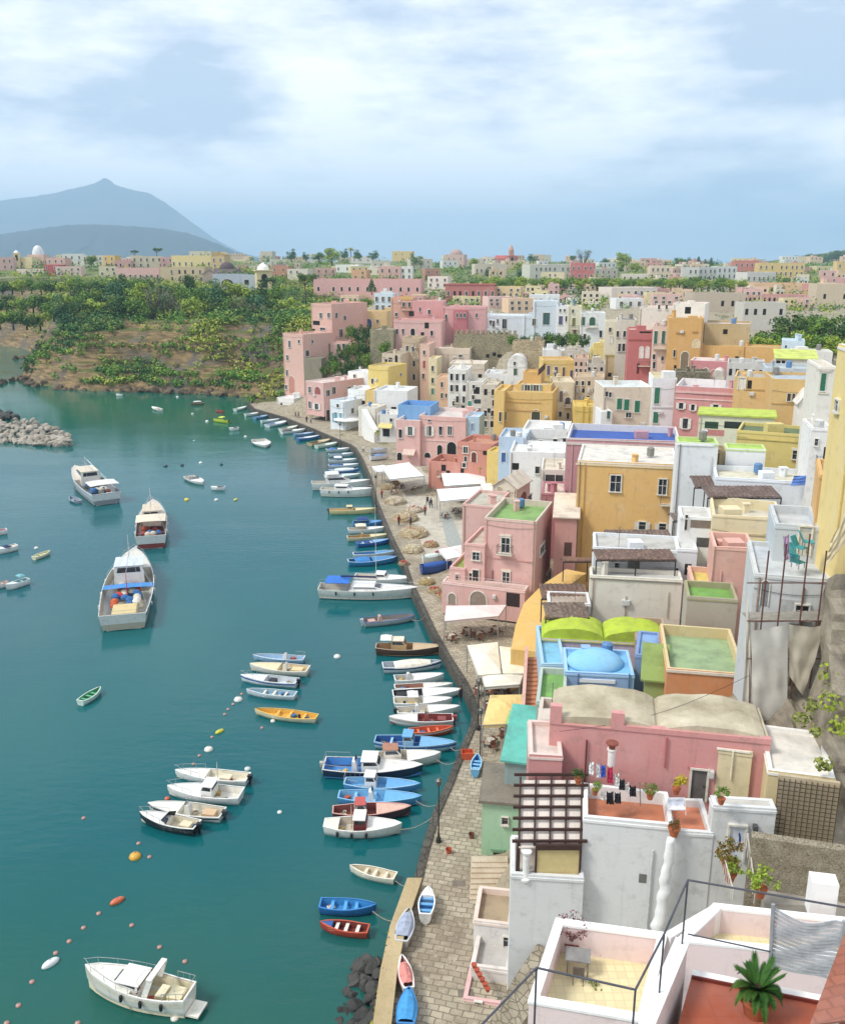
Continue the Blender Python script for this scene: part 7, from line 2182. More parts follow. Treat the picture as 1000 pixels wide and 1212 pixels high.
# ================================================================ rocks
def rock_proto(seed, mat):
 bm = bmesh.new()
 bmesh.ops.create_icosphere(bm, subdivisions=3, radius=1)
 rnd = random.Random(seed)
 cuts = [(V((rnd.gauss(0, 1), rnd.gauss(0, 1), rnd.gauss(0, 1))).normalized(), rnd.uniform(.5, .85)) for _ in range(10)]
 for v in bm.verts:
  for n_, d in cuts:
   k = v.co.dot(n_) - d
   if k > 0:
    v.co -= n_ * k * .92
  v.co *= 1 + .1 * NZ.noise(v.co * 2.3 + V((seed, 0, 0)))
 me = bpy.data.meshes.new('boulder')
 bm.to_mesh(me)
 bm.free()
 me.materials.append(mat)
 o = bpy.data.objects.new('boulder', me)
 return o
RKD = stone('#5f5d58', '#353432', .9, .7, vor=False)
RKL = stone('#c6bcac', '#8f8678', .5, .8, vor=False)
RKB = stone('#7d6a52', '#4e4234', .5, .7, vor=False)
def rocks(mat, spots, label, group, seed=0):
 pr = [rock_proto(seed + i, mat) for i in range(4)]
 rnd = random.Random(seed)
 for i, (p, s) in enumerate(spots):
  o = pr[i] if i < 4 else pr[i % 4].copy()
  COL.objects.link(o)
  o.location = p
  o.rotation_euler = (rnd.uniform(-.5, .5), rnd.uniform(-.5, .5), rnd.uniform(0, 6))
  o.scale = (s * rnd.uniform(.8, 1.3), s * rnd.uniform(.7, 1.1), s * rnd.uniform(.55, .85))
  tag(o, label, 'rock', group)
rnd = random.Random(5)
sp_ = []
for i in range(46):
 t = rnd.random()
 px = 447 - 50 * rnd.random() ** 1.2 * (.45 + .55 * t)
 py = 1136 + 84 * t
 if px < 405 and py < 1160:
  continue
 k = (447 - px) / 50
 p = G(px, py, .5 - .75 * k)
 sp_.append((p + V((0, 0, -.15)), rnd.uniform(.38, .75)))
rocks(RKD, sp_, 'dark grey boulder piled in the water against the near wharf wall', 'boulders by the wharf wall', 11)
sp_ = []
for i in range(215):
 t = rnd.random() ** .8
 px = -40 + 122 * t
 c_ = 500 + 25 * t - 4
 hw = 19 * (1 - t) ** .6 + 4
 py = c_ + rnd.uniform(-1, 1) * hw
 top = 1 - abs(py - c_) / hw
 sp_.append((G(px, py, .2 + 2.2 * top * (1 - .5 * t)), rnd.uniform(.7, 1.4)))
dark_ = [q for q in sp_ if q[0].x < G(12, 500, 0).x]
light_ = [q for q in sp_ if q[0].x >= G(12, 500, 0).x]
rocks(RKL, light_, 'pale boulder heaped on the end of the breakwater', 'pale breakwater boulders', 21)
rocks(RKD, dark_, 'dark grey block on the landward part of the breakwater', 'dark breakwater blocks', 31)
sp_ = []
for i in range(110):
 k = rnd.uniform(1, len(SH) - 1.01)
 a, b_ = sh_[int(k)], sh_[int(k) + 1]
 q = a.lerp(b_, k % 1)
 sp_.append((V((q.x + rnd.uniform(-2, 2), q.y + rnd.uniform(-2.5, 3), rnd.uniform(-.3, .7))), rnd.uniform(.7, 1.9)))
for px, py in ((14, 450), (6, 452), (0, 455), (22, 448), (26, 450), (30, 452), (34, 454), (38, 455), (44, 457), (18, 424), (26, 423), (34, 422)):
 sp_.append((G(px, py, .3), rnd.uniform(1.2, 2.2)))
rocks(RKB, sp_, 'brown black rock along the foot of the green cliff', 'shore rocks below the cliff', 41)
# ================================================================ awnings, parasols, furniture on the quay
DARKW = plain('#3a2f28', .7, .7)
def awning(label, c4, z, col, posts=True, sag=.25, name='awning', cat='awning', drop=.3, dz=0):
 p = [G(x, y, z + (dz if i < 2 else 0)) for i, (x, y) in enumerate(c4)]         # tl tr br bl
 ctr = (p[0] + p[1] + p[2] + p[3]) / 4
 T = thing(name, label, cat, (ctr.x, ctr.y, ZQ))
 mb = MB()
 n = 8
 rows = []
 for i in range(n + 1):
  a, b_ = p[0].lerp(p[3], i / n), p[1].lerp(p[2], i / n)
  rows.append([a.lerp(b_, k / n) + V((0, 0, .55 * min(min(i, n - i) / 4, min(k, n - k) / 4) - sag * .3 * math.sin(PI * ((2 * i / n) % 1)) * (i % 2) + .03 * nz(i * 1.3, k * 1.7, z))) for k in range(n + 1)])
 mb.loft(rows, closed=False)
 edge = rows[0] + [r[-1] for r in rows[1:]] + rows[-1][::-1][1:] + [r[0] for r in rows[::-1][1:]]
 mb.loft([edge, [q - V((0, 0, drop)) for q in edge]], closed=True)
 mb.build('canopy', plain(col, .85, .92, var=.06, scale=1.2), T)
 fr = MB()
 for a, b_ in ((0, 1), (1, 2), (2, 3), (3, 0)):
  fr.tube(p[a] - V((0, 0, .08)), p[b_] - V((0, 0, .08)), .035, 5)
 fr.build('frame', STEEL, T)
 if posts:
  for q in p:
   pm = MB()
   pm.tube((q.x, q.y, ZQ), (q.x, q.y, q.z), .05, 6)
   pm.build('post', STEEL, T)
 return T, p
tproto = [None, None]
def table_set(p, label, col='#57493e', rz=0.0):
 if tproto[0] is None:
  T = thing('cafe_table', label, 'table', p, local=True, group='cafe tables under the awnings')
  mb = MB()
  mb.lathe((0, 0, .70), [(.38, 0), (.4, .02), (.4, .04)], 12)
  mb.build('tabletop', plain('#d9d2c4', .6), T)
  mb = MB()
  mb.tube((0, 0, .03), (0, 0, .7), .03, 6)
  mb.lathe((0, 0, 0), [(.22, 0), (.2, .03), (.05, .05)], 10)
  mb.build('leg', DARKW, T)
  tproto[0] = T
  c = thing('cafe_chair', label, 'chair', p, local=True, group='cafe chairs under the awnings')
  mb = MB()
  mb.cbox((0, 0, .42), .42, .42, .04)
  mb.build('seat', plain('#7a4a38', .7), c)
  mb = MB()
  mb.box((-.2, -.21, .46), (.4, 0, 0), (0, .03, 0), (0, -.06, .42))
  mb.build('backrest', plain('#7a4a38', .7), c)
  for sx_ in (-.18, .18):
   for sy_ in (-.18, .18):
    mb = MB()
    mb.tube((sx_, sy_, 0), (sx_, sy_, .42), .018, 5)
    mb.build('leg', DARKW, c)
  tproto[1] = c
  cs = [c]
 else:
  T = dup(tproto[0], p, label=label)
  cs = []
 T.location = p
 for k in range(3):
  a = rz + k * 2.1
  q = p + V((math.cos(a) * .7, math.sin(a) * .7, 0))
  c = cs.pop() if cs else dup(tproto[1], q)
  c.location = q
  c.rotation_euler = (0, 0, a - PI / 2)
  c['label'] = label.replace('round cafe table', 'cafe chair')
 return T
AW = [('broad cream canvas awning farther of the three over the harbour cafe', [(553, 764), (589, 760), (593, 797), (566, 799)], 4.3, '#f0e6d0', 3),
 ('cream canvas awning inland of the three over the harbour cafe', [(591, 765), (622, 768), (625, 797), (595, 797)], 4.3, '#efe3c8', 3),
 ('shallow cream canvas awning nearest of the three over the harbour cafe', [(570, 799), (619, 798), (615, 810), (574, 813)], 4.1, '#f1e8d4', 3),
 ('yellow canvas awning on posts by the pink stair', [(580, 823), (622, 822), (619, 856), (571, 858)], 4.2, '#e9cd86', 3),
 ('small green awning between the yellow awning and the turquoise ramp roof', [(603, 841), (642, 838), (633, 858), (598, 857)], 5.0, '#8fc07c', 0),
 ('white pink awning before the arches of the three storey pink house', [(528, 717), (599, 716), (590, 729), (526, 735)], 4.2, '#f0dcd6', 4),
 ('large white marquee on the waterfront square', [(452, 552), (484, 547), (502, 563), (462, 567)], 4.8, '#f6f5f2', 3),
 ('low white side awning of the large white marquee', [(440, 552), (455, 550), (464, 558), (446, 558)], 4.2, '#eeeeec', 0),
 ('double white restaurant awning, the farther one under the salmon walls', [(522, 559), (573, 556), (575, 572), (526, 575)], 4.8, '#f4f2f0', 3),
 ('double white restaurant awning, the nearer one facing the square', [(517, 579), (572, 575), (575, 588), (521, 593)], 4.8, '#f6f4f2', 4),
 ('white sheet awning beside the crimson covered boat', [(519, 650), (546, 645), (547, 658), (529, 662)], 3.6, '#f4f3f0', 0),
 ('small white awning in the lane behind the pink quay house', [(549, 617), (560, 613), (562, 625), (550, 628)], 5.5, '#f2f0ee', 0)]
for i, (lab, c4, z, col, nt_) in enumerate(AW):
 T, p = awning(lab, c4, z, col)
 for k in range(nt_):
  q = p[3].lerp(p[2], (k + .5) / nt_).lerp(p[0].lerp(p[1], (k + .5) / nt_), .25 + .3 * (k % 2))
  table_set(V((q.x, q.y, ZQ)), 'round cafe table under the ' + ' '.join(lab.split(',')[0].split()[:9]), rz=i + k)
# round parasol
pp = G(412, 508, ZQ)
T = thing('parasol', 'round white parasol before the bluish white quay house', 'parasol', pp)
mb = MB()
mb.lathe(pp, [(3.6, 2.5), (3.5, 2.75), (1.8, 3.3), (.1, 3.8)], 16)
mb.build('canopy', plain('#f4f3f0', .8), T)
mb = MB()
mb.tube(pp, pp + V((0, 0, 2.9)), .05, 6)
mb.build('pole', STEEL, T)
# net heaps
NL = [(490, 633, 2.7, '#d9c8a4', 'big round beige net heap on the quay'), (480, 615, 2.5, '#cfb894', 'brown beige net heap with red floats'), (468, 595, 2.3, '#e0d2b8', 'pale net heap under a canvas sheet'), (490, 605, 1.8, '#e2d6bf', 'pale net heap beside the brown beige one'),
 (460, 578, 1.7, '#b9a27c', 'small tan net heap behind the pale ones'), (488, 652, 1.9, '#d6cba8', 'cream net heap beside the pale green tarpaulin'), (510, 646, 1.4, '#b59a72', 'low tan net heap near the white sheet awning'), (467, 573, 1.3, '#a89468', 'dull net heap near the marquee'),
 (505, 690, 1.3, '#b8a468', 'yellowish net heap at the corner of the slipway'), (514, 700, 1.1, '#c2aa80', 'small sandy net heap below the yellowish one'), (478, 668, 1.0, '#8f8670', 'grey net heap at the quay edge'), (524, 706, 1.0, '#cdb38a', 'sandy net heap close to the pink quay house')]
for i, (px, py, r, col, lab) in enumerate(NL):
 r *= .85
 p = G(px, py, ZQ)
 mb = MB()
 rg = []
 for j in range(8):
  a = j / 7
  rg.append([p + V((r * math.cos(2 * PI * k / 18) * math.cos(a * PI / 2) ** .6 * (1 + .12 * nz(k * .9, j * .6, i)), r * math.sin(2 * PI * k / 18) * math.cos(a * PI / 2) ** .6 * (1 + .12 * nz(k * .9 + 5, j, i)), r * .5 * math.sin(a * PI / 2) * (1 + .25 * nz(k, j, i)) + .02)) for k in range(18)])
 mb.loft(rg, caps=True)
 o = mb.build('net_heap', stone(col, '#9a8460', 2.5, .85), smooth=False)
 tag(o, lab, 'net heap', 'fishing net heaps')
 fb_ = MB()
 rq = random.Random(i)
 for k in range(9):
  a_, e_ = rq.uniform(0, 6.3), rq.uniform(.1, .9)
  fb_.lathe(p + V((r * e_ * math.cos(a_), r * e_ * math.sin(a_), r * .48 * (1 - e_ * e_) ** .5)), [(.03, 0), (.13, .06), (.13, .16), (.03, .22)], 7)
 q_ = fb_.build('net_floats', plain(rq.choice(('#c8603c', '#e6dcc8', '#b8483c')), .6))
 q_.parent = o
# lamp posts, poles
for px, py, hh, lab in ((519, 997, 4.6, 'black iron street lamp on the paved quay'), (566, 864, 4.4, 'dark street lamp beside the yellow awning'), (568, 905, 4.6, 'dark street lamp by the blue rowboat on the paving'), (403, 530, 5, 'thin lamp post at the bend of the far quay'), (445, 600, 5, 'thin lamp post among the net heaps')):
 p = G(px, py, ZQ)
 T = thing('street_lamp', lab, 'lamp', p)
 mb = MB()
 mb.lathe(p, [(.2, 0), (.18, .3), (.08, .5), (.06, .9)], 8)
 mb.build('base', plain('#2c2b2a', .5, .8), T)
 mb = MB()
 mb.tube(p + V((0, 0, .8)), p + V((0, 0, hh)), .055, 6, .04)
 mb.build('pole', plain('#2c2b2a', .5, .8), T)
 mb = MB()
 mb.lathe(p + V((0, 0, hh)), [(.06, 0), (.2, .12), (.24, .42), (.26, .46), (.08, .62)], 8)
 mb.build('lantern', plain('#5a5c58', .3), T)
p = G(553, 897, ZQ)
mb = MB()
for a, b_, c_, d_ in ((-.5, -.4, 1.0, .06), (-.5, .34, 1.0, .06)):
 mb.box(p + V((a, b_, 0)), (c_, 0, 0), (0, d_, 0), (0, 0, .6))
for x in (-.5, .44):
 mb.box(p + V((x, -.34, 0)), (.06, 0, 0), (0, .68, 0), (0, 0, .6))
mb.box(p + V((-.44, -.34, .03)), (.88, 0, 0), (0, .68, 0), (0, 0, .25))
tag(mb.build('fish_crate', plain('#cf5a34', .7)), 'orange fish crate beside the blue rowboat on the paving', 'crate')
for px, py, col, lab in ((531, 1010, '#b8583c', 'small rust red bucket near the black iron street lamp'), (558, 992, '#7a4a38', 'brown pot on the paving in front of the mint green house')):
 p = G(px, py, ZQ)
 mb = MB()
 mb.lathe(p, [(.16, 0), (.22, .35), (.24, .36), (.2, .34), (.15, .08)], 10)
 tag(mb.build('bucket', plain(col, .7)), lab, 'bucket')
# stone steps on the quay
T = thing('stone_steps', 'flight of pale stone steps below the mint green house', 'steps', G(580, 1060, ZQ))
for i in range(8):
 y0, y1 = 1066 - i * 6.2, 1066 - (i + 1) * 6.2
 a, b_ = G(556 + i * .3, y0, ZQ + .10 * i), G(604 - i * .4, y0, ZQ + .10 * i)
 c_ = G(580, y1, ZQ + .10 * i)
 mb = MB()
 mb.box((a.x, a.y, ZQ - .2), (b_.x - a.x, 0, 0), (0, (c_.y - a.y) * 1.1, 0), (0, 0, .28 + .11 * i))
 mb.build('step', stone('#ddcfb6', '#bda98a', 1.2, .85, .6, False), T)
# grey manhole covers
for px, py in ((543, 1046), (551, 1176)):
 p = G(px, py, ZQ)
 mb = MB()
 mb.box(p + V((-.45, -.3, -.02)), (.9, 0, 0), (0, .6, 0), (0, 0, .035))
 tag(mb.build('drain_cover', plain('#7f7466', .6)), 'square drain cover let into the paving ' + ('near the steps' if py < 1100 else 'near the pale pink cottage'), 'drain cover')
# concrete lane on the square
lane = MB()
lp_ = [G(x, y, ZQ + .008) for x, y in ((520, 606), (532, 604), (548, 645), (530, 648))]
lane.poly([lp_[3], lp_[2], lp_[1], lp_[0]])
struct(lane.build('lane_strip', plain('#a9aca6', .9)))
square = MB()
sq_ = [G(x, y, ZQ + .004) for x, y in ((466, 560), (520, 540), (560, 600), (560, 650), (530, 668), (506, 660))]
square.poly(sq_[::-1])
struct(square.build('square_pavement', roofm('#cfc6b4')))
# ================================================================ tiled canopies
def canopy(label, xl, xr, yt, yb, Y, col, dep=2.6, posts=True):
 a, b_ = U(xl, yb, Y), U(xr, yb, Y)
 zb = U((xl + xr) / 2, yt, Y + dep).z
 T = thing('tile_canopy', label, 'canopy', (a + b_) / 2)
 mb = MB()
 n = max(10, int((b_.x - a.x) / .22))
 f_, k_ = [], []
 for i in range(n + 1):
  t = i / n
  e = .05 * (i % 2) + .03 * nz(i * .7, Y)
  f_.append(V((a.x + (b_.x - a.x) * t, Y, a.z + e)))
  k_.append(V((a.x + (b_.x - a.x) * t, Y + dep, zb + e)))
 mb.loft([[q - V((0, 0, .12)) for q in k_], k_, f_, [q - V((0, 0, .12)) for q in f_]], closed=False)
 mb.build('tiles', stone(col, '#6b584c', 2.2, .8), T)
 fr = MB()
 fr.tube(a - V((0, 0, .16)), b_ - V((0, 0, .16)), .07, 5)
 fr.tube((a.x, Y + dep, zb - .16), (b_.x, Y + dep, zb - .16), .07, 5)
 fr.build('beam', DARKW, T)
 if posts:
  for q in (a, (a + b_) / 2, b_):
   pm = MB()
   pm.tube((q.x, Y + .05, q.z - 2.4), (q.x, Y + .05, q.z - .1), .06, 6)
   pm.build('post', DARKW, T)
 return T
canopy('red brown tiled canopy above the ochre stair wall', 641, 697, 691, 708, 79, '#94705c')
canopy('grey brown tiled canopy just below the red brown one', 646, 697, 713, 731, 74, '#9a8674')
canopy('long weathered tiled canopy in front of the white rooftop rooms', 706, 800, 650, 662, 79.5, '#96786a', 2.4)
canopy('upper weathered tiled canopy against the tall orange house', 722, 800, 627, 645, 89, '#9a8478', 3.4)
canopy('brown tiled canopy over the porch with the blue door', 838, 925, 575, 588, 86.5, '#8f7a72', 2.8)
canopy('small brown canopy beside the tall white block', 822, 847, 563, 576, 92, '#86706a', 2.0)
canopy('grey slatted shade under the tall white block', 797, 828, 607, 616, 87, '#8f857c', 2.0)
canopy('thin brown canopy along the foot of the orange house', 667, 724, 660, 664, 94, '#a87a60', 2.0)
# ================================================================ ochre ramp wall and pink stair
def ribbon(label, name, cat, part, pts, width, mat, depth=7, top=None):
 T = thing(name, label, cat, pts[0])
 mb = MB()
 L_, R_ = [], []
 for i, p in enumerate(pts):
  q = pts[min(i + 1, len(pts) - 1)] - pts[max(i - 1, 0)]
  n = V((-q.y, q.x, 0)).normalized() * width / 2
  L_.append(p + n)
  R_.append(p - n)
 d = V((0, 0, -depth))
 mb.loft([[q + d for q in L_], L_, R_, [q + d for q in R_]], closed=False)
 mb.poly([L_[0] + d, L_[0], R_[0], R_[0] + d])
 mb.poly([L_[-1], L_[-1] + d, R_[-1] + d, R_[-1]])
 mb.build(part, mat, T)
 return T
ribbon('long ochre ramp with rounded edges climbing behind the three storey pink house', 'ochre_ramp', 'ramp', 'wall', [U(620, 770, 80), U(625, 742, 83), U(634, 716, 87), U(655, 694, 93), U(682, 676, 98)], 2.5, plaster('#e6b54e', .86, .7), 9)
T = thing('outdoor_stair', 'pink sided stair with brick coloured steps beside the yellow awning', 'stair', U(628, 845, 66))
sA, sB = U(629, 845, 66), U(633, 778, 73)
ns = 13
for i in range(ns):
 a, b_ = sA.lerp(sB, i / ns), sA.lerp(sB, (i + 1) / ns)
 mb = MB()
 mb.box((a.x - .55, a.y, a.z - 1.2), (1.1, 0, 0), (0, b_.y - a.y + .02, 0), (0, 0, 1.2 + (b_.z - a.z)))
 mb.build('step', plain('#c98560', .85), T)
for sx_ in (-.85, .57):
 mb = MB()
 mb.loft([[sA + V((sx_, -.2, -6)), sA + V((sx_, -.2, .7)), sB + V((sx_, .2, .9)), sB + V((sx_, .2, -6))], [sA + V((sx_ + .28, -.2, -6)), sA + V((sx_ + .28, -.2, .7)), sB + V((sx_ + .28, .2, .9)), sB + V((sx_ + .28, .2, -6))]], caps=True)
 mb.build('side_wall', plaster('#e3a794', .86, 1.2), T)
mb = MB()
mb.box(sA + V((-.55, -.2, -6)), (1.1, 0, 0), (0, .2, 0), (0, 0, 5.9))
mb.build('riser_wall', plaster('#e0a08a', .86, 1.2), T)
# ================================================================ pergola house in front of the pink vaulted house
T = thing('pergola', 'dark brown beam pergola above a cream roller blind', 'pergola', U(650, 1000, 41.6))
fL, fR = U(614, 1000, 41.4), U(687, 1000, 41.4)
kL, kR = U(616, 921, 44.6), U(689, 921, 44.6)
WD = plain('#4a3129', .7, .8)
for i in range(7):
 a, b_ = fL.lerp(kL, i / 6), fR.lerp(kR, i / 6)
 e = (b_ - a).normalized() * .35
 mb = MB()
 mb.box(a - e + V((0, 0, .10)), b_ - a + e * 2, (0, .11, 0), (0, 0, .14))
 mb.build('cross_beam', WD, T)
for i in range(5):
 a, b_ = fL.lerp(fR, i / 4), kL.lerp(kR, i / 4)
 mb = MB()
 mb.box(a + V((-.05, 0, -.08)), b_ - a, (.11, 0, 0), (0, 0, .16))
 mb.build('long_beam', WD, T)
mb = MB()
dz_ = V((0, 0, -.14))
mb.loft([[fL + dz_, kL + dz_, kR + dz_, fR + dz_]] + [[q + dz_ - V((0, 0, .08)) for q in (fL, kL, kR, fR)]], caps=True)
mb.build('reed_ceiling', tiles('#f0e4d8', .9, 1.6, 1.6, 'xy', .85, 0), T)
for q in (fL, fR):
 mb = MB()
 mb.box(q + V((-.09, .02, -2.3)), (.18, 0, 0), (0, .18, 0), (0, 0, 2.3))
 mb.build('post', WD, T)
mb = MB()
z0, z1 = U(650, 1041, 41.35).z, U(650, 1004, 41.35).z
xa, xb = U(633, 1020, 41.35).x, U(687, 1020, 41.35).x
ft = (V((xa, 41.35, 0)), V((1, 0, 0)), V((0, -1, 0)), xb - xa)
fbox(mb, ft, 0, xb - xa, z1 - .02, z1 + .28, 0, .18)
fbox(mb, ft, 0, xb - xa, z0 - .04, z0 + .12, 0, .12)
for u in (0, xb - xa - .09):
 fbox(mb, ft, u, u + .09, z0 + .12, z1 - .02, 0, .12)
mb.build('frame', WD, T)
mb = MB()
fbox(mb, ft, .09, xb - xa - .09, z0 + .12, z1 - .02, .0, .05)
mb.build('roller_blind', plain('#d8c48c', .8, .95, var=.05), T)
hpg = H('pink white terrace room under the brown pergola', 614, 690, 1006, 1042, 42.0, 2.6, 0, '#ecd9cc', '#efe0d4', ext=3, par=.05, wear=.8)
p = U(622, 1041, 41.25)
T = thing('garden_column', 'white turned column at the corner below the pergola', 'column', p)
mb = MB()
mb.lathe(p, [(.3, 0), (.3, .12), (.2, .2), (.17, .5), (.19, 1.3), (.17, 1.55), (.26, 1.62), (.28, 1.72)], 14)
mb.build('shaft', plaster('#efeeea'), T, smooth=False)
# white plastered buttress and plants by the white stair wall
p0 = U(790, 982, 40.9)
T = thing('buttress', 'lumpy white plastered buttress running down the white wall', 'buttress', p0)
mb = MB()
rg = []
for i in range(22):
 z = p0.z - i * .28
 r = .2 + .08 * nz(i * .4, 2.2) + .008 * i
 cx = p0.x + .2 * nz(i * .5, 9) - .012 * i
 rg.append([V((cx + r * math.cos(2 * PI * k / 12), 40.2 + r * .8 * math.sin(2 * PI * k / 12), z)) for k in range(12)])
mb.loft(rg[::-1], caps=True)
mb.build('plaster', plaster('#eef0ee', .9, .7), T, smooth=True)
# lattice wall and rubble wall on the right
a = hbox(917, 990, 922, 1000, 40.3, .3, -4, 1)
T = thing('lattice_fence', 'brown lattice fence over a tan wall beside the cream house', 'fence', lp(a, a.W / 2, 0, a.zv))
mb = MB()
fbox(mb, a.faces[0], 0, a.W, a.zv - .5, a.zt, -.2, 0)
mb.build('wall', plaster('#c0ab84', .86, 1.6), T)
mb = MB()
n = int(a.W / .24)
for i in range(n + 1):
 u = a.W * i / n
 fbox(mb, a.faces[0], u - .02, u + .02, a.zv, a.zt - .1, .05, .075)
n = int((a.zt - a.zv) / .24)
for i in range(n):
 z = a.zv + .1 + i * .24
 fbox(mb, a.faces[0], 0, a.W, z - .02, z + .02, .076, .1)
mb.build('lattice', plain('#5a4a3a', .8, .8), T)
a = hbox(888, 1010, 1000, 1016, 37.2, .5, -4, 4)
T = thing('rubble_wall', 'low grey rubble wall with an open courtyard before the lattice fence', 'wall', lp(a, a.W / 2, 0, a.zv))
mb = MB()
walls(a, mb, 0)
mb.poly([lp(a, 0, 0, a.zt), lp(a, a.W, 0, a.zt), lp(a, a.W, a.D, a.zt), lp(a, 0, a.D, a.zt)])
mb.build('stones', stone('#b8ad98', '#93866c', 5), T)
fl = MB()
yd = [G(x, y, 12.6) for x, y in ((896, 1018), (1020, 1018), (1020, 1075), (905, 1070))]
fl.slab([(q.x, q.y) for q in yd[::-1]], 9, 12.6)
struct(fl.build('courtyard_pavement', roofm('#b5ada0')))
# ================================================================ scaffolding with sheets
T = thing('scaffolding', 'rusty scaffold poles and planks around the grey half plastered house', 'scaffolding', U(935, 860, 49.0))
RUST = plain('#6e4438', .8, .8)
px_ = (888, 907, 932, 958, 984)
for Yp in (48.6, 50.2):
 for px in px_:
  a_, b_ = U(px, 858 if px < 940 else 815, Yp), U(px, 628 + (px % 7) * 4, Yp)
  mb = MB()
  mb.tube((a_.x, Yp, a_.z), (a_.x, Yp, b_.z), .045, 6)
  mb.build('pole', RUST, T)
for py in (690, 735, 780):
 mb = MB()
 for Yp in (48.6, 50.2):
  mb.tube(U(884, py, Yp), U(988, py, Yp), .035, 5)
 mb.build('ledger', RUST, T)
mb = MB()
a_, b_ = U(888, 737, 48.7), U(985, 735, 48.7)
mb.box(a_, b_ - a_, (0, 1.4, 0), (0, 0, .06))
mb.build('plank', plain('#9a9488', .9), T)
def sheet(label, quad, Y, col, seed, name='tarpaulin'):
 """hanging cloth between four pixels (tl, tr, br, bl) at distance Y."""
 q = [U(x, y, Y) for x, y in quad]
 mb = MB()
 n = 14
 rows = []
 for i in range(n + 1):
  a, b_ = q[0].lerp(q[3], i / n), q[1].lerp(q[2], i / n)
  r = []
  for k in range(n + 1):
   p = a.lerp(b_, k / n)
   p.y += .10 * nz(k * .3 + seed, i * .35) + .03 * math.sin(k * .8 + seed + i * .25) + .025 * math.sin(i * 1.3 + k * .2)
   p.z -= .12 * math.sin(PI * k / n) * (1 - i / n)
   r.append(p)
  rows.append(r)
 mb.loft(rows, closed=False)
 back_ = [[p + V((0, .03, 0)) for p in r][::-1] for r in rows]
 mb.loft(back_, closed=False)
 return tag(mb.build(name, plain(col, .9, .9, var=.08, scale=.8), smooth=True), label, 'tarpaulin')
sheet('large grey beige tarpaulin hanging from the scaffolding', [(889, 746), (932, 738), (932, 858), (891, 855)], 48.4, '#cdc8be', 1)
sheet('beige tarpaulin with a loose flapping corner on the scaffolding', [(934, 739), (977, 741), (950, 824), (934, 800)], 48.45, '#c6bca8', 4)
sheet('narrow pale sheet strung down the side of the scaffolding', [(884, 700), (890, 745), (889, 858), (879, 846)], 48.9, '#d9d2c4', 8)
# teal chairs, towels by the scaffold house
for i, (px, py) in enumerate(((938, 664), (947, 655), (956, 648), (944, 672))):
 p = U(px, py, 52.5)
 T = thing('deck_chair', 'turquoise deck chair stacked on the terrace above the grey scaffolded house', 'chair', p, rz=i * .7, local=True, group='turquoise deck chairs')
 mb = MB()
 mb.box((-.3, -.3, .35), (.6, 0, 0), (0, .6, 0), (0, 0, .06))
 mb.build('seat', plain('#4fa8a8', .7), T)
 mb = MB()
 mb.box((-.3, .26, .4), (.6, 0, 0), (0, .06, 0), (0, .3, .6))
 mb.build('backrest', plain('#4fa8a8', .7), T)
 for sx_ in (-.28, .24):
  for sy_ in (-.28, .24):
   mb = MB()
   mb.box((sx_, sy_, 0), (.05, 0, 0), (0, .05, 0), (0, 0, .35))
   mb.build('leg', STEEL, T)
sheet('lilac towel hanging on the rail above the scaffolded house', [(927, 634), (934, 632), (934, 662), (928, 664)], 51.8, '#b89ab8', 3, 'towel')
sheet('blue awning cloth over the pale terrace by the yellow house', [(940, 563), (967, 560), (964, 573), (936, 575)], 88.5, '#6f94e0', 6, 'awning_cloth')
sheet('cream sheet strung from the tall yellow house', [(984, 640), (1003, 600), (1003, 640), (976, 672)], 49.5, '#e6d4ac', 5, 'awning_cloth')
# rock face under the yellow house
mb = MB()
rows = []
for i in range(36):
 t = i / 35
 r = []
 for k in range(28):
  px = 900 + 150 * k / 27
  kq = max(0, min(1, (px - 955) / 25))
  py = 742 - 66 * kq * (1 - t) + (262 * t)
  Y = 52.5 - 11.2 * t - 4.2 * kq * (1 - t)
  p = U(px, py, Y)
  e = NZ.fractal(V((p.x * .35, p.z * .5, 2.2)), 1.0, 2.0, 6)
  p.y += -1.4 * e + max(0, (930 - px)) * .09 - .5
  p.z += .5 * e
  r.append(p)
 rows.append(r)
mb.loft(rows, closed=False)
struct(mb.build('rock_face', stone('#b9ad98', '#83796a', 1.6, .8, 1.0, False)))
for px, py, r, n_ in ((992, 800, 1.1, 160), (985, 830, .8, 90), (950, 852, .5, 60), (996, 770, .6, 60), (965, 865, .4, 40), (975, 905, .5, 70), (998, 860, .8, 120), (960, 835, .5, 60), (990, 740, .5, 60)):
 p = U(px, py, 49 - (py - 742) / 262 * 11.2 - .6)
 gb = MB()
 leafball(gb, p, r, n_, .14, rnd, .8)
 tag(gb.build('rock_shrub', foliage('#7f9a2c', '#b0b840') if px > 975 else foliage('#6a7a34', '#8f9448')), ('large yellow green' if r > 1 else 'yellow green' if px > 975 else 'dull olive') + ' plant growing on the rock face below the tall yellow house', 'plant', 'plants on the rock face')
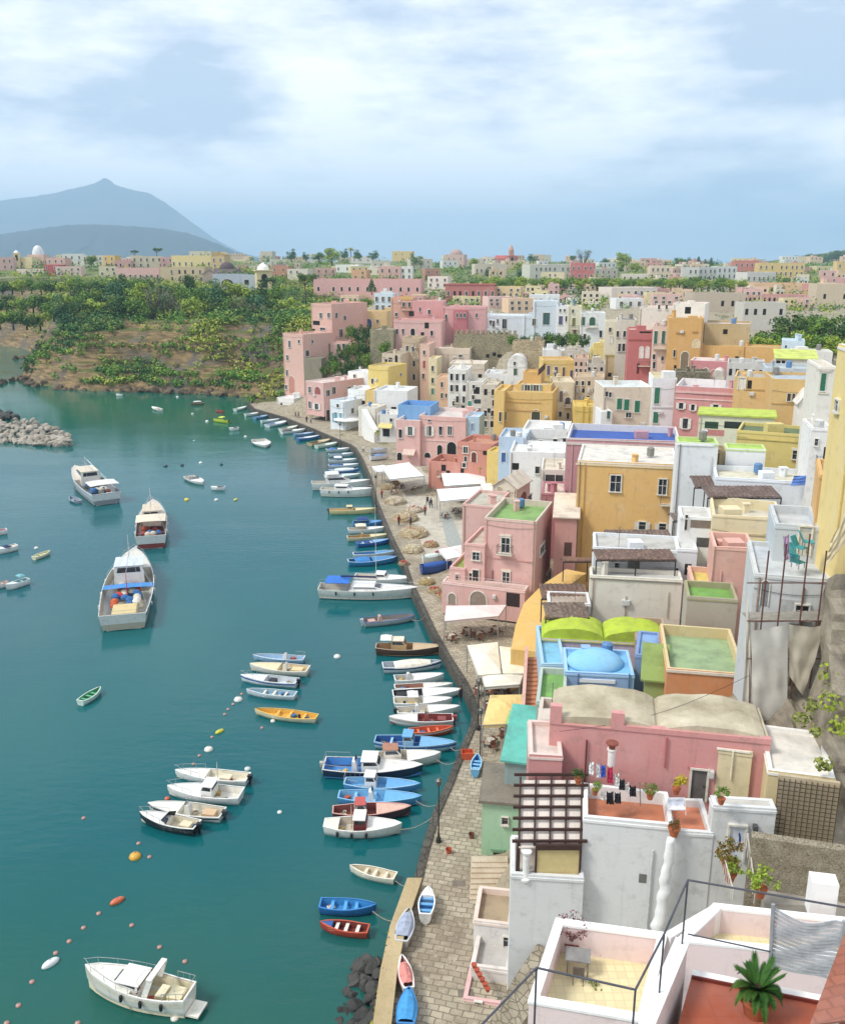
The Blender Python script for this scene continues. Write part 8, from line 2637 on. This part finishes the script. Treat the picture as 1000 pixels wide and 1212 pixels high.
# ================================================================ things on the red terrace of the pink vaulted house
# chimney with a terracotta pot
c0 = U(723, 906, 43.4)
ck = MB()
ck.lathe(c0, [(.2, 0), (.2, .9), (.26, .92), (.26, 1.0)], 10)
cc = ck.build('chimney', plaster('#efe6e0'), hn.T)
ck = MB()
ck.lathe(c0 + V((0, 0, 1.0)), [(.16, 0), (.2, .25), (.34, .3), (.34, .36), (.1, .4)], 10)
ck.build('chimney_cap', plain('#8a4a3a', .8), cc)
a, b_ = U(697, 900, 42.6), U(757, 931, 42.2)
mb = MB()
mb.path([a.lerp(b_, t / 8) - V((0, 0, .12 * math.sin(PI * t / 8))) for t in range(9)], .012, 4)
mb.tube(U(697, 940, 42.6), U(697, 893, 42.6), .03, 5)
mb.tube(U(758, 955, 42.2), U(757, 926, 42.2), .03, 5)
tag(mb.build('washing_line', plain('#8a8078', .7)), 'washing line on two thin poles over the terracotta terrace', 'washing line')
GC = [('#f2f2f0', 700, 902, 5, 16, 'white towel at the high end of the washing line'), ('#3f63c4', 714, 905, 5, 16, 'royal blue cloth on the washing line'), ('#e8e8ea', 708, 904, 4, 18, 'pale striped towel next to the royal blue cloth'), ('#c8345c', 722, 908, 6, 20, 'crimson shirt on the washing line'),
 ('#f0f0ec', 730, 916, 5, 16, 'white shirt beside the crimson shirt'), ('#2a2a2e', 736, 922, 6, 14, 'black trousers beside the white shirt'), ('#e9e6e0', 742, 926, 4, 12, 'small white cloth between two black garments'), ('#26262a', 749, 930, 7, 14, 'black shirt at the low end of the washing line'),
 ('#26262a', 722, 937, 8, 16, 'black dress on the lower rail of the terrace'), ('#2b2b2f', 731, 938, 7, 14, 'black cloth beside the black dress'), ('#e8e4dc', 714, 936, 5, 12, 'cream cloth left of the black dress')]
for i, (col, px, py, w_, h_, lab) in enumerate(GC):
 o = sheet(lab, [(px - w_ / 2, py), (px + w_ / 2, py), (px + w_ / 2 + .5, py + h_), (px - w_ / 2 - .5, py + h_ - 1)], 42.3 + .02 * i, col, i, 'laundry')
 o['category'] = 'laundry'
def pot(label, px, py, Y, r, kind, hgt, wide=1.0, col='#b5653f', z=None):
 p = U(px, py, Y)
 T = thing('potted_plant', label, 'potted plant', p)
 mb = MB()
 mb.lathe(p, [(r * .62, 0), (r * .95, r * 1.5), (r * 1.08, r * 1.52), (r * 1.08, r * 1.75), (r * .9, r * 1.75), (r * .86, r * 1.6)], 14)
 mb.build('pot', plain(col, .8), T)
 q = p + V((0, 0, r * 1.6))
 mb = MB()
 rr_ = random.Random(int(px))
 for i in range(14):
  leafball(mb, q + V((rr_.uniform(-.5, .5) * hgt * wide, rr_.uniform(-.5, .5) * hgt * wide, hgt * rr_.uniform(.25, .85))), hgt * .24, 26, hgt * .08, rr_)
 mb.build('leaves', kind, T)
 return T
YF = foliage('#b8a42c', '#d8c440', .7)
pot('yellow leaved plant in a terracotta pot by the grey door of the pink vaulted house', 800, 940, 42.4, .22, YF, .85)
pot('dark green plant in a pot under the washing line', 769, 946, 42.0, .22, FG, .6)
pot('dark potted shrub on the left of the terracotta terrace', 684, 928, 42.8, .2, FD, .55)
pot('small potted plant beside the chimney of the pink vaulted house', 704, 941, 42.0, .18, FG, .5)
T = thing('garden_swing_seat', 'white framed garden seat on the corner of the terracotta terrace', 'seat', U(800, 962, 41.6), local=True)
T.scale = (.62,) * 3
mb = MB()
mb.box((-.7, -.3, .4), (1.4, 0, 0), (0, .6, 0), (0, 0, .08))
mb.build('seat', plain('#e9e9ee', .7), T)
mb = MB()
mb.box((-.7, .3, .45), (1.4, 0, 0), (0, .08, 0), (0, .15, .6))
mb.build('backrest', plain('#dfe3ee', .7), T)
mb = MB()
for sx_ in (-.72, .72):
 mb.path([(sx_, -.4, 0), (sx_, .3, 1.2), (sx_, .45, 0)], .03, 5)
mb.tube((-.72, .3, 1.2), (.72, .3, 1.2), .03, 5)
mb.build('frame', plain('#efeeea', .5), T)
pot('large terracotta pot with red plant at the end of the terracotta terrace', 797, 990, 40.4, .3, foliage('#8a5a34', '#6a7a34', .6), .5)
pot('tall orange brown plant by the white door of the stair wall', 860, 1030, 38.6, .3, foliage('#a8783c', '#7f8a3c', .6), 1.1)
pot('leafy green plant lower on the white stair wall', 863, 1044, 38.2, .3, FL, .8)
pot('spreading yellow green shrub in the courtyard corner', 899, 1062, 36.4, .3, FL, 1.1, 1.3)
pot('green creeper pot on the ledge above the white stair wall', 853, 952, 40.0, .2, FG, .6, 1.2)
# stair rails by the white wall
T = thing('stair_rail', 'white slatted stair rail going down between the two plants', 'railing', U(880, 1060, 38))
for k in range(2):
 mb = MB()
 a, b_ = U(856 + k * 27, 1034 - k * 30, 38.1), U(866 + k * 26, 1070, 37.4)
 mb.path([a + V((0, 0, .8)), b_ + V((0, 0, .8))], .04, 5)
 for i in range(7):
  q = a.lerp(b_, i / 6)
  mb.tube(q, q + V((0, 0, .8)), .025, 4)
 mb.build('rail', plain('#e6e0d2', .7), T)
orn = MB()
fc = (V((0, 0, 0)), V((1, 0, 0)), V((0, -1, 0)), 1)
q0 = U(873, 996, 39.9)
for sg, c_ in ((1, 0), (-1, 1)):
 pts_ = []
 for i in range(13):
  t = -1.2 + 2.4 * i / 12
  pts_.append((q0.x + .16 * math.cos(t), q0.z + .5 * math.sin(t)))
 for i in range(13):
  t = 1.2 - 2.4 * i / 12
  pts_.append((q0.x - .02 + .09 * math.cos(t), q0.z + .44 * math.sin(t)))
 break
orn.poly([V((x, q0.y, z)) for x, z in pts_])
orn.poly([V((x, q0.y + .04, z)) for x, z in pts_[::-1]])
tag(orn.build('wall_ornament', plain('#2f55a4', .4)), 'blue crescent shaped ornament on the white door of the stair wall', 'ornament')
# cottage details at the bottom of the quay
for i in range(6):
 p = U(561 + i * 3.2, 1146 + i * 5.6, 43.6 - i * .25)
 mb = MB()
 mb.lathe(p, [(.1, 0), (.15, .2), (.17, .21), (.17, .26), (.13, .24)], 9)
 tag(mb.build('clay_pot', plain('#b5553c', .8)), 'small red clay pot in the row along the little walled yard', 'pot', 'row of red clay pots')
ribbon('grey flagstone ramp running down beside the pale pink cottage', 'flagstone_ramp', 'ramp', 'paving', [U(652, 1126, 40.5), U(625, 1165, 39), U(592, 1222, 38)], 1.7, stone('#b3a893', '#8a7f6a', 2.2), 5)
ribbon('white outside stair slanting down to the round white parasol', 'outdoor_stair', 'stair', 'stair_flight', [U(431, 484, 211.4), U(446, 511, 206)], 1.4, plaster('#f0eee8'), 6)
ribbon('yellow outside stair under the narrow yellow stair house', 'outdoor_stair', 'stair', 'stair_flight', [U(436, 482, 216), U(441, 504, 210)], 1.2, plaster('#e8c66c'), 6)
ribbon('cream outside stair beside the small cream chapel', 'outdoor_stair', 'stair', 'stair_flight', [U(575, 572, 132), U(588, 606, 122)], 1.6, plaster('#ece4d0'), 6)
T = thing('utility_cable', 'slack black cable strung between the pink vaulted house and the scaffolding', 'cable', U(700, 880, 45))
mb = MB()
a, b_ = U(662, 866, 45.0), U(886, 800, 48.8)
mb.path([a.lerp(b_, t / 12) - V((0, 0, .7 * math.sin(PI * t / 12))) for t in range(13)], .012, 4)
mb.build('wire', plain('#2a2a2a', .6), T)
# ================================================================ the terraces below the viewer
PP = '#efd6d2'
def parapet_terrace(label, quad, zc, zf, wallc, floor_mat, down=12, open_edges=()):
 """quad: pixels (back left, back right, front right, front left) of the coping's outer edge at height zc."""
 q = [G(x, y, zc) for x, y in quad]
 ctr = (q[0] + q[1] + q[2] + q[3]) / 4
 T = thing('terrace_house', label, 'house', (ctr.x, ctr.y, zf))
 th = .26
 def inset(pts, d):
  out_ = []
  n = len(pts)
  for i in range(n):
   a, b_, c_ = pts[i - 1], pts[i], pts[(i + 1) % n]
   e1, e2 = (b_ - a).to_2d().normalized(), (c_ - b_).to_2d().normalized()
   n1, n2 = V((e1.y, -e1.x)), V((e2.y, -e2.x))
   m_ = (n1 + n2)
   k = d / max(.3, (1 + n1.dot(n2)))
   out_.append(V((b_.x + m_.x * k, b_.y + m_.y * k, b_.z)))
  return out_
 ins = inset(q, th)
 cen = sum(ins, V()) / 4
 if (ins[0] - ctr).length > (q[0] - ctr).length:
  ins = inset(q, -th)
 wb_, cb_, fb_ = MB(), MB(), MB()
 D = V((0, 0, 1))
 for i in range(4):
  j = (i + 1) % 4
  if i in open_edges:
   continue
  wb_.poly([q[i] - D * down, q[j] - D * down, q[j], q[i]])
  wb_.poly([ins[j] - D * (zc - zf), ins[i] - D * (zc - zf), ins[i], ins[j]])
  a, b_ = q[i], q[j]
  u = .05
  o2 = [a + (a - ctr).to_2d().normalized().to_3d() * u, b_ + (b_ - ctr).to_2d().normalized().to_3d() * u]
  i2 = [ins[i] - (ins[i] - ctr).to_2d().normalized().to_3d() * u, ins[j] - (ins[j] - ctr).to_2d().normalized().to_3d() * u]
  r0 = [o2[0], o2[1], i2[1], i2[0]]
  cb_.loft([[p + D * .002 for p in r0], [p + D * .10 for p in r0]], caps=True)
 fb_.poly([p - D * (zc - zf) for p in ins][::-1])
 wb_.build('wall', plaster(wallc, .9, .8), T)
 cb_.build('coping', plaster('#f6f4f0', .92, .6), T)
 fb_.build('floor', floor_mat, T)
 return T, q, ins
YT = tiles('#efe0b0', .9, 3.0, 3.0, 'xy', .8, 0)
T1, q1, in1 = parapet_terrace('pale pink terrace house with a yellow tiled floor and white coping', ((658.5, 1090), (789, 1107.5), (764, 1212), (625.5, 1188)), 18.3, 17.15, PP, YT)
ang = math.atan2((q1[1] - q1[0]).y, (q1[1] - q1[0]).x)
T2, q2, in2 = parapet_terrace('pale pink upper terrace house with a white pillar beside the yellow tiled terrace', ((846, 1072), (1030, 1092), (1030, 1140), (800, 1116)), 18.3, 17.3, PP, YT)
fb = MB()
p = G(972, 1064, 18.3)
fb.cbox(p + V((0, 0, -.6)), .95, .7, 1.5, 0, ang)
fb.build('pillar', plaster('#f3efe9', .92, .6), T2)
# coping that joins the two terraces
mb = MB()
a, b_ = G(786, 1108, 18.3), G(846, 1073, 18.3)
e = (b_ - a).normalized()
n = V((e.y, -e.x, 0)) * .3
mb.loft([[a - V((0, 0, 9)), a + V((0, 0, .13)), a + n + V((0, 0, .13)), a + n - V((0, 0, 9))], [b_ - V((0, 0, 9)), b_ + V((0, 0, .13)), b_ + n + V((0, 0, .13)), b_ + n - V((0, 0, 9))]], caps=True)
mb.build('link_wall', plaster('#f3ebe6', .92, .6), T2)
# table, chairs and plants on the tiled terrace
tb = G(683, 1150, 17.15)
T = thing('garden_table', 'grey wooden table with folding legs on the yellow tiled terrace', 'table', tb, rz=ang, local=True)
GW = plain('#8d8a86', .8)
mb = MB()
mb.box((-.45, -.35, .68), (.9, 0, 0), (0, .7, 0), (0, 0, .05))
mb.build('tabletop', GW, T)
for sx_ in (-.38, .34):
 for sy_ in (-.3, .26):
  mb = MB()
  mb.box((sx_, sy_, 0), (.05, 0, 0), (0, .05, 0), (0, 0, .68))
  mb.build('leg', GW, T)
cp_ = G(684, 1163, 17.15)
T = thing('folding_chair', 'dark folding chair pushed to the grey wooden table', 'chair', cp_, rz=ang, local=True)
mb = MB()
mb.box((-.2, -.2, .42), (.4, 0, 0), (0, .4, 0), (0, 0, .03))
mb.build('seat', plain('#6a625a', .8), T)
mb = MB()
mb.box((-.2, -.24, .5), (.4, 0, 0), (0, .03, 0), (0, -.06, .38))
mb.build('backrest', plain('#6a625a', .8), T)
for sx_ in (-.19, .16):
 for s2 in (1, -1):
  mb = MB()
  mb.tube((sx_ + .015, -.18 * s2, 0), (sx_ + .015, .18 * s2, .44), .014, 5)
  mb.build('leg', plain('#54504a', .6), T)
pb_ = G(676, 1128, 17.15)
T = thing('potted_plant', 'bare reddish bougainvillea in a pot at the corner of the yellow tiled terrace', 'potted plant', pb_)
mb = MB()
mb.lathe(pb_, [(.16, 0), (.24, .35), (.27, .36), (.27, .42), (.22, .4)], 12)
mb.build('pot', plain('#8f4f3c', .8), T)
mb = MB()
lf = MB()
for i in range(14):
 a = rnd.uniform(0, 6.3)
 t1 = pb_ + V((.16 * math.cos(a), .16 * math.sin(a), .9))
 t2 = t1 + V((.3 * math.cos(a), .3 * math.sin(a), rnd.uniform(.1, .5)))
 mb.path([pb_ + V((0, 0, .35)), t1, t2], .012, 4)
 leafball(lf, t2, .2, 9, .05, rnd)
 leafball(lf, t1, .2, 7, .05, rnd)
mb.build('stems', plain('#5a3a30', .9), T)
lf.build('leaves', foliage('#8a4a50', '#a8606a', .6), T)
wd = MB()
for px, py, n_ in ((728, 1131, 14), (750, 1133, 16), (786, 1134, 70), (794, 1131, 50), (779, 1138, 30), (700, 1166, 12), (707, 1168, 10), (712, 1129, 8)):
 leafball(wd, G(px, py, 17.2), .2, n_, .07, rnd, .8)
tag(wd.build('weed_tufts', foliage('#6a8a34', '#93a044', .6)), 'green weeds sprouting along the edge of the yellow tiled terrace', 'weeds')
# ---------------------------------------------------------------- red terrace right below the viewer
zr = 31.0
rt_ = [G(x, y, zr) for x, y in ((818, 1158), (972, 1189), (1100, 1215), (1100, 1330), (770, 1330))]
T = thing('red_terrace', 'terracotta floored balcony with white kerb right below the viewer', 'balcony', rt_[0])
mb = MB()
mb.slab([(p.x, p.y) for p in rt_[::-1]], zr - 1.2, zr)
mb.build('floor', tiles('#b85f42', .8, 2.5, 2.5, 'xy', .88, 0), T)
kb = MB()
def beam(mb, a, b_, wdt, h0, h1):
 e = (b_ - a).to_2d().normalized()
 n = V((-e.y, e.x, 0)) * wdt
 mb.loft([[a + V((0, 0, h0)), a + V((0, 0, h1)), a + n + V((0, 0, h1)), a + n + V((0, 0, h0))], [b_ + V((0, 0, h0)), b_ + V((0, 0, h1)), b_ + n + V((0, 0, h1)), b_ + n + V((0, 0, h0))]], caps=True)
beam(kb, rt_[0], rt_[2], .14, -1.3, .05)
kb.build('kerb', plaster('#f1ece6', .92, .7), T)
sk = MB()
beam(sk, rt_[0] + V((0, -.03, 0)), rt_[2] + V((0, -.03, 0)), .03, .001, .06)
sk.build('skirting', plain('#7a3428', .7), T)
cL = [G(814, 1117, 31.6), G(774, 1212, 31.6), G(742, 1330, 31.6)]
wl = MB()
cpg = MB()
for a, b_ in zip(cL[:-1], cL[1:]):
 beam(wl, b_, a, .16, -3.5, -.02)
 beam(cpg, b_ + V((.03, 0, 0)), a + V((.03, 0, 0)), .22, -.018, .03)
wl.build('side_wall', plaster('#eadcd4', .9, .9), T)
cpg.build('coping', plaster('#f7f5f1', .92, .6), T)
# ---------------------------------------------------------------- iron railing
IR = plain('#62646c', .45, .7, metal=.3)
T = thing('iron_railing', 'thin dark iron railing running round the terracotta floored balcony', 'railing', cL[0])
zt = 32.65
tops = [G(560, 1224, zt), G(635, 1146, zt), G(752, 1172, zt), G(786, 1106, zt), G(814, 1042, 32.8), G(1010, 1076, 32.8)]
mb = MB()
mb.path(tops, .016, 8)
mb.build('top_rail', IR, T)
mb = MB()
mb.path([G(814, 1106, 31.75), G(912, 1127, 31.75)], .012, 8)
mb.build('lower_rail', IR, T)
for (px, py), (qx, qy), zq in (((635, 1146), (635, 1240), 0), ((752, 1172), (751, 1260), 0), ((786, 1106), (789, 1178), 0), ((814, 1042), (816, 1130), 0)):
 a = G(px, py, zt if px != 814 else 32.8)
 b_ = U(qx, qy, a.y)
 mb = MB()
 pts_ = [a, V((a.x, a.y, b_.z))]
 mb.path(pts_, .015, 8)
 if px > 760:
  e = V((a.x, a.y, b_.z))
  mb.path([e + V((.05 * math.sin(t * PI / 4), 0, -.05 + .05 * math.cos(t * PI / 4))) for t in range(7)], .016, 6)
 mb.build('post', IR, T)
# ---------------------------------------------------------------- cycad in a pot
pc = G(893, 1201, zr)
T = thing('potted_cycad', 'green cycad palm in a terracotta pot on the red balcony floor', 'potted plant', pc)
mb = MB()
mb.lathe(pc, [(.15, 0), (.22, .26), (.25, .27), (.25, .34), (.2, .34), (.19, .28)], 22)
mb.build('pot', plain('#a8623f', .8), T, smooth=False)
mb = MB()
mb.lathe(pc + V((0, 0, .26)), [(.18, 0), (.13, .1), (.1, .2), (.05, .26)], 14)
mb.build('stump', stone('#5a4634', '#3a2e24', 8, .7), T)
mb = MB()
for i in range(34):
 a = i * 2.399
 lift = 1 - (i / 34)
 ln = .35 + .11 * rnd.random()
 a += rnd.uniform(-.25, .25)
 up = .7 + .75 * (i / 34) + rnd.uniform(-.15, .15)
 pr = None
 for s in range(23):
  t = s / 22
  q = pc + V((math.cos(a) * ln * math.sin(t * 1.25) * (1.05 - .35 * i / 34), math.sin(a) * ln * math.sin(t * 1.25) * (1.05 - .35 * i / 34), .42 + ln * up * t - .5 * t * t * (1.0 - .7 * i / 34)))
  if pr is not None:
   mb.tube(pr, q, .007, 3, cap=False)
   d = (q - pr).normalized()
   sd_ = d.cross(V((0, 0, 1))).normalized()
   wd_ = .06 * math.sin(PI * min(.97, t * .92 + .07)) ** .7 + .015
   for sg in (-1, 1):
    tip_ = q + sd_ * sg * wd_ + d * .07 + V((0, 0, .02))
    mb.poly([q - d * .016, q + d * .008, tip_])
    tip2 = pr.lerp(q, .5) + sd_ * sg * wd_ + d * .07 + V((0, 0, .02))
    m_ = pr.lerp(q, .5)
    mb.poly([m_ - d * .016, m_ + d * .008, tip2])
  pr = q
mb.build('fronds', foliage('#2f5a26', '#4f7f34', .7), T)
# ---------------------------------------------------------------- white slatted screen
qs = [U(914, 1073, 12.35), U(998, 1092, 12.1), U(990, 1162, 12.1), U(912, 1147, 12.35)]
T = thing('slatted_screen', 'weathered white slatted screen with a sagging top beside the red balcony', 'screen', qs[3])
mb = MB()
nsl = 15
for i in range(nsl):
 t0, t1_ = i / nsl, (i + .78) / nsl
 for k in range(10):
  u0, u1 = k / 10, (k + 1) / 10
  sag = lambda u, t: V((0, .012 * math.sin(9 * u + i), -.16 * math.sin(PI * min(1, u * 1.1)) * (1 - t)))
  P = lambda u, t: qs[0].lerp(qs[3], t).lerp(qs[1].lerp(qs[2], t), u) + sag(u, t)
  mb.poly([P(u0, t1_), P(u1, t1_), P(u1, t0), P(u0, t0)])
  o_ = V((0, .02, 0))
  mb.poly([P(u0, t0) + o_, P(u1, t0) + o_, P(u1, t1_) + o_, P(u0, t1_) + o_])
  mb.poly([P(u0, t0), P(u1, t0), P(u1, t0) + o_, P(u0, t0) + o_])
mb.build('slats', plain('#c9cdd0', .7, .85, var=.12, scale=5), T)
mb = MB()
for a, b_ in ((qs[0], qs[3]), (qs[1], qs[2])):
 mb.tube(a + V((0, -.02, .05)), b_ + V((0, -.02, -.3)), .03, 6)
mb.build('frame', plain('#a9adb0', .5), T)
# brick tiled eave at the corner
e0, e1 = G(1003, 1098, 32.4), G(958, 1216, 32.4)
T = thing('tiled_eave', 'corner of a brick red tiled roof at the edge of the photo', 'roof', e1)
mb = MB()
d_ = V((1.4, -.2, .45))
nn_ = 16
for i in range(nn_):
 a, b_ = e1.lerp(e0, i / nn_), e1.lerp(e0, (i + .92) / nn_)
 mb.loft([[a, a + V((0, 0, .03)), b_ + V((0, 0, .055)), b_ + V((0, 0, .02))], [a + d_, a + d_ + V((0, 0, .03)), b_ + d_ + V((0, 0, .055)), b_ + d_ + V((0, 0, .02))]], caps=True)
mb.build('tiles', tiles('#ad6a54', .8, 5, 5, 'xy', .7), T)
mb = MB()
beam(mb, e1 - V((0, 0, .02)), e0 - V((0, 0, .02)), -.12, -3, -.01)
mb.build('wall', plaster('#d9cdc2'), T)
# ================================================================ people on the far quay
def person_mesh(pose, seed):
 bm = bmesh.new()
 st = .16 if pose == 'walk' else .05
 pts = [(0, 0, .95), (0, 0, 1.2), (0, 0, 1.42), (0, 0, 1.52), (0, .02, 1.66), (0, .01, 1.76),
  (.1, 0, .9), (.11, st, .48), (.11, st * 1.2, .06), (.11, st * 1.2 + .14, .03), (-.1, 0, .9), (-.11, -st, .48), (-.11, -st * 1.8, .06), (-.11, -st * 1.8 + .14, .03),
  (.19, 0, 1.40), (.26, -st * .6, 1.13), (.27, .05, .88), (.27, .07, .78), (-.19, 0, 1.40), (-.26, st * .6, 1.13), (-.27, .1, .88), (-.27, .12, .78)]
 ed = [(0, 1), (1, 2), (2, 3), (3, 4), (4, 5), (0, 6), (6, 7), (7, 8), (8, 9), (0, 10), (10, 11), (11, 12), (12, 13), (2, 14), (14, 15), (15, 16), (16, 17), (2, 18), (18, 19), (19, 20), (20, 21)]
 rad = [.15, .13, .15, .055, .1, .075, .09, .065, .045, .04, .09, .065, .045, .04, .065, .045, .035, .03, .065, .045, .035, .03]
 me = bpy.data.meshes.new('person')
 me.from_pydata(pts, ed, [])
 o = bpy.data.objects.new('person_tmp', me)
 COL.objects.link(o)
 md = o.modifiers.new('skin', 'SKIN')
 for i, v in enumerate(me.skin_vertices[0].data):
  v.radius = (rad[i] * (1.1 if i < 3 else 1), rad[i] * (.75 if i < 3 else 1))
  v.use_root = i == 0
 o.modifiers.new('sub', 'SUBSURF').levels = 1
 dg = bpy.context.evaluated_depsgraph_get()
 ev = bpy.data.meshes.new_from_object(o.evaluated_get(dg))
 bpy.data.objects.remove(o)
 return ev
def clothing(ev, zlo, zhi, xmax, grow):
 bm = bmesh.new()
 bm.from_mesh(ev)
 kill = [f for f in bm.faces if not (zlo < f.calc_center_median().z < zhi and abs(f.calc_center_median().x) < xmax)]
 bmesh.ops.delete(bm, geom=kill, context='FACES')
 bm.normal_update()
 for v in bm.verts:
  v.co += v.normal * grow
 me = bpy.data.meshes.new('clothing')
 bm.to_mesh(me)
 bm.free()
 return me
SKIN = plain('#c99a7c', .6)
PM = {p: person_mesh(p, 1) for p in ('walk', 'stand')}
for p in PM.values():
 p.materials.clear()
 p.materials.append(SKIN)
PC = {p: (clothing(PM[p], .86, 1.47, .5, .018), clothing(PM[p], .08, .96, .24, .022), clothing(PM[p], 1.66, 1.95, .5, .02)) for p in PM}
def person(px, py, pose, rz, top, trou, hair, label):
 p = G(px, py, ZQ + .006)
 body = bpy.data.objects.new('person', PM[pose])
 COL.objects.link(body)
 body.location = p
 body.rotation_euler = (0, 0, rz)
 tag(body, label, 'person', 'people on the waterfront')
 for nm, me, col in zip(('shirt', 'trousers', 'hair'), PC[pose], (top, trou, hair)):
  m2 = me.copy()
  m2.materials.clear()
  m2.materials.append(plain(col, .8))
  o = bpy.data.objects.new(nm, m2)
  COL.objects.link(o)
  o.parent = body
PL = [(350, 494, 'walk', 2.0, '#2c2c34', '#26262c', '#2a2018', 'person in black walking in front of the pink oculus house'), (353.5, 494.5, 'walk', 2.2, '#3a3034', '#2c2c30', '#2a2018', 'person in dark clothes beside the walker in black'),
 (363, 500, 'stand', .4, '#54504c', '#2e3038', '#3a2a20', 'person in grey standing near the far quay edge'), (368, 501, 'walk', 1.2, '#c9c4bc', '#34343c', '#2c2018', 'person in a pale shirt on the far quay'),
 (506, 598, 'walk', 2.4, '#2b3040', '#26282e', '#241c16', 'person in navy crossing the waterfront square'), (510, 601, 'walk', 2.6, '#3a3c40', '#2a2a2e', '#241c16', 'person in dark grey crossing the square behind the one in navy'),
 (503, 610, 'stand', .3, '#a84a44', '#3a3a40', '#2a1e18', 'person in a red top beside the net heaps'), (455, 560, 'stand', 1.2, '#3b4a66', '#2a2c30', '#2c2018', 'person in a blue top beside the white marquee'),
 (472, 622, 'stand', 4.0, '#8a3a34', '#2e2e34', '#241a14', 'person in dark red working by the brown beige net heap'), (486, 622, 'stand', 5.0, '#2f3c5c', '#2b2b30', '#241a14', 'person in navy working on the big round net heap'),
 (430, 536, 'walk', 2.2, '#e6e2da', '#4a5468', '#2a1e18', 'person in a white shirt near the bend of the quay'), (452, 590, 'stand', 1.0, '#c9584c', '#3a4250', '#3a2a20', 'person in a coral top beside the pale net heap'),
 (545, 832, 'stand', 1.0, '#3c3f46', '#2c2c30', '#241a14', 'person in charcoal beside the yellow awning'), (534, 762, 'stand', .5, '#4a4038', '#2c2c30', '#241a14', 'person in brown sitting place by the cream awnings')]
for a in PL[:-1]:
 person(*a)
